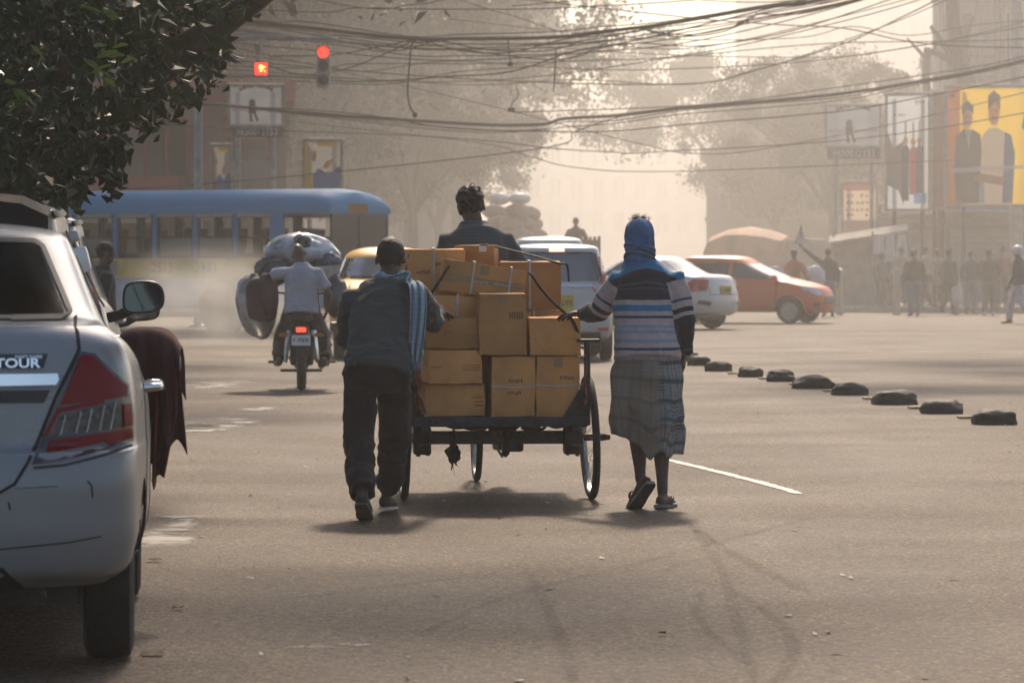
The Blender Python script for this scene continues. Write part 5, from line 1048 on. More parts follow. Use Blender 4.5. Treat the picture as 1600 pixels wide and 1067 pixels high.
ends_ = [(-hy, .0), (-hy + .12, 1), (hy - .45, 1), (hy - .12, .85), (hy, .5)]
mb.rings([[V(x * (1 if k > .5 else .985), y, 2.30 + (z - 2.30) * max(k, .35)) for x, z in prof] for y, k in ends_]); mb.obj('roof', BUSL, b, True)
mb = MB(); mb.box((0, 0, 1.5), (BW - .3, BL - .3, .06)); mb.obj('floor', DARKM, b)
bay = (BL - 1.3) / 9
for sg in (1, -1):
    for k in range(10):
        y = -hy + .12 + k * bay; mb = MB(); mb.box((sg * (hx - .03), y, 1.865), (.055, .10 if k < 9 else .30, .88)); mb.obj('pillar', BUSB if k < 9 else BUSL, b)
    for k in range(9):
        y = -hy + .12 + (k + .5) * bay; ww_ = bay - .12; fr = MB()
        for dy, dz, sy, sz in ((-ww_ / 2 + .02, 0, .04, .86), (ww_ / 2 - .02, 0, .04, .86), (0, .41, ww_ - .08, .04), (0, -.41, ww_ - .08, .04), (0, -.02, ww_ - .08, .035)): fr.box((sg * (hx - .045), y + dy, 1.865 + dz), (.035, sy, sz))
        w_ = fr.obj('window', DARKM, b)
        if (k + (sg > 0)) % 3: g = MB(); g.box((sg * (hx - .05), y, 1.64), (.012, ww_ - .08, .38)); g.obj('pane', BGL, w_)
        g = MB(); g.box((sg * (hx + .02), y, 2.265), (.05, ww_ * .95, .06)); g.obj('rain_visor', INKC, w_)
    mb = MB(); mb.box((sg * (hx + .004), -.3, 1.24), (.012, BL - 1.2, .38)); band = mb.obj('yellow_band', BUSY, b)
    mb = MB(); mb.box((sg * (hx + .009), -hy + 3.2, 1.24), (.01, 3.2, .30)); mb.obj('band_panel', mat('faded_band_panel', (.26, .22, .17), .6), band)
    rz = PI / 2 if sg > 0 else -PI / 2
    text('2515', .26, INKR, b, (sg * (hx + .017), hy - 3.75 if sg > 0 else hy - 2.7, 1.24), (R(90), 0, rz), off=.006); text('2371', .26, INKD, b, (sg * (hx + .017), hy - 2.75 if sg > 0 else hy - 3.7, 1.24), (R(90), 0, rz), off=.004)
    mb = MB(); mb.box((sg * (hx + .003), 0, .86), (.012, BL - .3, .06)); mb.obj('side_strip', BUSL, b)
for k in range(9):
    for sg in (1, -1):
        mb = MB(); mb.box((sg * .72, -hy + .7 + k * bay, 1.72), (.85, .10, .62), (R(-8), 0, 0), .03); mb.obj('seat', PLASTB, b)
mb = MB(); mb.box((0, -hy + .03, 1.85), (BW - .12, .05, .9)); mb.obj('rear_wall', BUSB, b)
# front face: two windscreen panes, board, lamps
for sx_ in (-.56, .56):
    fr = MB()
    for dx, dz, sx2, sz in ((-.53, 0, .05, .86), (.53, 0, .05, .86), (0, .42, 1.06, .05), (0, -.42, 1.06, .05)): fr.box((sx_ + dx, hy - .03, 1.85 + dz), (sx2, .05, sz))
    w_ = fr.obj('windscreen', PLASTB, b); g = MB(); g.box((sx_, hy - .03, 1.85), (1.02, .015, .82)); g.obj('pane', mat('dark_windscreen', (.02, .02, .022), .3, spec=.25), w_)
mb = MB(); mb.box((.1, hy - .02, 2.40), (.75, .05, .17)); mb.obj('route_board', INKO, b); scribble_y = MB()
mb = MB(); mb.box((0, hy + .06, .55), (BW, .12, .2), None, .03); mb.obj('bumper', DARKM, b)
for sx_ in (-.85, .85): mb = MB(); mb.lathe([(0, .03), (.09, .02), (.11, 0)], 16, 'y', (sx_, hy + .0, .85)); mb.obj('headlight', CHROME, b, True)
for wy in (hy - 2.35, -hy + 2.4):
    for sg in (1, -1):
        e = bpy.data.objects.new('wheel', None); link(e, b); e.location = (sg * (hx - .14), wy, .45); r = .45
        mb = MB(); mb.lathe([(.28, -.13), (.40, -.14), (.44, -.1), (.45, 0), (.44, .1), (.40, .14), (.28, .13)], 30); mb.obj('tyre', BLACK, e, True); mb = MB(); mb.lathe([(0, sg * .05), (.1, sg * .06), (.14, sg * .01), (.24, sg * .02), (.28, sg * .12)], 24); mb.obj('rim', RUST, e, True)
        mb = MB(); mb.lathe([(.47, -.02), (.56, -.02), (.56, .02), (.47, .02)], 30, 'x', (sg * (hx + .012), wy, .47)); mb.obj('arch_trim', PLASTB, b, True)
        mb = MB(); mb.lathe([(0, 0), (.5, 0), (.5, .012), (0, .012)], 30, 'x', (sg * (hx + .004) - (.006), wy, .47)); mb.obj('wheel_well', PLASTB, b)

# ================================================================== trucks far ahead
Y = 118; t = thing('loaded_truck', 'truck piled high with brown sacks far ahead in the haze', 'truck', (P(808, 0, Y).x, Y, 0), R(3)); SACKB = mat('jute_sack', (.20, .12, .08), .9, ns=3, na=.3, bump=.6, bs=20)
mb = MB(); mb.box((0, 2, 1.2), (1.75, 4.2, .5), None, .04); mb.obj('bed', BROWNW, t); mb = MB(); mb.box((0, 4.9, 1.3), (1.7, 1.5, 1.7), None, .15); mb.obj('cab', INKB, t); mb = MB(); mb.box((0, -.05, .9), (1.7, .15, .25), None, .02); mb.obj('bumper', DARKM, t)
for x in (-.7, .7):
    for y in (.8, 4.6):
        e = bpy.data.objects.new('wheel', None); link(e, t); e.location = (x, y, .42); mb = MB(); mb.lathe([(.2, -.12), (.38, -.12), (.42, 0), (.38, .12), (.2, .12)], 24); mb.obj('tyre', BLACK, e, True)
rg = random.Random(9)
for k in range(34):
    zz = 1.55 + .33 * (k // 7) + rg.uniform(-.05, .05); sp_ = .78 - .09 * max(0, k // 7 - 2); mb = MB(); mb.ell((rg.uniform(-sp_, sp_), .2 + (k % 7) * .58 + rg.uniform(-.1, .1), zz), (.40, .48, .24), 12, 8, Euler((rg.uniform(-.2, .2), rg.uniform(-.2, .2), rg.uniform(-.4, .4))).to_matrix()); o = mb.obj('sack', SACKB, None, True); o.location = t.location; o.rotation_euler = t.rotation_euler
    tag(o, 'brown sack heaped in the pile on the hazy far truck', 'sack', 'brown sacks piled on the far truck')
for dx, nm in ((-.55, 'left'), (.08, 'right')):
    mb = MB(); mb.ell((dx, .3, 3.3), (.34, .42, .2), 12, 8); o = mb.obj('sack', WHITEP, None, True); o.location = t.location; tag(o, f'white sack on top of the far truck load, {nm} of the two', 'sack')
Y = 100; t = thing('open_truck', 'small open truck with a plank side, a man standing in it', 'truck', (P(893, 0, Y).x, Y, 0), R(3)); mb = MB(); mb.box((0, 1.6, .75), (1.35, 3.2, .3), None, .03); mb.obj('bed', RUST, t)
for x, y, sx_, sy in ((-.68, 1.6, .05, 3.2), (.68, 1.6, .05, 3.2), (0, .02, 1.3, .05)):
    for k in range(4): mb = MB(); mb.box((x, y, 1.02 + k * .27), (sx_, sy, .2)); mb.obj('plank', mat('truck_plank', (.30, .20, .13), .8, ns=3, na=.3) if k == 0 and sx_ > 1 else BROWNW, t)
for x in (-.68, .68):
    for y in (0.0, 1.6, 3.2): mb = MB(); mb.box((x * 1.06, y, 1.45), (.07, .07, 1.15)); mb.obj('post', RUST, t)
mb = MB(); mb.box((0, 3.9, 1.25), (1.35, 1.2, 1.6), None, .15); mb.obj('cab', BUSY, t)
for x in (-.58, .58):
    for y in (.8, 3.9): e = bpy.data.objects.new('wheel', None); link(e, t); e.location = (x, y, .33); mb = MB(); mb.lathe([(.15, -.09), (.3, -.09), (.33, 0), (.3, .09), (.15, .09)], 20); mb.obj('tyre', BLACK, e, True)
# truck under an orange tarpaulin
Y = 122; t = thing('tarped_truck', 'truck covered with a bulging orange brown tarpaulin at right centre', 'truck', (P(1172, 0, Y).x, Y, 0), R(70)); mb = MB(); mb.box((0, 0, 1.05), (1.9, 2.7, .35), None, .03); mb.obj('bed', RUST, t)
mb = MB(); rg = random.Random(4); rr_ = []
for y, hh in ((-1.32, .55), (-1.25, .95), (-.7, 1.15), (0, 1.25), (.6, 1.15), (1.15, 1.0), (1.28, .55)): rr_.append([V(x * (.96 if abs(y) > 1.2 else 1.02) + rg.uniform(-.04, .04), y, 1.2 + hh * zz + rg.uniform(-.05, .05)) for x, zz in ((-.98, -.02), (-.98, .45), (-.85, .82), (-.4, .98), (0, 1.02), (.45, .97), (.86, .8), (.98, .45), (.98, -.02))])
mb.rings(rr_, closed=False, cap=False); o = mb.obj('tarpaulin', mat('orange_tarpaulin', (.40, .15, .06), .7, ns=2, na=.35, bump=.5, bs=8), t, True); o.modifiers.new('s', 'SOLIDIFY').thickness = .02
mb = MB(); mb.box((0, -1.85, 1.35), (1.7, .95, 1.5), None, .16); mb.obj('cab', GREYW, t)
for x in (-.75, .75):
    for y in (-1.8, .8): e = bpy.data.objects.new('wheel', None); link(e, t); e.location = (x, y, .4); mb = MB(); mb.lathe([(.2, -.11), (.36, -.11), (.4, 0), (.36, .11), (.2, .11)], 20); mb.obj('tyre', BLACK, e, True)

# ================================================================== motorcycle
mc = thing('motorcycle', 'black motorcycle with its red tail lamp lit, overloaded with bundles', 'motorcycle', (P(471, 0, 40.9).x, 40.9, 0), R(2.5))
def spoked(parent, loc, r, rim_r, tw, n=30, hub=.03, hubw=.09, tyre_m=BLACK, cross=3):
    e = bpy.data.objects.new('wheel', None); link(e, parent); e.location = loc; mb = MB()
    mb.lathe([(r - tw * .5 + tw * .5 * math.cos(a), tw * .5 * math.sin(a)) for a in np.linspace(0, 2 * PI, 11)], 48); mb.obj('tyre', tyre_m, e, True)
    mb = MB(); mb.lathe([(rim_r, -tw * .38), (rim_r - .012, -tw * .36), (rim_r - .016, 0), (rim_r - .012, tw * .36), (rim_r, tw * .38)], 48); mb.obj('rim', STEEL, e, True)
    mb = MB(); mb.lathe([(0, -hubw / 2), (hub, -hubw / 2), (hub, -hubw * .38), (hub * .6, -hubw * .34), (hub * .6, hubw * .34), (hub, hubw * .38), (hub, hubw / 2), (0, hubw / 2)], 20); mb.obj('hub', DARKM, e, True)
    mb = MB()
    for k in range(n):
        sd = 1 if k % 2 else -1; a = 2 * PI * k / n; b2 = a + (cross * 2 * PI / n) * (1 if (k // 2) % 2 else -1) * 1.5
        mb.cyl((sd * hubw * .42, hub * math.cos(b2), hub * math.sin(b2)), (0, (rim_r - .012) * math.cos(a), (rim_r - .012) * math.sin(a)), .0015 if r > .3 else .002, None, 4)
    tag(mb.obj('spokes', STEEL, e), kind='stuff'); return e
spoked(mc, (0, 0, .30), .30, .225, .10, 18, .06, .14); spoked(mc, (0, 1.26, .30), .30, .235, .085, 18, .05, .12)
mb = MB(); mb.rings([[V(x * wd, y, z) for x, z in ((-.05, 0), (.05, 0), (.045, .02), (-.045, .02))] if False else [V(-wd, y, z), V(wd, y, z), V(wd * .85, y, z + .035), V(-wd * .85, y, z + .035)] for y, z, wd in ((-.34, .40, .05), (-.30, .52, .06), (-.20, .63, .07), (0, .68, .08))]); mb.obj('rear_mudguard', PLASTB, mc)
mb = MB(); mb.box((0, .22, .76), (.24, .75, .09), (R(-3), 0, 0), .04); mb.obj('seat', PLASTB, mc, True)
mb = MB(); mb.ell((0, .72, .82), (.15, .28, .14), 16, 10); mb.obj('fuel_tank', DARKM, mc, True)
mb = MB(); mb.box((0, .55, .42), (.26, .36, .34), None, .06); mb.obj('engine', DARKM, mc, True)
mb = MB(); mb.box((0, -.30, .655), (.15, .07, .09), None, .02); mb.obj('lamp_housing', PLASTB, mc, True)
mb = MB(); mb.box((0, -.335, .655), (.105, .03, .05), None, .012); mb.obj('tail_lamp', mat('lit_tail_lamp', (1.0, .06, .03), .4, emit=1.6), mc)
plate(mc, 0, -.36, .545, .20, .11, WHITEP, 'motorbike', 0, R(-12))
mb = MB(); mb.box((0, -.33, .43), (.13, .02, .14), (R(-14), 0, 0), .01); mb.obj('mud_flap', BLACK, mc)
for sg in (1, -1):
    mb = MB(); mb.tube([(sg * .17, 0, .30), (sg * .15, .0, .48), (sg * .13, .02, .64)], [.02, .03, .028], 10); mb.obj('shock_absorber', CHROME if sg > 0 else STEEL, mc, True)
    mb = MB(); mb.box((sg * .19, -.27, .60), (.10, .05, .045), None, .015); mb.obj('turn_lamp', INKO, mc); mb = MB(); mb.tube([(sg * .10, 0, .30), (sg * .13, .5, .34)], .018, 8); mb.obj('swingarm', DARKM, mc, True)
    mb = MB(); mb.tube([(sg * .10, 1.26, .30), (sg * .10, 1.12, .68), (sg * .09, 1.02, .95)], .022, 8); mb.obj('fork', STEEL, mc, True); mb = MB(); mb.box((sg * .30, .32, .30), (.12, .06, .03), None, .01); mb.obj('footrest', BLACK, mc)
    mb = MB(); mb.tube([(0, 1.0, 1.0), (sg * .18, 1.0, 1.03), (sg * .34, .90, 1.05)], .014, 8); mb.obj('handlebar', DARKM, mc, True)
mb = MB(); mb.tube([(.20, .7, .30), (.21, .3, .26), (.22, -.15, .30)], [.025, .035, .05], 12); mb.obj('exhaust_pipe', DARKM, mc, True); mb = MB(); mb.tube([(-.22, -.1, .22), (.22, -.1, .22)], .015, 8); mb.obj('crash_bar', DARKM, mc, True)
mb = MB(); mb.lathe([(0, .1), (.08, .08), (.09, 0), (.07, -.08), (0, -.1)], 18, 'y', (0, 1.12, .92)); mb.obj('headlamp', CHROME, mc, True)

# ================================================================== tricycle cart
CY, CA = 22.2, .073
cart = thing('tricycle_cart', 'loaded three wheeled pedal cart stacked with cartons', 'pedal cart', (-.085, CY, 0), math.atan(CA))
CM = cart.matrix_basis.copy() if False else Matrix.Translation((-.085, CY, 0)) @ Matrix.Rotation(math.atan(CA), 4, 'Z')
FR = mat('blackened_frame_paint', (.028, .030, .034), .6, .4, ns=18, na=.6, bump=.4, bs=60); BLF = mat('dark_blue_frame_paint', (.022, .032, .042), .5, .3, ns=16, na=.6, bump=.3, bs=60); WOODD = mat('grimy_plank', (.06, .045, .035), .85, ns=8, na=.5, bump=.5, bs=40)
sp1 = spoked(cart, (-.535, 0, .362), .362, .325, .045, 40, .035, .11); sp1.rotation_euler = (0, R(1.0), 0)
sp2 = spoked(cart, (.535, 0, .362), .362, .325, .045, 40, .035, .11); sp2.rotation_euler = (0, R(-2.2), R(1.5))
spoked(cart, (0, 1.88, .350), .350, .313, .042, 36, .03, .1)
mb = MB(); mb.box((0, 0, .362), (.96, .075, .075), None, .008); mb.obj('axle_beam', FR, cart); mb = MB(); mb.cyl((-.64, 0, .362), (.65, 0, .362), .017, None, 12); mb.obj('axle_rod', DARKM, cart, True)
for sg in (1, -1):
    mb = MB(); mb.cyl((sg * .60, 0, .362), (sg * .655, 0, .362), .024, .014, 12); mb.obj('axle_nut', RUST, cart, True)
    for k in range(4): mb = MB(); mb.box((sg * .43, 0, .325 - k * .012 + .11 * 0), (.06, .62 - k * .14, .010), None, .002); mb.obj('leaf_spring', RUST, cart)
    mb = MB(); mb.box((sg * .435, 0, .345), (.10, .13, .16), None, .012); mb.obj('spring_block', FR, cart); mb = MB(); mb.box((sg * .43, -.02, .425), (.05, .5, .05), None, .006); mb.obj('bed_runner', FR, cart)
    mb = MB(); mb.cyl((sg * .405, -.05, .30), (sg * .405, -.05, .26), .012, None, 8); mb.cyl((sg * .46, -.05, .30), (sg * .46, -.05, .255), .012, None, 8); mb.obj('clamp_bolt', RUST, cart)
mb = MB(); mb.lathe([(0, -.02), (.085, -.02), (.10, -.004), (.10, .004), (.085, .02), (0, .02)], 28, 'x', (.05, .03, .345)); mb.obj('sprocket', RUST, cart, True); mb = MB(); mb.box((.10, 0, .325), (.10, .10, .09), None, .02); mb.obj('bearing_housing', FR, cart); mb = MB(); mb.box((-.0, .0, .40), (.10, .08, .07), None, .015); mb.obj('bracket', FR, cart)
mb = MB(); mb.tube(spline([(.03, .03, .25), (.04, .8, .28), (.03, 1.25, .31)], 4), .008, 6); mb.tube(spline([(.03, .03, .44), (.04, .8, .40), (.03, 1.25, .37)], 4), .008, 6); mb.obj('chain', DARKM, cart, True)
# bed: deck planks on an angle iron frame
for k in range(7): mb = MB(); mb.box((-.42 + k * .14, .47, .478), (.132, 1.42, .022), None, .003); mb.obj('deck_plank', WOODD, cart)
for y in (-.25, 1.19): mb = MB(); mb.box((0, y, .462), (1.0, .035, .055), None, .004); mb.obj('bed_frame', BLF if y < 0 else FR, cart)
for sg in (1, -1): mb = MB(); mb.box((sg * .485, .47, .455), (.035, 1.42, .05), None, .004); mb.obj('bed_frame', FR, cart)
for x, z, s_ in ((-.14, .432, .09), (-.24, .438, .07), (.18, .425, .06), (.33, .44, .05), (.02, .43, .1)):
    mb = MB(); mb.ell((x, -.18, z), (s_, .05, .022), 10, 6); mb.obj('rag_scrap', BLACK, cart, True)
mb = MB(); mb.tube(spline([(.16, -.2, .445), (.20, -.2, .415), (.25, -.2, .42), (.27, -.2, .45)], 4), .009, 6); mb.obj('rope_loop', BLACK, cart, True)
# posts and side rails
def bar(name, a, b, r, m): mb = MB(); mb.cyl(a, b, r, None, 10); return mb.obj(name, m, cart, True)
bar('corner_post', (.50, -.235, .44), (.50, -.235, .915), .019, BLF); mb = MB(); mb.box((.505, -.235, .925), (.13, .06, .018), None, .004); mb.obj('post_cap', BLF, cart); bar('corner_post', (.50, 1.17, .44), (.50, 1.17, .90), .016, BLF)
mb = MB(); mb.prism([(-.25, .44), (.05, .44), (.05, .80), (-.02, .80)], .44, .452, 'x'); 
mb = MB(); mb.prism([(.36, .49), (.50, .49), (.50, .72)], -.246, -.238, 'y'); mb.obj('gusset_plate', FR, cart)
bar('side_rail', (.50, -.23, .88), (.50, 1.17, .88), .011, BLF); bar('side_rail', (.50, -.23, .66), (.50, 1.17, .66), .009, RUST)
for y, z in ((-.235, .95), (.25, .93), (.72, .93), (1.17, .93)): bar('corner_post', (-.50, y, .44), (-.505, y, z), .013, FR if y < .5 else RUST)
for z in (.55, .70, .82, .92): bar('side_rail', (-.50, -.24, z), (-.505, 1.17, z), .010, RUST)
bar('side_rail', (-.43, -.245, .50), (-.50, -.245, .70), .011, RUST); bar('side_rail', (-.50, -.245, .70), (-.53, -.20, .78), .008, FR)
# drive frame, fork, handlebar, saddle
bar('main_tube', (0, 1.15, .46), (0, 1.60, .86), .022, FR); bar('main_tube', (0, 1.15, .44), (0, 1.42, .34), .020, FR); bar('down_tube', (0, 1.30, .32), (0, 1.64, .76), .018, FR); bar('seat_tube', (0, 1.28, .34), (0, 1.12, .92), .018, FR); bar('head_tube', (0, 1.66, .74), (0, 1.58, .96), .024, FR); bar('stem', (0, 1.58, .95), (0, 1.55, 1.06), .014, CHROME)
for sg in (1, -1):
    bar('fork', (sg * .05, 1.88, .35), (sg * .05, 1.66, .74), .013, FR); mb = MB(); mb.tube(spline([(0, 1.55, 1.06), (sg * .16, 1.56, 1.10), (sg * .26, 1.46, 1.09), (sg * .27, 1.34, 1.07)], 5), .011, 8); mb.obj('handlebar', CHROME, cart, True); bar('handle_grip', (sg * .27, 1.36, 1.073), (sg * .272, 1.25, 1.062), .016, BLACK)
    bar('crank', (sg * .06, 1.30, .34), (sg * .08, 1.30 + sg * .12, .34 - sg * .11), .010, STEEL); mb = MB(); mb.box((sg * .13, 1.30 + sg * .12, .34 - sg * .11), (.09, .07, .022), None, .005); mb.obj('pedal', BLACK, cart)
mb = MB(); mb.rings([[V(x * wd, 1.10 + y, .93 + .05 * (1 - x * x) + z) for x in np.linspace(-1, 1, 9)] + [V(x * wd * .9, 1.10 + y, .90 + z) for x in np.linspace(1, -1, 9)] for y, wd, z in ((-.13, .05, .0), (-.10, .11, .015), (0, .12, .0), (.08, .05, -.01), (.17, .025, -.015))]); mb.obj('saddle', PLASTB, cart, True)
# rag tied under the axle
rg_ = thing('rag', 'torn black rag hanging from the axle beam of the cart', 'rag', CM @ V(-.255, -.045, .33)); bm = bmesh.new(); bmesh.ops.create_grid(bm, x_segments=10, y_segments=14, size=.5); me = bpy.data.meshes.new('rag'); bm.to_mesh(me); bm.free(); c_ = co_of(me); t_ = .5 - c_[:, 1]
wd_ = np.interp(t_, [0, .15, .4, .7, 1.0], [.03, .055, .085, .065, .035]); set_co(me, np.stack([c_[:, 0] * wd_ + .012 * vnoise(c_, 6, 3), .02 * np.sin(c_[:, 0] * 12) + .01, -t_ * .135 - .025 * vnoise(c_ * np.array([1, 0, 0]), 7, 9) * t_], 1)); o = mesh_obj('torn_strip', me, BLACK, rg_, True); o.modifiers.new('s', 'SOLIDIFY').thickness = .004
mb = MB(); mb.tube([(0, .0, -.02), (.002, 0, .05), (.0, .045, .075)], .008, 6); mb.obj('knot', BLACK, rg_, True); mb = MB(); mb.tube([(.0, 0, -.13), (.003, 0, -.19)], .0012, 4); mb.obj('thread', BLACK, rg_)

# ------------------------------------------------ cartons
def cardboard(name, col):
    m = mat(name, col, .78, ns=3.5, na=.22, rand=.36, spec=.25); t = m.node_tree; b = t.nodes['Principled BSDF']; N = t.nodes.new; L = t.links.new; tc = N('ShaderNodeTexCoord')
    wv = N('ShaderNodeTexWave'); wv.bands_direction = 'Z'; wv.inputs['Scale'].default_value = 28; wv.inputs['Distortion'].default_value = .6; L(tc.outputs['Object'], wv.inputs[0]); n = N('ShaderNodeTexNoise'); n.inputs['Scale'].default_value = 14; n.inputs['Detail'].default_value = 6; L(tc.outputs['Object'], n.inputs[0])
    a = N('ShaderNodeMath'); a.operation = 'MULTIPLY_ADD'; a.inputs[1].default_value = .12; L(wv.outputs[1], a.inputs[0]); L(n.outputs[0], a.inputs[2]); bp = N('ShaderNodeBump'); bp.inputs['Strength'].default_value = .35; bp.inputs['Distance'].default_value = .01; L(a.outputs[0], bp.inputs['Height']); L(bp.outputs[0], b.inputs['Normal'])
    # grime: darker scuffs with a shape of their own
    n2 = N('ShaderNodeTexNoise'); n2.inputs['Scale'].default_value = 7; n2.inputs['Detail'].default_value = 9; n2.inputs['Roughness'].default_value = .7; L(tc.outputs['Object'], n2.inputs[0]); mr = N('ShaderNodeMapRange'); mr.inputs[1].default_value = .55; mr.inputs[2].default_value = .72; mr.inputs[4].default_value = .4; L(n2.outputs[0], mr.inputs[0])
    x = N('ShaderNodeMix'); x.data_type = 'RGBA'; src = b.inputs['Base Color'].links[0].from_socket; L(mr.outputs[0], x.inputs[0]); L(src, x.inputs[6]); x.inputs[7].default_value = (.22, .125, .06, 1); L(x.outputs[2], b.inputs['Base Color']); return m
CARD = cardboard('brown_cardboard', (.60, .295, .108)); TAPE = mat('brown_parcel_tape', (.34, .20, .09), .22, ns=8, na=.2, coat=.5); STRAP = mat('white_pp_strap', (.52, .50, .47), .35, ns=20, na=.2); SEAM = mat('carton_seam', (.06, .035, .02), .9); PRNT = mat('pale_tape_print', (.50, .42, .33), .5); INKC2 = mat('carton_ink', (.26, .13, .06), .7)
def carton(label, x0, x1, z0, z1, y0, y1, straps=(), hstrap=(), rz=0.0, ry=0.0, tape=False, marks=0, seed=0, open_flap=0.0, crease=None, tprint=False):
    wd, ht, dp = x1 - x0 - .008, z1 - z0 - .002, y1 - y0; rz += random.Random(seed + 77).uniform(-.03, .03); M = CM @ Matrix.Translation(((x0 + x1) / 2, (y0 + y1) / 2, (z0 + z1) / 2)) @ Euler((0, ry, rz)).to_matrix().to_4x4()
    t = bpy.data.objects.new('carton', None); link(t); t.matrix_basis = M; tag(t, label, 'carton', 'cartons stacked on the pedal cart'); t.empty_display_size = .1
    bm = bmesh.new(); bmesh.ops.create_cube(bm, size=1); bmesh.ops.subdivide_edges(bm, edges=bm.edges[:], cuts=7, use_grid_fill=True); a = np.array([v.co[:] for v in bm.verts]); edge = (np.abs(a) > .499).sum(1)
    q = a * np.array([wd, dp, ht]); nz = np.stack([vnoise(a, 2.3, seed * 13 + k * 5) for k in range(3)], 1)
    bul = np.prod(np.where(np.abs(a) > .499, 1, np.cos(a * PI)), 1)[:, None] * np.sign(a) * (np.abs(a) > .499) * .006
    q += bul + nz * np.where(edge[:, None] >= 2, .0035, .0045); q -= np.sign(a) * (np.abs(a) > .499) * (edge[:, None] >= 2) * .0045
    for v, c_ in zip(bm.verts, q): v.co = c_
    me = bpy.data.meshes.new('box'); bm.to_mesh(me); bm.free(); o = mesh_obj('box', me, CARD, t)
    # top flaps with a lifted edge, seam and tape
    for sg in (1, -1):
        mb = MB(); lift = open_flap * (.5 + .5 * random.Random(seed + sg).random()); vs = []
        for i in range(5):
            u = i / 4 * 2 - 1
            for j in range(4): w_ = j / 3; vs.append((u * (wd / 2 - .003), sg * (dp / 2 - .002 - w_ * (dp / 2 - .004)), ht / 2 + .0035 + lift * w_ * (1 + .4 * math.sin(u * 3 + seed)) * .6))
        mb.add(vs, [(i * 4 + j, i * 4 + j + 1, i * 4 + j + 5, i * 4 + j + 4) for i in range(4) for j in range(3)]); fo = mb.obj('flap', CARD, t); fo.modifiers.new('s', 'SOLIDIFY').thickness = .004
    mb = MB(); mb.box((0, 0, ht / 2 + .008), (wd * .98, .05, .0015)); mb.obj('tape', TAPE, t)
    mb = MB(); mb.box((wd / 2 * .0, -dp / 2 - .0055, ht / 2 - .03), (.05, .0015, .055)) if tape else mb.box((-wd / 2 - .004, 0, ht / 2 - .03), (.0015, .05, .06)); mb.obj('tape', TAPE, t)
    if tprint:
        mb = MB(); mb.box((0, -dp / 2 - .0075, -.005), (wd * .97, .0015, .035)); mb.obj('tape_band', TAPE, t); rg = random.Random(3); mb = MB()
        for k in range(17):
            if k in (7, 8): continue
            mb.box((-.05 + k * .0125, -dp / 2 - .009, -.012 + rg.uniform(-.002, .002)), (.009, .001, rg.uniform(.010, .018)))
        mb.obj('tape_print', PRNT, t)
    rg = random.Random(seed)
    for s in straps:
        x = s * wd; e_ = rg.uniform(-.006, .006); pts = [(x + e_, dp / 2 + .007, -ht / 2 - .0), (x + e_, dp / 2 + .007, ht / 2 + .012), (x, 0, ht / 2 + .016), (x, -dp / 2 - .009, ht / 2 + .012), (x - e_, -dp / 2 - .011, 0), (x - e_ * 1.5, -dp / 2 - .009, -ht / 2)]
        mb = MB(); vs = []
        for p in pts: vs += [(p[0] - .006, p[1], p[2]), (p[0] + .006, p[1], p[2])]
        mb.add(vs, [(2 * k, 2 * k + 1, 2 * k + 3, 2 * k + 2) for k in range(len(pts) - 1)]); so = mb.obj('strap', STRAP, t); so.modifiers.new('s', 'SOLIDIFY').thickness = .0015
    for s in hstrap:
        z = s * ht; mb = MB(); n = 9; vs = []
        for k in range(n): u = k / (n - 1) * 2 - 1; vs += [(u * (wd / 2 + .003), -dp / 2 - .0085, z - .0045 + .004 * math.sin(3 * u + seed)), (u * (wd / 2 + .003), -dp / 2 - .0085, z + .0045 + .004 * math.sin(3 * u + seed))]
        mb.add(vs, [(2 * k, 2 * k + 1, 2 * k + 3, 2 * k + 2) for k in range(n - 1)]); so = mb.obj('strap', STRAP, t); so.modifiers.new('s', 'SOLIDIFY').thickness = .0015
    for k in range(marks):
        mb = MB(); cx_, cz_ = rg.uniform(-.25, .25) * wd, rg.uniform(-.15, .25) * ht
        for q_ in range(6): mb.box((cx_ + q_ * .014, -dp / 2 - .0075, cz_ + rg.uniform(-.003, .003)), (.009, .0008, rg.uniform(.012, .024)), (0, rg.uniform(-.25, .25), 0))
        mb.obj('ink_mark', INKC2, t)
    if crease:
        mb = MB()
        for (ax, az), (bx, bz) in crease: mb.tube([(ax * wd, -dp / 2 - .004, az * ht), (bx * wd, -dp / 2 - .004, bz * ht)], .0035, 5)
        mb.obj('crease', CARD, t)
    return t
g = .004
carton('carton at bottom left of the cart, pushed back behind the frame', -.435, -.085, .491, .672, -.17, .22, seed=1, crease=[((.30, .1), (.47, .12)), ((.32, -.05), (.47, -.03)), ((.33, -.16), (.47, -.14))])
carton('carton second from the bottom in the left stack, with scuff lines', -.428, -.115, .681, .868, -.22, .20, rz=.10, seed=2, open_flap=.012, crease=[((.05, .05), (.47, .06)), ((.12, -.02), (.47, -.01)), ((.14, -.10), (.46, -.08)), ((-.47, .0), (-.25, .01))])
carton('carton under the left man\'s hand, third up in the left stack', -.415, -.112, .878, 1.052, -.21, .22, rz=-.02, seed=3, open_flap=.016, marks=1)
carton('low carton at the bottom centre with a white strap across', -.050, .206, .491, .832, -.22, .22, hstrap=(-.0,), seed=4, marks=2)
carton('carton at the bottom right of the cart with a white strap across', .212, .466, .491, .832, -.22, .22, hstrap=(.02,), seed=5, tape=True, marks=1)
carton('tall upright carton in the middle of the cart', -.128, .151, .842, 1.190, -.24, .0, rz=.03, seed=6, open_flap=.01, marks=2, tape=True)
carton('carton under the striped man\'s hand at the right of the stack', .160, .462, .842, 1.052, -.24, .20, rz=.01, seed=7, open_flap=.014, crease=[((-.42, .0), (-.20, -.42)), ((-.20, -.42), (.2, -.46))])
carton('small carton with a strap behind the left man\'s hand', -.412, -.105, 1.064, 1.178, .0, .24, straps=(.08,), seed=8, ry=R(4), rz=.02)
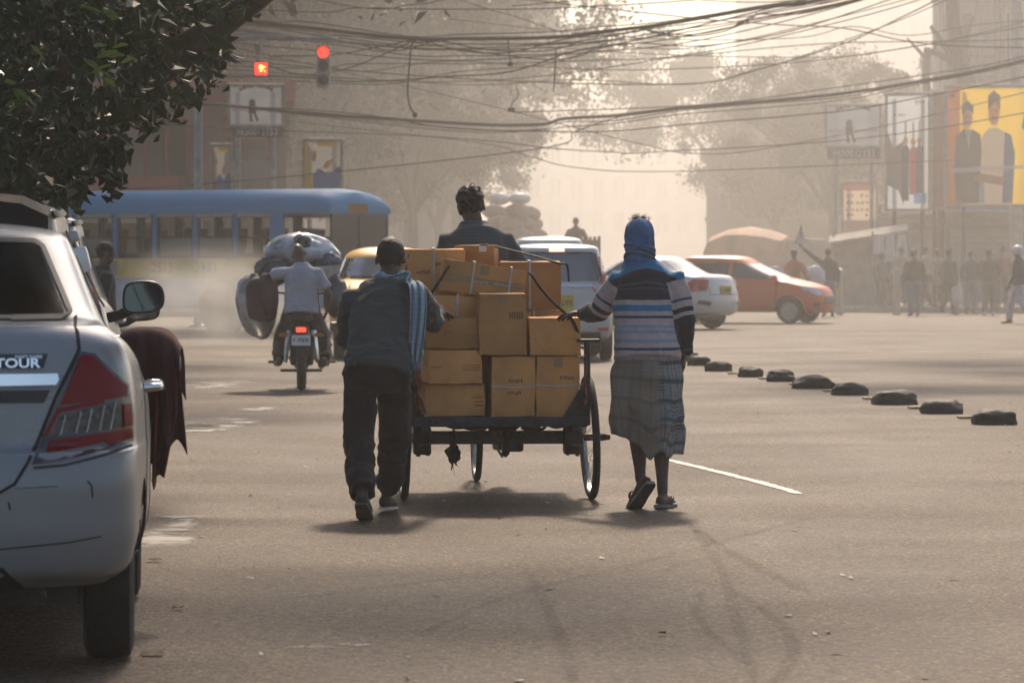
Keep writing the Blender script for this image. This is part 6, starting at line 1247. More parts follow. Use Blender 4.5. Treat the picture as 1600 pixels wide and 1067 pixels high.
carton('plain carton hidden behind the tall middle carton', -.10, .20, .842, 1.085, .02, .22, seed=9)
carton('long tilted carton with two straps and printed tape across the stack', -.325, .165, 1.178, 1.357, .015, .245, straps=(-.13, .32), ry=R(8.5), rz=.02, seed=10, tprint=True, tape=True)
carton('big strapped carton at the upper left of the stack', -.550, -.165, 1.150, 1.445, .31, .66, straps=(.02,), seed=11, marks=2, open_flap=.012)
carton('big strapped carton at the upper right of the stack', .042, .402, 1.098, 1.372, .28, .64, straps=(-.02,), seed=12, open_flap=.012)
carton('low strapped carton just beneath the big upper right one', .060, .415, .822, 1.088, .27, .66, straps=(0,), seed=13)
carton('small carton with white tape at the very top of the stack', -.190, .052, 1.335, 1.470, .62, .95, rz=-.12, seed=14, open_flap=.01)
for i, (a, b_, z0, z1, y0, y1) in enumerate(((-.47, -.02, .491, .812, .27, .80), (-.47, -.02, .822, 1.140, .27, .80), (0, .46, .491, .812, .27, .80), (-.19, .05, .822, 1.090, .82, 1.15), (-.19, .05, 1.10, 1.325, .68, 1.10), (-.19, .05, .491, .812, .82, 1.15))):
    if i == 3: y0, y1 = .82, 1.15
    carton(['lower left carton of the hidden second row', 'upper left carton of the hidden second row', 'lower right carton of the hidden second row', 'middle carton hidden at the front of the bed', 'carton directly below the small top carton', 'bottom carton hidden at the front of the bed'][i], a, b_, z0, z1, y0, y1, seed=20 + i)
# white tape tab on the top carton
tt = [o for o in bpy.data.objects if o.get('label', '').startswith('small carton with white tape')][0]
mb = MB(); mb.box((.05, -.173, .05), (.045, .002, .035)); mb.box((.05, -.09, .079), (.045, .17, .002)); mb.obj('white_tape', WHITEP, tt)
# rubber straps
RUB = mat('black_rubber_strap', (.022, .020, .018), .65, ns=30, na=.4)
def strap_rope(label, pts, r): mb = MB(); mb.tube(spline([Vector(p) for p in pts], 5), r, 8); return tag(mb.obj('rubber_strap', RUB, None, True), label, 'strap')
strap_rope('black rubber strap running down right from the tilted carton', [P(826, 426, 22.15), P(832, 432, 22.0), P(846, 452, 21.95), P(866, 474, 21.92), P(884, 490, 21.9), P(893, 499, 21.95), P(903, 520, 22.0)], (.011, .006))
bpy.data.objects[-1] if False else None
strap_rope('black rubber strap crossing left of the tilted carton', [P(709, 410, 22.25), P(702, 416, 22.2), P(690, 434, 22.18), P(678, 452, 22.16), P(668, 470, 22.2)], (.008, .005))
strap_rope('thin black strap stretched from the top carton to the upper right carton', [P(770, 384, 22.9), P(797, 391, 22.8), P(830, 399, 22.6), P(872, 411, 22.42), P(886, 414, 22.44), P(889, 440, 22.46)], .006)
strap_rope('black strap down the left edge of the upper left carton', [P(660, 391, 22.75), P(641, 394, 22.5), P(637, 410, 22.48), P(632, 440, 22.46), P(634, 480, 22.4)], .006)
ROPE = mat('red_white_rope', (.30, .07, .06), .8, ns=26, na=.8)
mb = MB(); mb.tube(spline([CM @ V(.487, -.25, .85), CM @ V(.492, -.262, .75), CM @ V(.482, -.262, .70), CM @ V(.492, -.262, .62), CM @ V(.485, -.25, .55)], 5), .007, 6); tag(mb.obj('rope', ROPE, None, True), 'red rope tied along the right corner post of the cart', 'rope')
mb = MB(); mb.tube(spline([CM @ V(-.475, -.262, .84), CM @ V(-.462, -.262, .72), CM @ V(-.470, -.262, .60), CM @ V(-.455, -.262, .54), CM @ V(-.43, -.262, .50)], 5), .010, 6); tag(mb.obj('rope', ROPE, None, True), 'frayed red and pale rope on the left side rails', 'rope')

# ================================================================== people
def frame(up, fwd):
    u = Vector(up).normalized(); f = Vector(fwd); f = (f - u * f.dot(u)).normalized(); r = f.cross(u); return Matrix((r, f, u)).transposed()   # columns right, forward, up
def stand(h=1.68, stride=0.0, lean=0.0, arms=('down', 'down'), sw=.0):
    s = h / 1.7; J = dict(s=s)
    J['pelvis'] = V(0, 0, .93 * s); J['waist'] = V(0, .01 + lean * .3, 1.06 * s); J['chest'] = V(0, lean * .75, 1.28 * s); J['neck'] = V(0, lean + .005, 1.45 * s); J['head'] = V(0, lean + .035, 1.585 * s)
    for k, sg in (('L', -1), ('R', 1)):
        J['sh' + k] = V(sg * .178 * s, lean * .92, 1.350 * s); J['hip' + k] = V(sg * .09 * s, 0, .90 * s)
        st = stride * sg; J['kn' + k] = V(sg * .10 * s, st * .45 + .03 + .05 * abs(stride), .49 * s); J['an' + k] = V(sg * .105 * s, st - (.03), (.085 + (.05 if st < -.1 else 0)) * s); J['to' + k] = V(sg * .125 * s, st + .13, .035 * s)
        a = arms[0 if k == 'L' else 1]
        if a == 'down': J['el' + k] = V(sg * .235 * s, lean - .02 - st * .2, 1.10 * s); J['wr' + k] = V(sg * .25 * s, lean + .05 - st * .5, .86 * s)
        elif a == 'front': J['el' + k] = V(sg * .25 * s, lean + .02, 1.10 * s); J['wr' + k] = V(sg * .10 * s, lean + .24, 1.12 * s)
        elif a == 'pocket': J['el' + k] = V(sg * .29 * s, lean - .07, 1.12 * s); J['wr' + k] = V(sg * .20 * s, lean + .06, .95 * s)
        elif a == 'up': J['el' + k] = V(sg * .40 * s, lean + .05, 1.52 * s); J['wr' + k] = V(sg * .62 * s, lean + .08, 1.70 * s)
        elif a == 'carry': J['el' + k] = V(sg * .30 * s, lean, 1.13 * s); J['wr' + k] = V(sg * .40 * s, lean + .03, .92 * s)
    return J
def hand_blob(b, wr, d, n, side, s=1.0, curl=.35):
    d = d.normalized(); n = (n - d * n.dot(d)).normalized(); l = d.cross(n) * side; M = Matrix((l, d, n)).transposed()
    b.ell(wr + d * .048 * s, (.041 * s, .052 * s, .017 * s), M); b.tube([wr - d * .02, wr + d * .03 * s], [(.026 * s, .020 * s), (.032 * s, .017 * s)], 12, n)
    for i, (off, ln) in enumerate(((.031, .072), (.0105, .080), (-.0105, .075), (-.031, .058))):
        p = wr + d * (.088 * s - .006 * s * (i == 3)) + l * off * s; dd = (d + l * off * 3.0).normalized(); pts = [wr + d * .06 * s + l * off * s * .85, p]; ang = curl * (.6 + .15 * i)
        for k, f in enumerate((.45, .32, .25)):
            dd = (dd * math.cos(ang) + n * math.sin(ang)).normalized(); p = p + dd * ln * f * s; pts.append(p); ang = curl * 1.1; nn2 = n
        b.tube(pts, [.0095 * s, .0095 * s, .0088 * s, .008 * s, .007 * s], 10, l)
    p0 = wr + d * .022 * s + l * .030 * s; d1 = (d * .75 + l * .65 + n * .25).normalized(); p1 = p0 + d1 * .038 * s; d2 = (d * .9 + l * .25 + n * .35).normalized(); b.tube([p0, p1, p1 + d2 * .030 * s, p1 + d2 * .052 * s], [.013 * s, .0115 * s, .010 * s, .008 * s], 10, n)
def head_blob(b, c, M, s, ears=True):
    g = lambda x, y, z: c + M @ V(x * s, y * s, z * s)
    b.ell(g(0, -.012, .022), (.073 * s, .092 * s, .092 * s), M); b.ell(g(0, .022, -.045), (.057 * s, .064 * s, .068 * s), M); b.ell(g(0, .045, -.085), (.034 * s, .036 * s, .026 * s), M)
    b.tube([g(0, .082, .012), g(0, .100, -.022), g(0, .088, -.034)], [.008 * s, .013 * s, .012 * s], 10, V(1, 0, 0)); b.ell(g(0, .080, .026), (.045 * s, .014 * s, .010 * s), M); b.ell(g(0, .084, -.062), (.022 * s, .010 * s, .009 * s), M)
    if ears:
        for sg in (1, -1): b.ell(g(sg * .081, -.008, -.016), (.010 * s, .019 * s, .030 * s), M)
def body_mesh(J, foot=True, handdir=None, voxel=.011, curl=(.35, .35), ears=True, barefoot=False):
    s = J['s']; b = Blob(); hu = J['head'] - J['neck']; M = frame(hu, J.get('look', V(0, 1, 0))); head_blob(b, J['head'], M, s, ears)
    b.tube([J['neck'] - V(0, 0, .06 * s), J['neck'], J['head'] - hu * .25], [(.06 * s, .055 * s), (.055 * s, .055 * s), (.052 * s, .056 * s)], 16, V(0, 1, 0))
    b.tube([J['pelvis'] - V(0, 0, .05 * s), J['pelvis'], J['waist'], J['chest'], J['neck'] - V(0, 0, .05 * s)], [(.13 * s, .09 * s), (.145 * s, .10 * s), (.125 * s, .09 * s), (.15 * s, .10 * s), (.08 * s, .06 * s)], 20)
    for k in 'LR':
        b.tube([J['sh' + k].lerp(J['chest'], .25), J['sh' + k], J['sh' + k].lerp(J['el' + k], .5), J['el' + k], J['el' + k].lerp(J['wr' + k], .3), J['wr' + k]], [.05 * s, .05 * s, .042 * s, .036 * s, .038 * s, (.027 * s, .022 * s)], 14)
        b.tube([J['hip' + k], J['hip' + k].lerp(J['kn' + k], .45), J['kn' + k], J['kn' + k].lerp(J['an' + k], .33), J['an' + k].lerp(J['kn' + k], .2), J['an' + k]], [.082 * s, .070 * s, .050 * s, (.052 * s, .056 * s), .034 * s, (.031 * s, .036 * s)], 16)
        a, t = J['an' + k], J['to' + k]; d = (t - a); fl = V(d.x, d.y, 0).normalized(); fu = J.get('foot' + k, None); dirn = fu or V(fl.x, fl.y, -.08).normalized(); up = V(0, 0, 1); up = (up - dirn * up.dot(dirn)).normalized(); sd = dirn.cross(up)
        heel = a - dirn * .045 * s - up * .045 * s; b.tube([heel, a + dirn * .03 * s - up * .04 * s, a + dirn * .10 * s - up * .050 * s, a + dirn * .155 * s - up * .056 * s], [(.030 * s, .030 * s), (.034 * s, .034 * s), (.042 * s, .023 * s), (.040 * s, .014 * s)], 14, up)
        if barefoot:
            for q in range(5): p = a + dirn * .15 * s - up * .058 * s + sd * ((q - 2) * .0165 * s * (1 if k == 'R' else -1)); b.tube([p, p + dirn * (.045 - .006 * q) * s], [.0105 * s if q == 0 else .0085 * s] * 2, 8, up)
        J['sole' + k] = (a, dirn, up, sd)
    me = b.solid(voxel, 2, 'body'); h = Blob()
    for i, k in enumerate('LR'):
        fore = (J['wr' + k] - J['el' + k]).normalized(); d, n = (handdir or {}).get(k, (fore, V(-1 if k == 'R' else 1, .2, 0))); hand_blob(h, J['wr' + k], d, n, 1 if k == 'L' else -1, s, curl[i])
    return join_meshes(me, h.solid(.0052, 1), 'body')
def shirt_mesh(J, hem, loose=1.0, cuff=1.0, voxel=.010, amp=.006, seed=0, fscale=9, collar=True, short=False, hemr=None, sx=(1.0, 1.0, 2.0), sh_extra=0.0):
    s = J['s']; b = Blob(); L_ = loose; hx = hemr or (.185 * s * L_, .135 * s * L_)
    up_ = (J['waist'] - J['pelvis']).normalized(); zt = lambda z: J['pelvis'].lerp(J['waist'], (z - J['pelvis'].z) / max(1e-6, J['waist'].z - J['pelvis'].z))
    b.flat([zt(hem), zt(hem).lerp(J['waist'], .5) if hem < J['waist'].z else J['waist'], J['waist'].lerp(J['chest'], .35), J['chest'], J['chest'].lerp(J['neck'], .55), J['neck'] - V(0, 0, .035 * s), J['neck'] + V(0, 0, .008)], [hx, (hx[0] * .98, hx[1]), (.178 * s * L_, .13 * s * L_), (.188 * s * L_, .132 * s * L_), (.158 * s * L_, .112 * s * L_), (.108 * s, .092 * s), (.078 * s, .074 * s)], 28)
    for k in 'LR':
        S, E, W = J['sh' + k], J['el' + k], J['wr' + k]; path = [S.lerp(J['chest'], .35) + V(0, 0, .012), S - V(0, 0, .012), S.lerp(E, .5), E] + ([] if short else [E.lerp(W, .5), W - (W - E).normalized() * .012]); rad = [.066 * s, (.066 + sh_extra) * s * L_, .064 * s * L_, .056 * s * L_] + ([] if short else [.050 * s * L_, .038 * s * cuff])
        if short: path[-1] = S.lerp(E, .72); rad[-1] = .068 * s * L_
        b.tube(path[:-1], rad[:-1], 16); b.flat(path[-2:], rad[-2:], 16)
    me = b.solid(voxel, 4, 'shirt'); c = co_of(me); n = nrm_of(me)
    # per-vertex sleeve parameter for stripes
    def seg(p, a, bb): a, bb = np.array(a), np.array(bb); d = bb - a; t = np.clip(((p - a) @ d) / (d @ d), 0, 1); return np.linalg.norm(p - a - t[:, None] * d, axis=1), t
    ax = [J['pelvis'], J['waist'], J['chest'], J['neck']]; dt = np.min([seg(c, ax[i], ax[i + 1])[0] for i in range(3)], 0) / 1.75
    best = np.full(len(c), 9.); par = np.zeros(len(c))
    for k in 'LR':
        l1 = (J['el' + k] - J['sh' + k]).length; l2 = (J['wr' + k] - J['el' + k]).length
        for a, bb, o, l in ((J['sh' + k], J['el' + k], 0, l1), (J['el' + k], J['wr' + k], l1, l2)):
            d, t = seg(c, a, bb); m_ = d < best; best[m_] = d[m_]; par[m_] = ((o + t * l) / (l1 + l2))[m_]
    sl = (best < dt).astype(float); sl[(par < .06)] = 0; set_attr(me, 'sleeve', sl); set_attr(me, 'along', par); set_attr(me, 'zz', c[:, 2] + 2.2 * (c[:, 0] - J['chest'].x) ** 2 * np.clip((c[:, 2] - 1.20) / .1, 0, 1))
    f = folds(c, seed, fscale, sx); stretch = 1 + .9 * np.exp(-((c[:, 2] - hem) / (.16 * s)) ** 2) + sl * .5; c += n * (f * amp * stretch)[:, None]; set_co(me, c); return me
def trouser_mesh(J, top, loose=1.0, hem=.02, voxel=.011, amp=.007, seed=4, cuff=.072, knee=.088, seat=.155):
    s = J['s']; b = Blob(); b.flat([V(J['pelvis'].x, J['pelvis'].y, top), J['pelvis'], J['hipL'].lerp(J['hipR'], .5) - V(0, 0, .10 * s)], [(.150 * s * loose, .115 * s * loose), (seat * s * loose, .13 * s * loose), (.13 * s * loose, .11 * s * loose)], 24)
    for k in 'LR':
        H, K, A = J['hip' + k], J['kn' + k], J['an' + k]; e = A + (K - A).normalized() * hem
        b.tube([H + V(0, 0, .03), H.lerp(K, .35), K], [.094 * s * loose, .094 * s * loose, knee * s * loose], 18); b.flat([K + (H - K).normalized() * .04, K, K.lerp(e, .5), e], [knee * s * loose, knee * s * loose, (knee + cuff) / 2 * s * loose, cuff * s * loose], 18)
    me = b.solid(voxel, 4, 'trousers'); c = co_of(me); n = nrm_of(me); f = folds(c, seed, 6.5, (1.2, 1.2, 1.5)); kn = np.ones(len(c))
    for k in 'LR': kn += 1.2 * np.exp(-((c[:, 2] - J['an' + k].z - .08) / .12) ** 2) * .6
    c += n * (f * amp * kn)[:, None]; set_co(me, c); return me
def hair_mesh(J, thick=.012, low=-.03, carve=True, voxel=.006, amp=.006, seed=0):
    s = J['s']; M = frame(J['head'] - J['neck'], J.get('look', V(0, 1, 0))); b = Blob(); g = lambda x, y, z: J['head'] + M @ V(x * s, y * s, z * s)
    b.ell(g(0, -.014, .024), ((.073 + thick) * s, (.092 + thick) * s, (.092 + thick) * s), M); me = b.solid(voxel, 1, 'hair'); c = co_of(me); n = nrm_of(me)
    loc = (c - np.array(J['head'])) @ np.array(M); c += n * (vnoise(c, 45, seed) * amp + vnoise(c, 18, seed) * amp * .7)[:, None]
    inside = (loc[:, 2] < low * s - np.clip(-loc[:, 1] - .01, 0, .06) * .9) | ((loc[:, 1] > .055 * s) & (loc[:, 2] < .055 * s)); inside |= carve & (np.abs(loc[:, 0]) > .060 * s) & (loc[:, 2] < .010 * s) & (loc[:, 1] > -.026 * s); hd = np.array(J['head']) + np.array(M) @ np.array([0, 0, .01]); c[inside] = hd + (c[inside] - hd) * .72; set_co(me, c); return me
def shoe_mesh(J, k, h=.052, w_=.047, ln=.27):
    a, d, up, sd = J['sole' + k]; s = J['s']; b = Blob(); o = a - up * .062 * s
    b.tube([o - d * .058 * s + up * .03, o + d * .02 * s + up * .03, o + d * .10 * s + up * .022, o + d * .165 * s + up * .014], [(.036 * s, .040 * s), (.042 * s, .040 * s), (.049 * s, .030 * s), (.044 * s, .020 * s)], 16, up); return b.solid(.007, 2, 'shoe')
def slab_sole(J, k, m, parent, name, th=.014, w0=.040, drop=.066, ln=1.0):
    a, d, up, sd = J['sole' + k]; s = J['s']; o = a - up * drop * s; pr = [(-.075, .026), (-.06, .036), (0, .040), (.05, .040), (.10, .046), (.16, .047), (.195, .036), (.21, .018)]
    pts = [(y * s * ln, x * s) for y, x in pr] + [(y * s * ln, -x * s) for y, x in pr[::-1]]
    mb = MB(); mb.rings([[o + d * y + sd * x - up * q for y, x in pts] for q in (0, th)]); return mb.obj(name, m, parent, True)
def cloth_mat(name, col, rough=.85, bs=260, bump=.25, na=.12, ns=7): return mat(name, col, rough, ns=ns, na=na, bump=bump, bs=bs, spec=.2, sheen=.12)
def person(label, loc, rz, J, shirt, trousers, hem=None, top=None, group=None, skin=SKIN, hair=True, shoes=PLASTB, loose=1.0, tloose=1.0, voxel=.014, short=False, curl=(.35, .35), handdir=None, seed=0, bodyvox=None):
    t = thing('person', label, 'person', loc, rz, group); s = J['s']; me = body_mesh(J, voxel=bodyvox or .013, curl=curl, handdir=handdir); mesh_obj('body', me, skin, t, True)
    if shirt: mesh_obj('shirt', shirt_mesh(J, hem or J['pelvis'].z - .02, loose, voxel=voxel, seed=seed, short=short), shirt, t, True)
    if trousers: mesh_obj('trousers', trouser_mesh(J, top or J['pelvis'].z + .06 * s, tloose, voxel=voxel, seed=seed + 3), trousers, t, True)
    if hair: mesh_obj('hair', hair_mesh(J, seed=seed, voxel=.009), HAIR, t, True)
    if shoes:
        for k in 'LR': mesh_obj('shoe', shoe_mesh(J, k), shoes, t, True)
    return t
def rel(J, o):
    return {k: (v - o if isinstance(v, Vector) and not k.startswith(('foot', 'look')) else v) for k, v in J.items()}

# ------------------------------------------------ man in grey pushing at the left rear corner
O = V(-.73, 20.75, 0)
J = rel(dict(s=.955, pelvis=V(-.727, 20.70, .80), waist=V(-.720, 20.77, .915), chest=V(-.694, 20.95, 1.12), neck=V(-.674, 21.07, 1.275), head=V(-.668, 21.14, 1.392), look=V(.10, 1, -.08),
    shL=V(-.868, 20.98, 1.185), shR=V(-.512, 21.00, 1.195), elL=V(-.915, 21.13, .955), wrL=V(-.79, 21.42, .93), elR=V(-.440, 21.36, 1.045), wrR=V(-.425, 21.72, 1.095),
    hipL=V(-.812, 20.70, .775), hipR=V(-.640, 20.70, .775), knL=V(-.825, 20.68, .425), anL=V(-.790, 20.32, .135), toL=V(-.770, 20.5, .05), knR=V(-.640, 20.98, .43), anR=V(-.690, 21.08, .09), toR=V(-.660, 21.2, .03), footL=V(.06, .92, -.38).normalized(), footR=V(.12, 1, -.05).normalized()), O)
ml = thing('person', 'man in dark grey shirt and trousers with a blue scarf pushing the cart, left', 'person', O)
GSH = cloth_mat('charcoal_shirt', (.066, .074, .073)); GTR = cloth_mat('dark_trousers', (.022, .021, .022))
mesh_obj('body', body_mesh(J, voxel=.009, handdir={'R': (V(.35, .9, -.12), V(0, -.1, -1)), 'L': (V(.3, .9, .2), V(.5, 0, -.8))}, curl=(.5, .28)), SKIN, ml, True)
mesh_obj('shirt', shirt_mesh(J, .765, 1.03, cuff=1.15, voxel=.0075, amp=.0115, seed=2, fscale=7.5, hemr=(.178, .135), sx=(.8, .8, 2.3)), GSH, ml, True)
mesh_obj('trousers', trouser_mesh(J, .80, 1.0, hem=.035, voxel=.008, amp=.011, seed=5, cuff=.062, knee=.086, seat=.162), GTR, ml, True)
mesh_obj('hair', hair_mesh(J, thick=.010, low=-.052, amp=.0022, voxel=.005), HAIR, ml, True)
SHOE = mat('worn_black_shoe', (.028, .025, .022), .6, ns=20, na=.4, bump=.3, bs=80); SOLE = mat('dirty_sole', (.13, .10, .08), .8, ns=20, na=.3)
for k in 'LR': so = mesh_obj('shoe', shoe_mesh(J, k), SHOE, ml, True); slab_sole(J, k, SOLE if k == 'L' else WHITEP, so, 'sole', .012, drop=.060)
for x, z, w_ in ((-.09, .70, .10), (.075, .70, .10)):
    mb = MB(); mb.tube(spline([V(x - w_ / 2, -.175, z), V(x, -.19, z - .006), V(x + w_ / 2, -.175, z)], 4), .003, 5); mb.obj('pocket_seam', GTR, ml)
# light blue cotton scarf round the neck, one end down the back over the right shoulder
def check_cloth(name, a, b2, sc=70):
    m = mat(name, a, .9, bump=.35, bs=220, spec=.15, sheen=.2); t = m.node_tree; bb = t.nodes['Principled BSDF']; N = t.nodes.new; L = t.links.new; tc = N('ShaderNodeTexCoord'); out = None
    for dr in ('X', 'Z'):
        wv = N('ShaderNodeTexWave'); wv.bands_direction = dr; wv.inputs['Scale'].default_value = sc / 6; wv.inputs['Distortion'].default_value = 1.5; wv.inputs['Detail'].default_value = 2; L(tc.outputs['Object'], wv.inputs[0]); x = N('ShaderNodeMix'); x.data_type = 'RGBA'; mr = N('ShaderNodeMapRange'); mr.inputs[1].default_value = .55; mr.inputs[2].default_value = .8; mr.inputs[4].default_value = .55; L(wv.outputs[1], mr.inputs[0]); L(mr.outputs[0], x.inputs[0])
        if out: L(out, x.inputs[6])
        else: x.inputs[6].default_value = (*a, 1)
        x.inputs[7].default_value = (*b2, 1); out = x.outputs[2]
    L(out, bb.inputs['Base Color']); return m
SCARF = check_cloth('blue_check_cotton', (.33, .43, .48), (.25, .35, .41))
sc_ = thing('scarf', 'light blue checked cotton scarf hanging down the left man\'s back', 'scarf', O)
nk = J['neck']
for q, (dz, r, tilt) in enumerate(((.005, .078, .10), (.027, .072, .16), (-.018, .090, .06))):
    mb = MB(); pts = []; n_ = 30
    for i in range(n_ + 1): a = 2 * PI * i / n_; pts.append(nk + V(r * math.cos(a) * 1.02, r * math.sin(a) * .95 + .0, dz + tilt * r * math.sin(a) * 1.0 + .012 * math.sin(3 * a + q * 2) + .05 * max(0, math.cos(a)) * (q == 2) * -.3))
    mb.tube(pts, [(.016 + .004 * math.sin(i * 1.3 + q), .019 + .005 * math.sin(i * .9 + q)) for i in range(n_ + 1)], 10); mb.obj('wrap', SCARF, sc_, True)
sp_ = spline([nk + V(-.02, -.09, -.01), nk + V(.06, -.085, .0), P(640, 437, 20.96) - O, P(651, 446, 20.85) - O, P(654, 470, 20.79) - O, P(653, 505, 20.76) - O, P(650, 540, 20.75) - O, P(648, 566, 20.75) - O], 6); mb = MB(); nu = 16; vs = []
for j, p in enumerate(sp_):
    t_ = j / (len(sp_) - 1); wd_ = .060 + .02 * math.sin(t_ * 3) - .0 * t_; wd_ = wd_ if t_ > .25 else .05 + .1 * t_
    for i in range(nu + 1): u = i / nu * 2 - 1; tang = (sp_[min(j + 1, len(sp_) - 1)] - sp_[max(j - 1, 0)]).normalized(); sd = V(tang.z, 0, -tang.x); sd = V(1, .1, 0) if t_ > .35 else V(.3, .15, -.9).normalized() if t_ > .2 else V(0, .3, -.9); vs.append(p + sd * (u * wd_ / 2 * 1.15) + V(0, -.014 + .020 * math.sin(u * 8 + t_ * 2.2) * min(1, t_ * 2) + .004 * math.sin(u * 17), .004 * math.sin(u * 5)))
mb.add(vs, [(j * (nu + 1) + i, j * (nu + 1) + i + 1, (j + 1) * (nu + 1) + i + 1, (j + 1) * (nu + 1) + i) for j in range(len(sp_) - 1) for i in range(nu)]); o = mb.obj('hanging_end', SCARF, sc_, True, False); o.modifiers.new('s', 'SOLIDIFY').thickness = .004
mb = MB(); e_ = sp_[-1]; rg = random.Random(2)
for k in range(26): x = (k / 25 - .5) * .088; l_ = rg.uniform(.02, .05); mb.tube([e_ + V(x, -.012, .004), e_ + V(x + rg.uniform(-.006, .006), -.014, -l_ * .6), e_ + V(x + rg.uniform(-.01, .01), -.012, -l_)], .0016, 4)
tag(mb.obj('fringe', SCARF, sc_), kind='stuff')

# ------------------------------------------------ man in the striped jumper at the right rear corner
O = V(.78, 21.45, 0)
J = rel(dict(s=.97, pelvis=V(.757, 21.47, .84), waist=V(.756, 21.50, .96), chest=V(.752, 21.55, 1.16), neck=V(.716, 21.59, 1.392), head=V(.716, 21.625, 1.508), look=V(-.12, 1, -.1),
    shL=V(.600, 21.57, 1.285), shR=V(.912, 21.55, 1.285), elL=V(.492, 21.66, 1.090), wrL=V(.400, 21.86, 1.085), elR=V(.975, 21.50, 1.045), wrR=V(.962, 21.55, .855),
    hipL=V(.675, 21.47, .80), hipR=V(.835, 21.47, .80), knL=V(.705, 21.60, .46), anL=V(.715, 21.36, .165), toL=V(.66, 21.5, .05), knR=V(.835, 21.56, .47), anR=V(.840, 21.42, .092), toR=V(.89, 21.6, .03), footL=V(-.36, .62, -.60).normalized(), footR=V(.30, 1, -.04).normalized()), O)
mr_ = thing('person', 'man in striped jumper, blue head cloth and checked sarong pushing the cart, right', 'person', O)
mesh_obj('body', body_mesh(J, voxel=.0085, handdir={'L': (V(-.75, .55, -.1), V(0, -.1, -1)), 'R': (V(-.05, .12, -1), V(-1, .1, 0))}, curl=(.25, .4), barefoot=True, ears=False), SKIN, mr_, True)
def stripes(name, torso, sleeve, na=.12):
    m = bpy.data.materials.new(name); m.use_nodes = True; t = m.node_tree; b = t.nodes['Principled BSDF']; N = t.nodes.new; L = t.links.new; b.inputs['Roughness'].default_value = .88; b.inputs['Specular IOR Level'].default_value = .2; b.inputs['Sheen Weight'].default_value = .15; outs = []
    tc = N('ShaderNodeTexCoord'); nz = N('ShaderNodeTexNoise'); nz.inputs['Scale'].default_value = 9; nz.inputs['Detail'].default_value = 4; L(tc.outputs['Object'], nz.inputs[0])
    for att, st in (('zz', torso), ('along', sleeve)):
        a = N('ShaderNodeAttribute'); a.attribute_name = att; k = N('ShaderNodeMath'); k.operation = 'MULTIPLY_ADD'; k.inputs[1].default_value = .012 if att == 'zz' else .02; L(nz.outputs[0], k.inputs[0]); L(a.outputs['Fac'], k.inputs[2])
        r = N('ShaderNodeValToRGB'); r.color_ramp.interpolation = 'CONSTANT'; e = r.color_ramp.elements; lo, hi = st[0][0], st[-1][0] + .05
        mr = N('ShaderNodeMapRange'); mr.inputs[1].default_value = lo + .006; mr.inputs[2].default_value = hi + .006; L(k.outputs[0], mr.inputs[0])
        while len(e) < len(st): e.new(.5)
        for i, (p, c) in enumerate(st): e[i].position = (p - lo) / (hi - lo); e[i].color = (*c, 1)
        L(mr.outputs[0], r.inputs[0]); outs.append(r.outputs[0])
    am = N('ShaderNodeAttribute'); am.attribute_name = 'sleeve'; x = N('ShaderNodeMix'); x.data_type = 'RGBA'; L(am.outputs['Fac'], x.inputs[0]); L(outs[0], x.inputs[6]); L(outs[1], x.inputs[7])
    n = N('ShaderNodeTexNoise'); n.inputs['Scale'].default_value = 30; n.inputs['Detail'].default_value = 5; L(tc.outputs['Object'], n.inputs[0]); mr = N('ShaderNodeMapRange'); mr.inputs[3].default_value = 1 - na * 2; mr.inputs[4].default_value = 1 + na * 2; L(n.outputs[0], mr.inputs[0]); x2 = N('ShaderNodeMix'); x2.data_type = 'RGBA'; x2.blend_type = 'MULTIPLY'; x2.inputs[0].default_value = 1; L(x.outputs[2], x2.inputs[6]); L(mr.outputs[0], x2.inputs[7]); L(x2.outputs[2], b.inputs['Base Color'])
    n = N('ShaderNodeTexNoise'); n.inputs['Scale'].default_value = 260; L(tc.outputs['Object'], n.inputs[0]); bp = N('ShaderNodeBump'); bp.inputs['Strength'].default_value = .3; bp.inputs['Distance'].default_value = .01; L(n.outputs[0], bp.inputs['Height']); L(bp.outputs[0], b.inputs['Normal']); return m
BG_, CH, TE, NV, LB, GB = (.52, .41, .375), (.045, .042, .050), (.035, .20, .36), (.030, .065, .14), (.26, .33, .42), (.10, .12, .15)
zc = lambda py: CAMH - (py - HOR) / 280.0
torso = [(.70, BG_), (zc(548), NV), (zc(544), BG_), (zc(536), LB), (zc(531), BG_), (zc(522), LB), (zc(517), BG_), (zc(513), LB), (zc(509), BG_), (zc(498), NV), (zc(494), BG_), (zc(487), TE), (zc(477), BG_), (zc(469), CH), (zc(452), GB), (zc(450), CH), (zc(443), GB), (zc(441), CH), (zc(421), TE), (1.45, TE)]
sleeve = [(0, BG_), (.30, NV), (.33, BG_), (.41, CH), (.47, BG_), (.52, CH), (.90, GB), (.93, CH), (1.02, CH)]
mesh_obj('jumper', shirt_mesh(J, .83, 1.02, cuff=1.1, voxel=.0075, amp=.008, seed=8, fscale=6.5, hemr=(.186, .14), sx=(1.6, 1.6, .9)), stripes('striped_knit', torso, sleeve), mr_, True)
mb = MB(); mb.lathe([(.186, -.012), (.189, 0), (.186, .016)], 40, 'z'); o = mb.obj('hem_band', mat('jumper_rib', (.27, .23, .215), .9, ns=40, na=.2), mr_, True); o.location = V(J['pelvis'].x, J['pelvis'].y, .838); o.scale = (1, .755, 1)
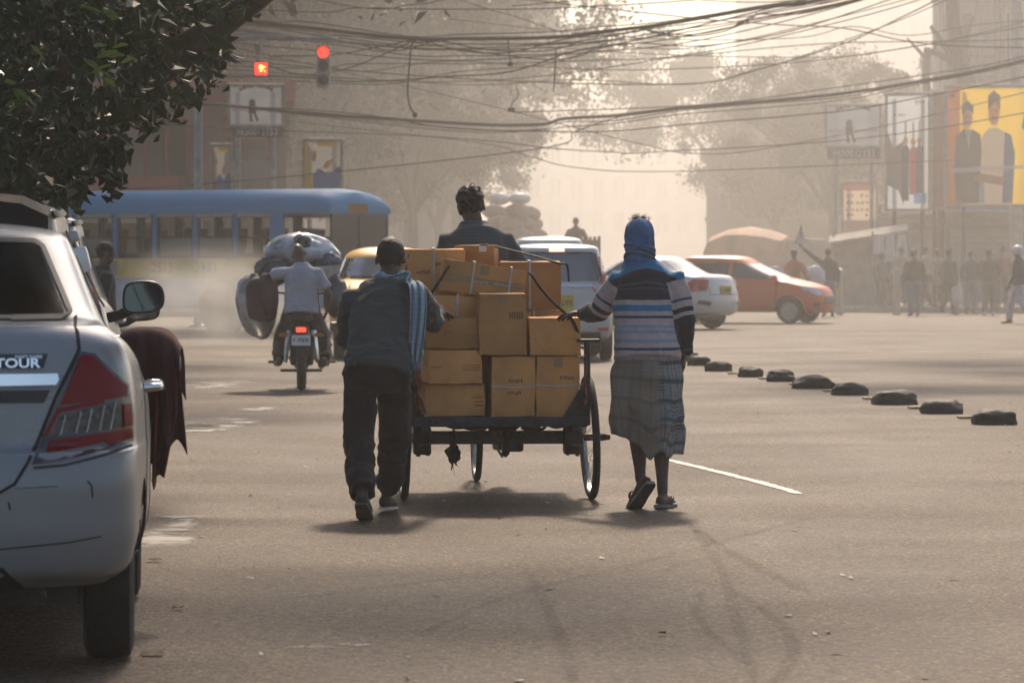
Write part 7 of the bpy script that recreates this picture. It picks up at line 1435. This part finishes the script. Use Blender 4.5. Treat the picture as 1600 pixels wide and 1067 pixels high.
# sarong: one folded tube of cloth
def lungi_mat():
    m = mat('checked_sarong_cotton', (.36, .30, .235), .9, ns=3, na=.2, bump=.3, bs=200, spec=.15); t = m.node_tree; b = t.nodes['Principled BSDF']; N = t.nodes.new; L = t.links.new; tc = N('ShaderNodeTexCoord')
    at = N('ShaderNodeAttribute'); at.attribute_name = 'u'; av = N('ShaderNodeAttribute'); av.attribute_name = 'v'; cb = N('ShaderNodeCombineXYZ'); L(at.outputs['Fac'], cb.inputs[0]); L(av.outputs['Fac'], cb.inputs[1])
    nz = N('ShaderNodeTexNoise'); nz.inputs['Scale'].default_value = 5; nz.inputs['Detail'].default_value = 3; L(tc.outputs['Object'], nz.inputs[0])
    def band(axis, sc, lo, hi, dist=0.4, ph=0):
        wv = N('ShaderNodeTexWave'); wv.bands_direction = axis; wv.inputs['Scale'].default_value = sc; wv.inputs['Distortion'].default_value = dist; wv.inputs['Phase Offset'].default_value = ph; L(cb.outputs[0], wv.inputs[0]); r = N('ShaderNodeMapRange'); r.inputs[1].default_value = lo; r.inputs[2].default_value = hi; L(wv.outputs[1], r.inputs[0]); return r.outputs[0]
    def over(src, col, fac, k):
        mu = N('ShaderNodeMath'); mu.operation = 'MULTIPLY'; mu.inputs[1].default_value = k; L(fac, mu.inputs[0]); x = N('ShaderNodeMix'); x.data_type = 'RGBA'; L(mu.outputs[0], x.inputs[0]); L(src, x.inputs[6]); x.inputs[7].default_value = (*col, 1); return x.outputs[2]
    c = b.inputs['Base Color'].links[0].from_socket
    def region(axis_fac, lo, hi):
        mr = N('ShaderNodeMapRange'); mr.inputs[1].default_value = lo; mr.inputs[2].default_value = hi; L(axis_fac, mr.inputs[0]); return mr.outputs[0]
    rgt = region(at.outputs['Fac'], .29, .33)                       # the newer printed panel wraps the right half
    c = over(c, (.44, .43, .40), rgt, .85)
    def both(a, bb): mu = N('ShaderNodeMath'); mu.operation = 'MULTIPLY'; L(a, mu.inputs[0]); L(bb, mu.inputs[1]); return mu.outputs[0]
    mx = N('ShaderNodeMapRange'); mx.inputs[1].default_value = .52; mx.inputs[2].default_value = .58; L(nz.outputs[0], mx.inputs[0])
    c = over(c, (.05, .09, .17), both(rgt, both(band('Y', 9, .60, .72, 5), mx.outputs[0])), .85)
    c = over(c, (.06, .16, .13), both(rgt, band('Y', 1.55, .86, .93, 2.0, 1.0)), .8); c = over(c, (.10, .16, .24), both(rgt, band('X', 11, .8, .9, 2)), .6)
    c = over(c, (.07, .06, .055), band('Y', 1.25, .88, .93, 1.2, 3.3), .32); c = over(c, (.33, .30, .26), band('Y', 3.4, .9, .96, .8), .5); c = over(c, (.12, .11, .10), band('X', 6.5, .90, .95, .5), .22); c = over(c, (.10, .11, .14), band('Y', 7.5, .9, .97, .6, 2), .22)
    L(c, b.inputs['Base Color']); return backlit(m, .28)
mb = MB(); vs = []; uu = []; vv = []; nu, nv = 160, 64
for j in range(nv + 1):
    t_ = j / nv; 
    for i in range(nu + 1):
        a = 2 * PI * i / nu; ca, sa = math.cos(a), math.sin(a)          # a=0 right, pi/2 forward, 3pi/2 back
        z = .855 - t_ * (.855 - .345) + (.0 + (-.045 * ca - .035 * sa * 0) * t_ * t_) * (-1) * -1
        back = max(0, -sa); droop = math.exp(-((a - 4.82) / .22) ** 2) * .065 + math.exp(-((a - 5.55) / .16) ** 2) * .03; z -= droop * t_ ** 2; z += .025 * t_ * max(0, -ca) 
        rx = np.interp(t_, [0, .2, .55, .85, 1], [.172, .190, .204, .200, .182]); ry = np.interp(t_, [0, .2, .55, .85, 1], [.13, .15, .165, .175, .165])
        fo = .016 * t_ ** .7 * math.sin(7 * a + 1.5 * t_ + .6) + .010 * t_ * math.sin(13 * a + 3 * t_) + .008 * math.sin(4 * a + 9 * t_) + .007 * math.sin(2 * a - 14 * t_ + 1) * back - .022 * t_ * math.exp(-((a - 4.35) / .18) ** 2) + .028 * t_ * math.exp(-((a - 4.9) / .16) ** 2)
        vs.append((J['pelvis'].x + (rx + fo) * ca - .012 * t_, J['pelvis'].y + (ry + fo) * sa + .035 * t_, z)); uu.append(((a - PI) % (2 * PI)) / (2 * PI)); vv.append(t_)
mb.add(vs, [(j * (nu + 1) + i, j * (nu + 1) + i + 1, (j + 1) * (nu + 1) + i + 1, (j + 1) * (nu + 1) + i) for j in range(nv) for i in range(nu)]); me = mb.mesh('sarong', False)
c_ = co_of(me); c_ += nrm_of(me) * (folds(c_, 17, 4.5, (1.3, 1.3, .8)) * .014)[:, None]; set_co(me, c_); set_attr(me, 'u', uu); set_attr(me, 'v', vv); o = mesh_obj('sarong', me, lungi_mat(), mr_, True); o.modifiers.new('s', 'SOLIDIFY').thickness = .004
# blue head cloth, tied behind, with the hair sticking out on top
BLC = cloth_mat('blue_head_cloth', (.085, .17, .31), ns=10, na=.3); BLC2 = cloth_mat('grey_blue_head_cloth', (.11, .15, .20), ns=14, na=.3)
s = J['s']; M = frame(J['head'] - J['neck'], J['look']); g_ = lambda x, y, z: J['head'] + M @ V(x * s, y * s, z * s); b = Blob(); b.ell(g_(0, -.012, .018), (.087 * s, .106 * s, .098 * s), M); b.tube([g_(0, -.012, .02), g_(0, -.018, -.06), g_(0, -.016, -.12), g_(0, -.02, -.165)], [(.086 * s, .100 * s), (.086 * s, .092 * s), (.077 * s, .082 * s), (.085 * s, .078 * s)], 20, J['look']); me = b.solid(.007, 3, 'head_cloth'); c_ = co_of(me); n_ = nrm_of(me); lc = (c_ - np.array(J['head'])) @ np.array(M); ang = np.arctan2(lc[:, 0], -lc[:, 1])
low = np.clip(-(lc[:, 2] + .03) / .1, 0, 1); f_ = .003 * np.sin(ang * 9 + lc[:, 2] * 20) + .004 * low * np.sin(lc[:, 2] * 190 + ang * 3) + .003 * folds(c_, 3, 12, (2, 2, .6)); c_ += n_ * f_[:, None]
face = (lc[:, 1] > .07) & (lc[:, 2] < .05) & (np.abs(lc[:, 0]) < .06); c_[face] -= np.array(M @ V(0, .035, 0)); set_co(me, c_); mesh_obj('head_cloth', me, BLC, mr_, True)
for q, (z, r, rr2) in enumerate(((-.088, .084, .0125), (-.108, .083, .012), (-.128, .086, .011), (-.070, .085, .010))):
    mb = MB(); pts = [g_(r * math.sin(a) * 1.0, -.016 - r * math.cos(a) * 1.03, z + .010 * math.cos(a * 2 + q) + .012 * math.sin(a + q)) for a in np.linspace(-2.3, 2.3, 24)]; mb.tube(pts, [(rr2 * (1 + .25 * math.sin(i + q)), rr2 * .8) for i in range(24)], 8); mb.obj('cloth_wrap', BLC2 if q < 3 else BLC, mr_, True)
mb = MB(); rg = random.Random(6)
for k in range(110):
    a = rg.uniform(0, 2 * PI); r_ = rg.uniform(0, .052); p0 = g_(r_ * math.cos(a), r_ * math.sin(a) - .01, .108 - r_ * .25); d_ = V(math.cos(a) * .55 + rg.uniform(-.3, .3), math.sin(a) * .4, 1).normalized(); l_ = rg.uniform(.018, .048); mb.tube([p0, p0 + d_ * l_ * .6, p0 + d_ * l_ + V(rg.uniform(-.008, .008), 0, -.004)], [.0016, .0013, .0006], 4)
tag(mb.obj('hair_tuft', HAIR, mr_), kind='stuff')
# flip-flops
FLIP = mat('grey_green_sandal_sole', (.16, .18, .17), .8, ns=20, na=.25); FLIPB = mat('dark_sandal', (.035, .030, .030), .7, ns=20, na=.3)
for k in 'LR':
    so = slab_sole(J, k, FLIP, mr_, 'flip_flop', .016, drop=.070, ln=1.04); slab_sole(J, k, FLIPB, so, 'tread', .005, drop=.0865, ln=1.03); a, d_, up, sd = J['sole' + k]; o_ = a - up * .066
    for sg in (1, -1): mb = MB(); mb.tube(spline([o_ + d_ * .155 + up * .02, o_ + d_ * .11 + sd * sg * .030 + up * .042, o_ + d_ * .055 + sd * sg * .046 + up * .028, o_ + d_ * .03 + sd * sg * .044], 5), (.008, .004), 6); mb.obj('strap', FLIPB, so, True)

# ------------------------------------------------ cart driver
O = CM @ V(-.045, 1.10, 0)
J = stand(1.68); s = J['s']; dz = .955 - J['pelvis'].z + .135
for k in ('pelvis', 'waist', 'chest', 'neck', 'head', 'shL', 'shR', 'elL', 'elR', 'wrL', 'wrR', 'hipL', 'hipR'): J[k] = J[k] + V(0, 0, dz)
for k, ly in (('chest', .06), ('neck', .13), ('head', .155), ('waist', .02), ('shL', .10), ('shR', .10)): J[k] = J[k] + V(0, ly, 0)
J['head'] += V(-.030, .0, -.02); J['neck'] += V(-.012, 0, .012); J['shL'].x = -.165; J['shR'].x = .165; J['look'] = V(-.25, 1, -.05)
J.update(elL=V(-.23, .12, 1.27), wrL=V(-.235, .225, 1.09), elR=V(.30, .12, 1.27), wrR=V(.325, .225, 1.075), hipL=V(-.09, .0, 1.0), hipR=V(.09, .0, 1.0), knL=V(-.13, .32, .80), anL=V(-.10, .06, .50), toL=V(-.10, .2, .44), knR=V(.20, .36, .72), anR=V(.18, .28, .30), toR=V(.19, .42, .25))
dr = thing('person', 'driver in a blue grey ribbed shirt on the cart saddle, seen from behind', 'person', O, math.atan(CA))
DSH = cloth_mat('blue_grey_ribbed_shirt', (.075, .095, .105)); t = DSH.node_tree; b_ = t.nodes['Principled BSDF']; wv = t.nodes.new('ShaderNodeTexWave'); wv.bands_direction = 'Z'; wv.inputs['Scale'].default_value = 16; wv.inputs['Distortion'].default_value = .8; tc = t.nodes.new('ShaderNodeTexCoord'); t.links.new(tc.outputs['Object'], wv.inputs[0]); mr = t.nodes.new('ShaderNodeMapRange'); mr.inputs[3].default_value = .84; mr.inputs[4].default_value = 1.12; t.links.new(wv.outputs[1], mr.inputs[0]); x = t.nodes.new('ShaderNodeMix'); x.data_type = 'RGBA'; x.blend_type = 'MULTIPLY'; x.inputs[0].default_value = 1; src = b_.inputs['Base Color'].links[0].from_socket; t.links.new(src, x.inputs[6]); t.links.new(mr.outputs[0], x.inputs[7]); t.links.new(x.outputs[2], b_.inputs['Base Color'])
mesh_obj('body', body_mesh(J, voxel=.010, curl=(.9, .9), handdir={'L': (V(.1, .9, -.2), V(0, -.2, -1)), 'R': (V(-.1, .9, -.2), V(0, -.2, -1))}), SKIN, dr, True)
mesh_obj('shirt', shirt_mesh(J, 1.0, 1.06, voxel=.009, amp=.006, seed=12, fscale=6, sh_extra=.006), DSH, dr, True); mesh_obj('trousers', trouser_mesh(J, 1.08, 1.0, voxel=.011), GTR, dr, True); mesh_obj('hair', hair_mesh(J, .013, -.045, carve=False, amp=.011, voxel=.0055, seed=3), HAIR, dr, True)
for k in 'LR': mesh_obj('sandal', shoe_mesh(J, k), SHOE, dr, True)

# ------------------------------------------------ motorcycle riders and their bundles
def seated(lean, arms, h=1.68, z=.80, knee=(.34, .52), foot=(.18, .345), spread=.19):
    J = stand(h); s = J['s']; dz = z + .07 - J['pelvis'].z
    for k in ('pelvis', 'waist', 'chest', 'neck', 'head', 'shL', 'shR', 'hipL', 'hipR'): J[k] = J[k] + V(0, 0, dz)
    for k, f in (('waist', .25), ('chest', .7), ('neck', 1), ('head', 1.1), ('shL', .85), ('shR', .85)): J[k] = J[k] + V(0, lean * f, -abs(lean) * .15 * f)
    for k, sg in (('L', -1), ('R', 1)): J['kn' + k] = V(sg * spread, knee[0], knee[1]); J['an' + k] = V(sg * (spread + .03), foot[0], foot[1] + .06); J['to' + k] = V(sg * (spread + .05), foot[0] + .15, foot[1])
    J.update(arms); return J
MO = Vector(mc.location); MR = Matrix.Rotation(R(2.5), 3, 'Z')
J = seated(.05, dict(elL=V(-.36, .12, 1.22), wrL=V(-.47, .22, 1.215), elR=V(.30, .02, 1.02), wrR=V(.27, .22, .86)), 1.62, .80, (.42, .55), (.16, .27), .21); J['head'] += V(-.03, .0, -.03)
BALD = mat('bald_brown_skin', (.11, .062, .045), .45, ns=10, na=.25)
TEE = cloth_mat('pale_blue_tee', (.38, .40, .46)); p_ = person('balding pillion rider in a pale blue T-shirt on the motorcycle', MO + MR @ V(0, -.05, 0), R(2.5), J, TEE, GTR, hem=.82, short=True, skin=BALD, hair=False, voxel=.011, loose=1.02, seed=21, shoes=SHOE)
J = seated(.12, dict(elL=V(-.33, .30, 1.12), wrL=V(-.32, .52, 1.06), elR=V(.33, .30, 1.12), wrR=V(.32, .52, 1.06)), 1.72, .82, (.52, .56), (.30, .29), .22)
p_ = person('motorcycle driver in dark clothes and black helmet, hidden by his passenger', MO + MR @ V(0, .36, 0), R(2.5), J, cloth_mat('black_jacket', (.03, .03, .034)), GTR, hem=.85, hair=False, voxel=.013, seed=23)
b = Blob(); b.ell(J['head'] + V(0, -.005, .015), (.125, .145, .135)); me = b.solid(.012, 2, 'helmet'); mesh_obj('helmet', me, mat('black_helmet', (.02, .022, .022), .25, coat=.5), p_, True)
def bundle(name, label, cat, loc, r, m, seed, amp=.12, rot=(0, 0, 0), wr=None, ns=2.2):
    bm = bmesh.new(); bmesh.ops.create_icosphere(bm, subdivisions=4, radius=1); a = np.array([v.co[:] for v in bm.verts]); k = 1 + amp * vnoise(a, ns, seed) + amp * .5 * (1 - 2 * np.abs(vnoise(a, ns * 2.2, seed + 9))); q = a * k[:, None] * np.array(r)
    for v, c_ in zip(bm.verts, q): v.co = c_
    me = bpy.data.meshes.new(name); bm.to_mesh(me); bm.free(); o = mesh_obj(name, me, m, None, True); o.location = loc; o.rotation_euler = rot; return tag(o, label, cat)
PLB = mat('silvery_plastic_wrap', (.34, .36, .38), .18, ns=5, na=.8, spec=.9, coat=.7, bump=.6, bs=14, rn=.1); PLC = mat('cloudy_plastic_bag', (.50, .48, .46), .2, ns=4, na=.4, spec=.9, coat=.6, trans=.25); BLB = mat('dark_blue_bundle_cloth', (.05, .07, .10), .6, ns=5, na=.8, bump=.5, bs=18); MRB = mat('maroon_bag_fabric', (.060, .022, .030), .7, ns=4, na=.4, bump=.3, bs=40)
mw = lambda x, y, z: MO + MR @ V(x, y, z)
bundle('plastic_bundle', 'big plastic wrapped bundle carried high behind the motorcycle driver', 'bundle', mw(.0, .62, 1.46), (.40, .24, .20), PLB, 3, .12, (0, R(4), 0)); bundle('dark_bundle', 'dark cloth bundle tied under the plastic one, left of the rider', 'bundle', mw(-.30, .55, 1.28), (.20, .20, .17), BLB, 5, .14)
bundle('dark_bundle', 'dark bundle below the plastic one at the rider\'s right shoulder', 'bundle', mw(.27, .55, 1.36), (.16, .20, .12), BLB, 8, .14)
bm = bmesh.new(); bmesh.ops.create_grid(bm, x_segments=12, y_segments=8, size=.5); me = bpy.data.meshes.new('sheet'); bm.to_mesh(me); bm.free(); c_ = co_of(me); set_co(me, np.stack([c_[:, 0] * .42, .02 * np.sin(c_[:, 0] * 16), c_[:, 1] * (.10 + .14 * (.5 - c_[:, 0])) + c_[:, 0] * .10], 1)); o = mesh_obj('plastic_sheet', me, PLC, None, True); o.location = mw(.20, .34, 1.24); o.modifiers.new('s', 'SOLIDIFY').thickness = .003; tag(o, 'loose white plastic sheet sticking out beside the passenger\'s head', 'plastic sheet')
bg_ = thing('shoulder_bag', 'maroon and dark bag slung at the left side of the motorcycle', 'bag', mw(-.42, .12, .98)); mb = MB(); bm = bmesh.new(); bmesh.ops.create_icosphere(bm, subdivisions=4, radius=1); a = np.array([v.co[:] for v in bm.verts]); a2 = np.sign(a) * np.abs(a) ** .7; q = a2 * np.array([.175, .15, .245]) * (1 + .07 * vnoise(a, 3, 4))[:, None]
for v, c2_ in zip(bm.verts, q): v.co = c2_
me = bpy.data.meshes.new('bag'); bm.to_mesh(me); bm.free(); mesh_obj('bag_body', me, MRB, bg_, True); mb.tube(spline([V(-.10, -.14, .15), V(-.02, -.155, .02), V(.06, -.14, -.17)], 5), .012, 6); mb.obj('strap', BLACK, bg_, True); mb = MB(); mb.tube(spline([V(-.05, 0, .22), V(.06, .02, .38), V(.20, .05, .40)], 5), .012, 6); mb.obj('strap', BLACK, bg_, True)
bundle('plastic_bag', 'large pale plastic bag bulging behind the maroon bag', 'plastic bag', mw(-.49, .36, .90), (.21, .18, .34), PLC, 12, .10, (0, R(-14), 0), ns=1.6)
bundle('dark_bundle', 'dark bundle hanging at the right side of the motorcycle driver', 'bundle', mw(.36, .35, 1.0), (.12, .16, .22), BLB, 15, .12)

# ------------------------------------------------ people around the junction
def px(x, Y): return (x - 800) / FPX * Y
OLV = cloth_mat('olive_jacket', (.055, .052, .036)); BRN = cloth_mat('dark_brown_coat', (.055, .042, .038)); NVY = cloth_mat('navy_jacket', (.045, .055, .062)); JEAN = cloth_mat('blue_jeans', (.11, .15, .21)); GRYT = cloth_mat('grey_trousers', (.09, .08, .08)); BRT = cloth_mat('brown_trousers', (.075, .055, .045)); ORV = cloth_mat('orange_vest', (.42, .11, .055)); WHT = cloth_mat('white_trousers', (.50, .50, .55)); BGE = cloth_mat('beige_shirt', (.35, .29, .20))
person('young man standing beyond the parked cars, head in profile above them', (px(160, 37.5), 37.5, 0), R(-70), stand(1.56, .1), cloth_mat('dark_shirt', (.03, .03, .035)), GTR, seed=31)
Y = GY(495); fm = person('man in dark jacket and pale jeans raising an arm with a white flag', (px(1294, Y), Y, 0), R(0), stand(1.70, .05, 0, ('up', 'down')), cloth_mat('dark_grey_jacket', (.05, .05, .05)), JEAN, seed=33)
fl = thing('flag', 'small white triangular flag held up by the man at the junction', 'flag', Vector(fm.location) + V(-.63, .09, 1.72)); mb = MB(); mb.cyl((0.02, 0, -.12), (-.06, 0, .58), .010, None, 6); mb.obj('stick', PIPE, fl); mb = MB(); bm = None
vs = []; 
for j in range(9):
    t_ = j / 8
    for i in range(7): u = i / 6 - .5; vs.append((-.03 + u * .34 * t_ - .02 * t_, .02 * math.sin(u * 12 + t_ * 4), .55 - .45 * t_ + .03 * math.sin(u * 8)))
mb.add(vs, [(j * 7 + i, j * 7 + i + 1, (j + 1) * 7 + i + 1, (j + 1) * 7 + i) for j in range(8) for i in range(6)]); mb.obj('flag_cloth', CLOTHW, fl, True, False)
Y = 93; om = person('man in an orange vest carrying white bags behind the orange car', (px(1241, Y), Y, 0), R(150), stand(1.66, .0, 0, ('carry', 'carry')), ORV, GRYT, seed=35)
for dx, lb_ in ((-.48, 'white carrier bag in the orange vested man\'s hand, nearer the white car'), (.50, 'white carrier bag in the orange vested man\'s hand, nearer the flag man')): bundle('carrier_bag', lb_, 'bag', (px(1241, Y) + dx, Y - .05, .98), (.26, .18, .28), mat('white_carrier_bag', (.55, .55, .58), .5), 40 + int(dx > 0), .10)
Y = GY(494); person('man in olive jacket and blue jeans standing with his back turned by the stall', (px(1428, Y), Y, 0), R(12), stand(1.68, .05), OLV, JEAN, seed=41, loose=1.15)
Y = GY(490); person('man in pale yellow shirt half hidden beside the washing line', (px(1408, 104), 104, .14), R(160), stand(1.62), BGE, GRYT, seed=43)
Y = GY(492); pa = person('man in a long olive coat carrying a white plastic bag', (px(1482, Y), Y, 0), R(-40), stand(1.70, .12), OLV, BRT, hem=.72, seed=45, loose=1.15); bundle('carrier_bag', 'white plastic bag in the olive coated man\'s hand', 'bag', (px(1494, Y), Y - .12, .52), (.14, .10, .30), CLOTHW, 44, .10)
person('woman in a faded pink shawl behind the olive coated man', (px(1466, 103), 103, .14), R(30), stand(1.56), cloth_mat('faded_pink_shawl', (.26, .16, .14)), BRT, hem=.6, seed=47, loose=1.2)
Y = GY(493); person('man in a dark brown jacket and pale shoes standing with hands in pockets', (px(1545, Y), Y, 0), R(5), stand(1.68, .0, 0, ('pocket', 'pocket')), BRN, GRYT, seed=49, loose=1.15, shoes=WHITEP)
person('man in a dull red shirt behind the brown jacketed man', (px(1566, 103.5), 103.5, .14), R(170), stand(1.64), cloth_mat('dull_red_shirt', (.20, .07, .06)), GRYT, seed=51)
Y = GY(506); J = stand(1.70, .26); pc = person('traffic policeman in white helmet, dark jacket and white trousers striding at the right edge', (px(1592, Y), Y, 0), R(78), J, NVY, WHT, hem=.86, hair=False, seed=53, loose=1.12)
b = Blob(); b.ell(J['head'] + V(0, -.005, .03), (.115, .14, .115)); b.tube([J['head'] + V(-.05, .12, .01), J['head'] + V(.05, .12, .01)], [.02, .02], 8); mesh_obj('helmet', b.solid(.012, 2, 'helmet'), mat('white_helmet', (.65, .65, .64), .3, coat=.5), pc, True)
for k in 'LR': b = Blob(); b.tube([J['an' + k] + V(0, 0, -.02), J['an' + k].lerp(J['kn' + k], .65)], [.055, .07], 14); mesh_obj('boot', b.solid(.012, 2, 'boot'), SHOE, pc, True)
person('man standing in the back of the open truck, hazy silhouette', (px(900, 101), 101.2, .9), R(0), stand(1.62, 0, 0, ('pocket', 'pocket')), BRN, GRYT, seed=55)

Y = GY(491); person('man in a dark blue shirt leaning near the blue railing', (px(1516, Y), Y, 0), R(-25), stand(1.66, .04, .03, ('down', 'pocket')), NVY, JEAN, seed=61, loose=1.1)
person('man in a beige shirt walking under the cream awning', (px(1446, 102), 102, .14), R(60), stand(1.63, .2), BGE, BRT, seed=63)
person('boy in grey standing between the tarpaulin stall and the washing line', (px(1376, 103), 103, .14), R(-140), stand(1.48), cloth_mat('grey_pullover', (.14, .13, .12)), GRYT, seed=65)

# ================================================================== exhaust smoke behind the motorcycle
def smoke(label, c, r, dens, seed):
    mb = MB(); mb.ell((0, 0, 0), (1, 1, 1), 24, 14); m = bpy.data.materials.new('exhaust_smoke'); m.use_nodes = True; t = m.node_tree; t.nodes.remove(t.nodes['Principled BSDF']); N = t.nodes.new; L = t.links.new
    pv = N('ShaderNodeVolumePrincipled'); pv.inputs['Color'].default_value = (.82, .80, .76, 1); pv.inputs['Anisotropy'].default_value = .4; tc = N('ShaderNodeTexCoord'); ln = N('ShaderNodeVectorMath'); ln.operation = 'LENGTH'; L(tc.outputs['Object'], ln.inputs[0])
    fall = N('ShaderNodeMapRange'); fall.inputs[1].default_value = 1.0; fall.inputs[2].default_value = .1; fall.interpolation_type = 'SMOOTHSTEP'; L(ln.outputs['Value'], fall.inputs[0]); n = N('ShaderNodeTexNoise'); n.inputs['Scale'].default_value = 1.7; n.inputs['Detail'].default_value = 3; mp = N('ShaderNodeMapping'); mp.inputs['Location'].default_value = (seed, seed * 2, 0); L(tc.outputs['Object'], mp.inputs[0]); L(mp.outputs[0], n.inputs[0])
    mr = N('ShaderNodeMapRange'); mr.inputs[1].default_value = .36; mr.inputs[2].default_value = .68; L(n.outputs[0], mr.inputs[0]); k = N('ShaderNodeMath'); k.operation = 'MULTIPLY'; L(fall.outputs[0], k.inputs[0]); L(mr.outputs[0], k.inputs[1]); k2 = N('ShaderNodeMath'); k2.operation = 'MULTIPLY'; k2.inputs[1].default_value = dens; L(k.outputs[0], k2.inputs[0]); L(k2.outputs[0], pv.inputs['Density']); L(pv.outputs[0], t.nodes['Material Output'].inputs['Volume'])
    o = mb.obj('smoke', m); o.location = c; o.scale = r; return tag(o, kind='stuff')
if SMOKE:
    smoke('s', P(335, 470, 62), (2.0, 3.5, 1.15), .48, 1.3)
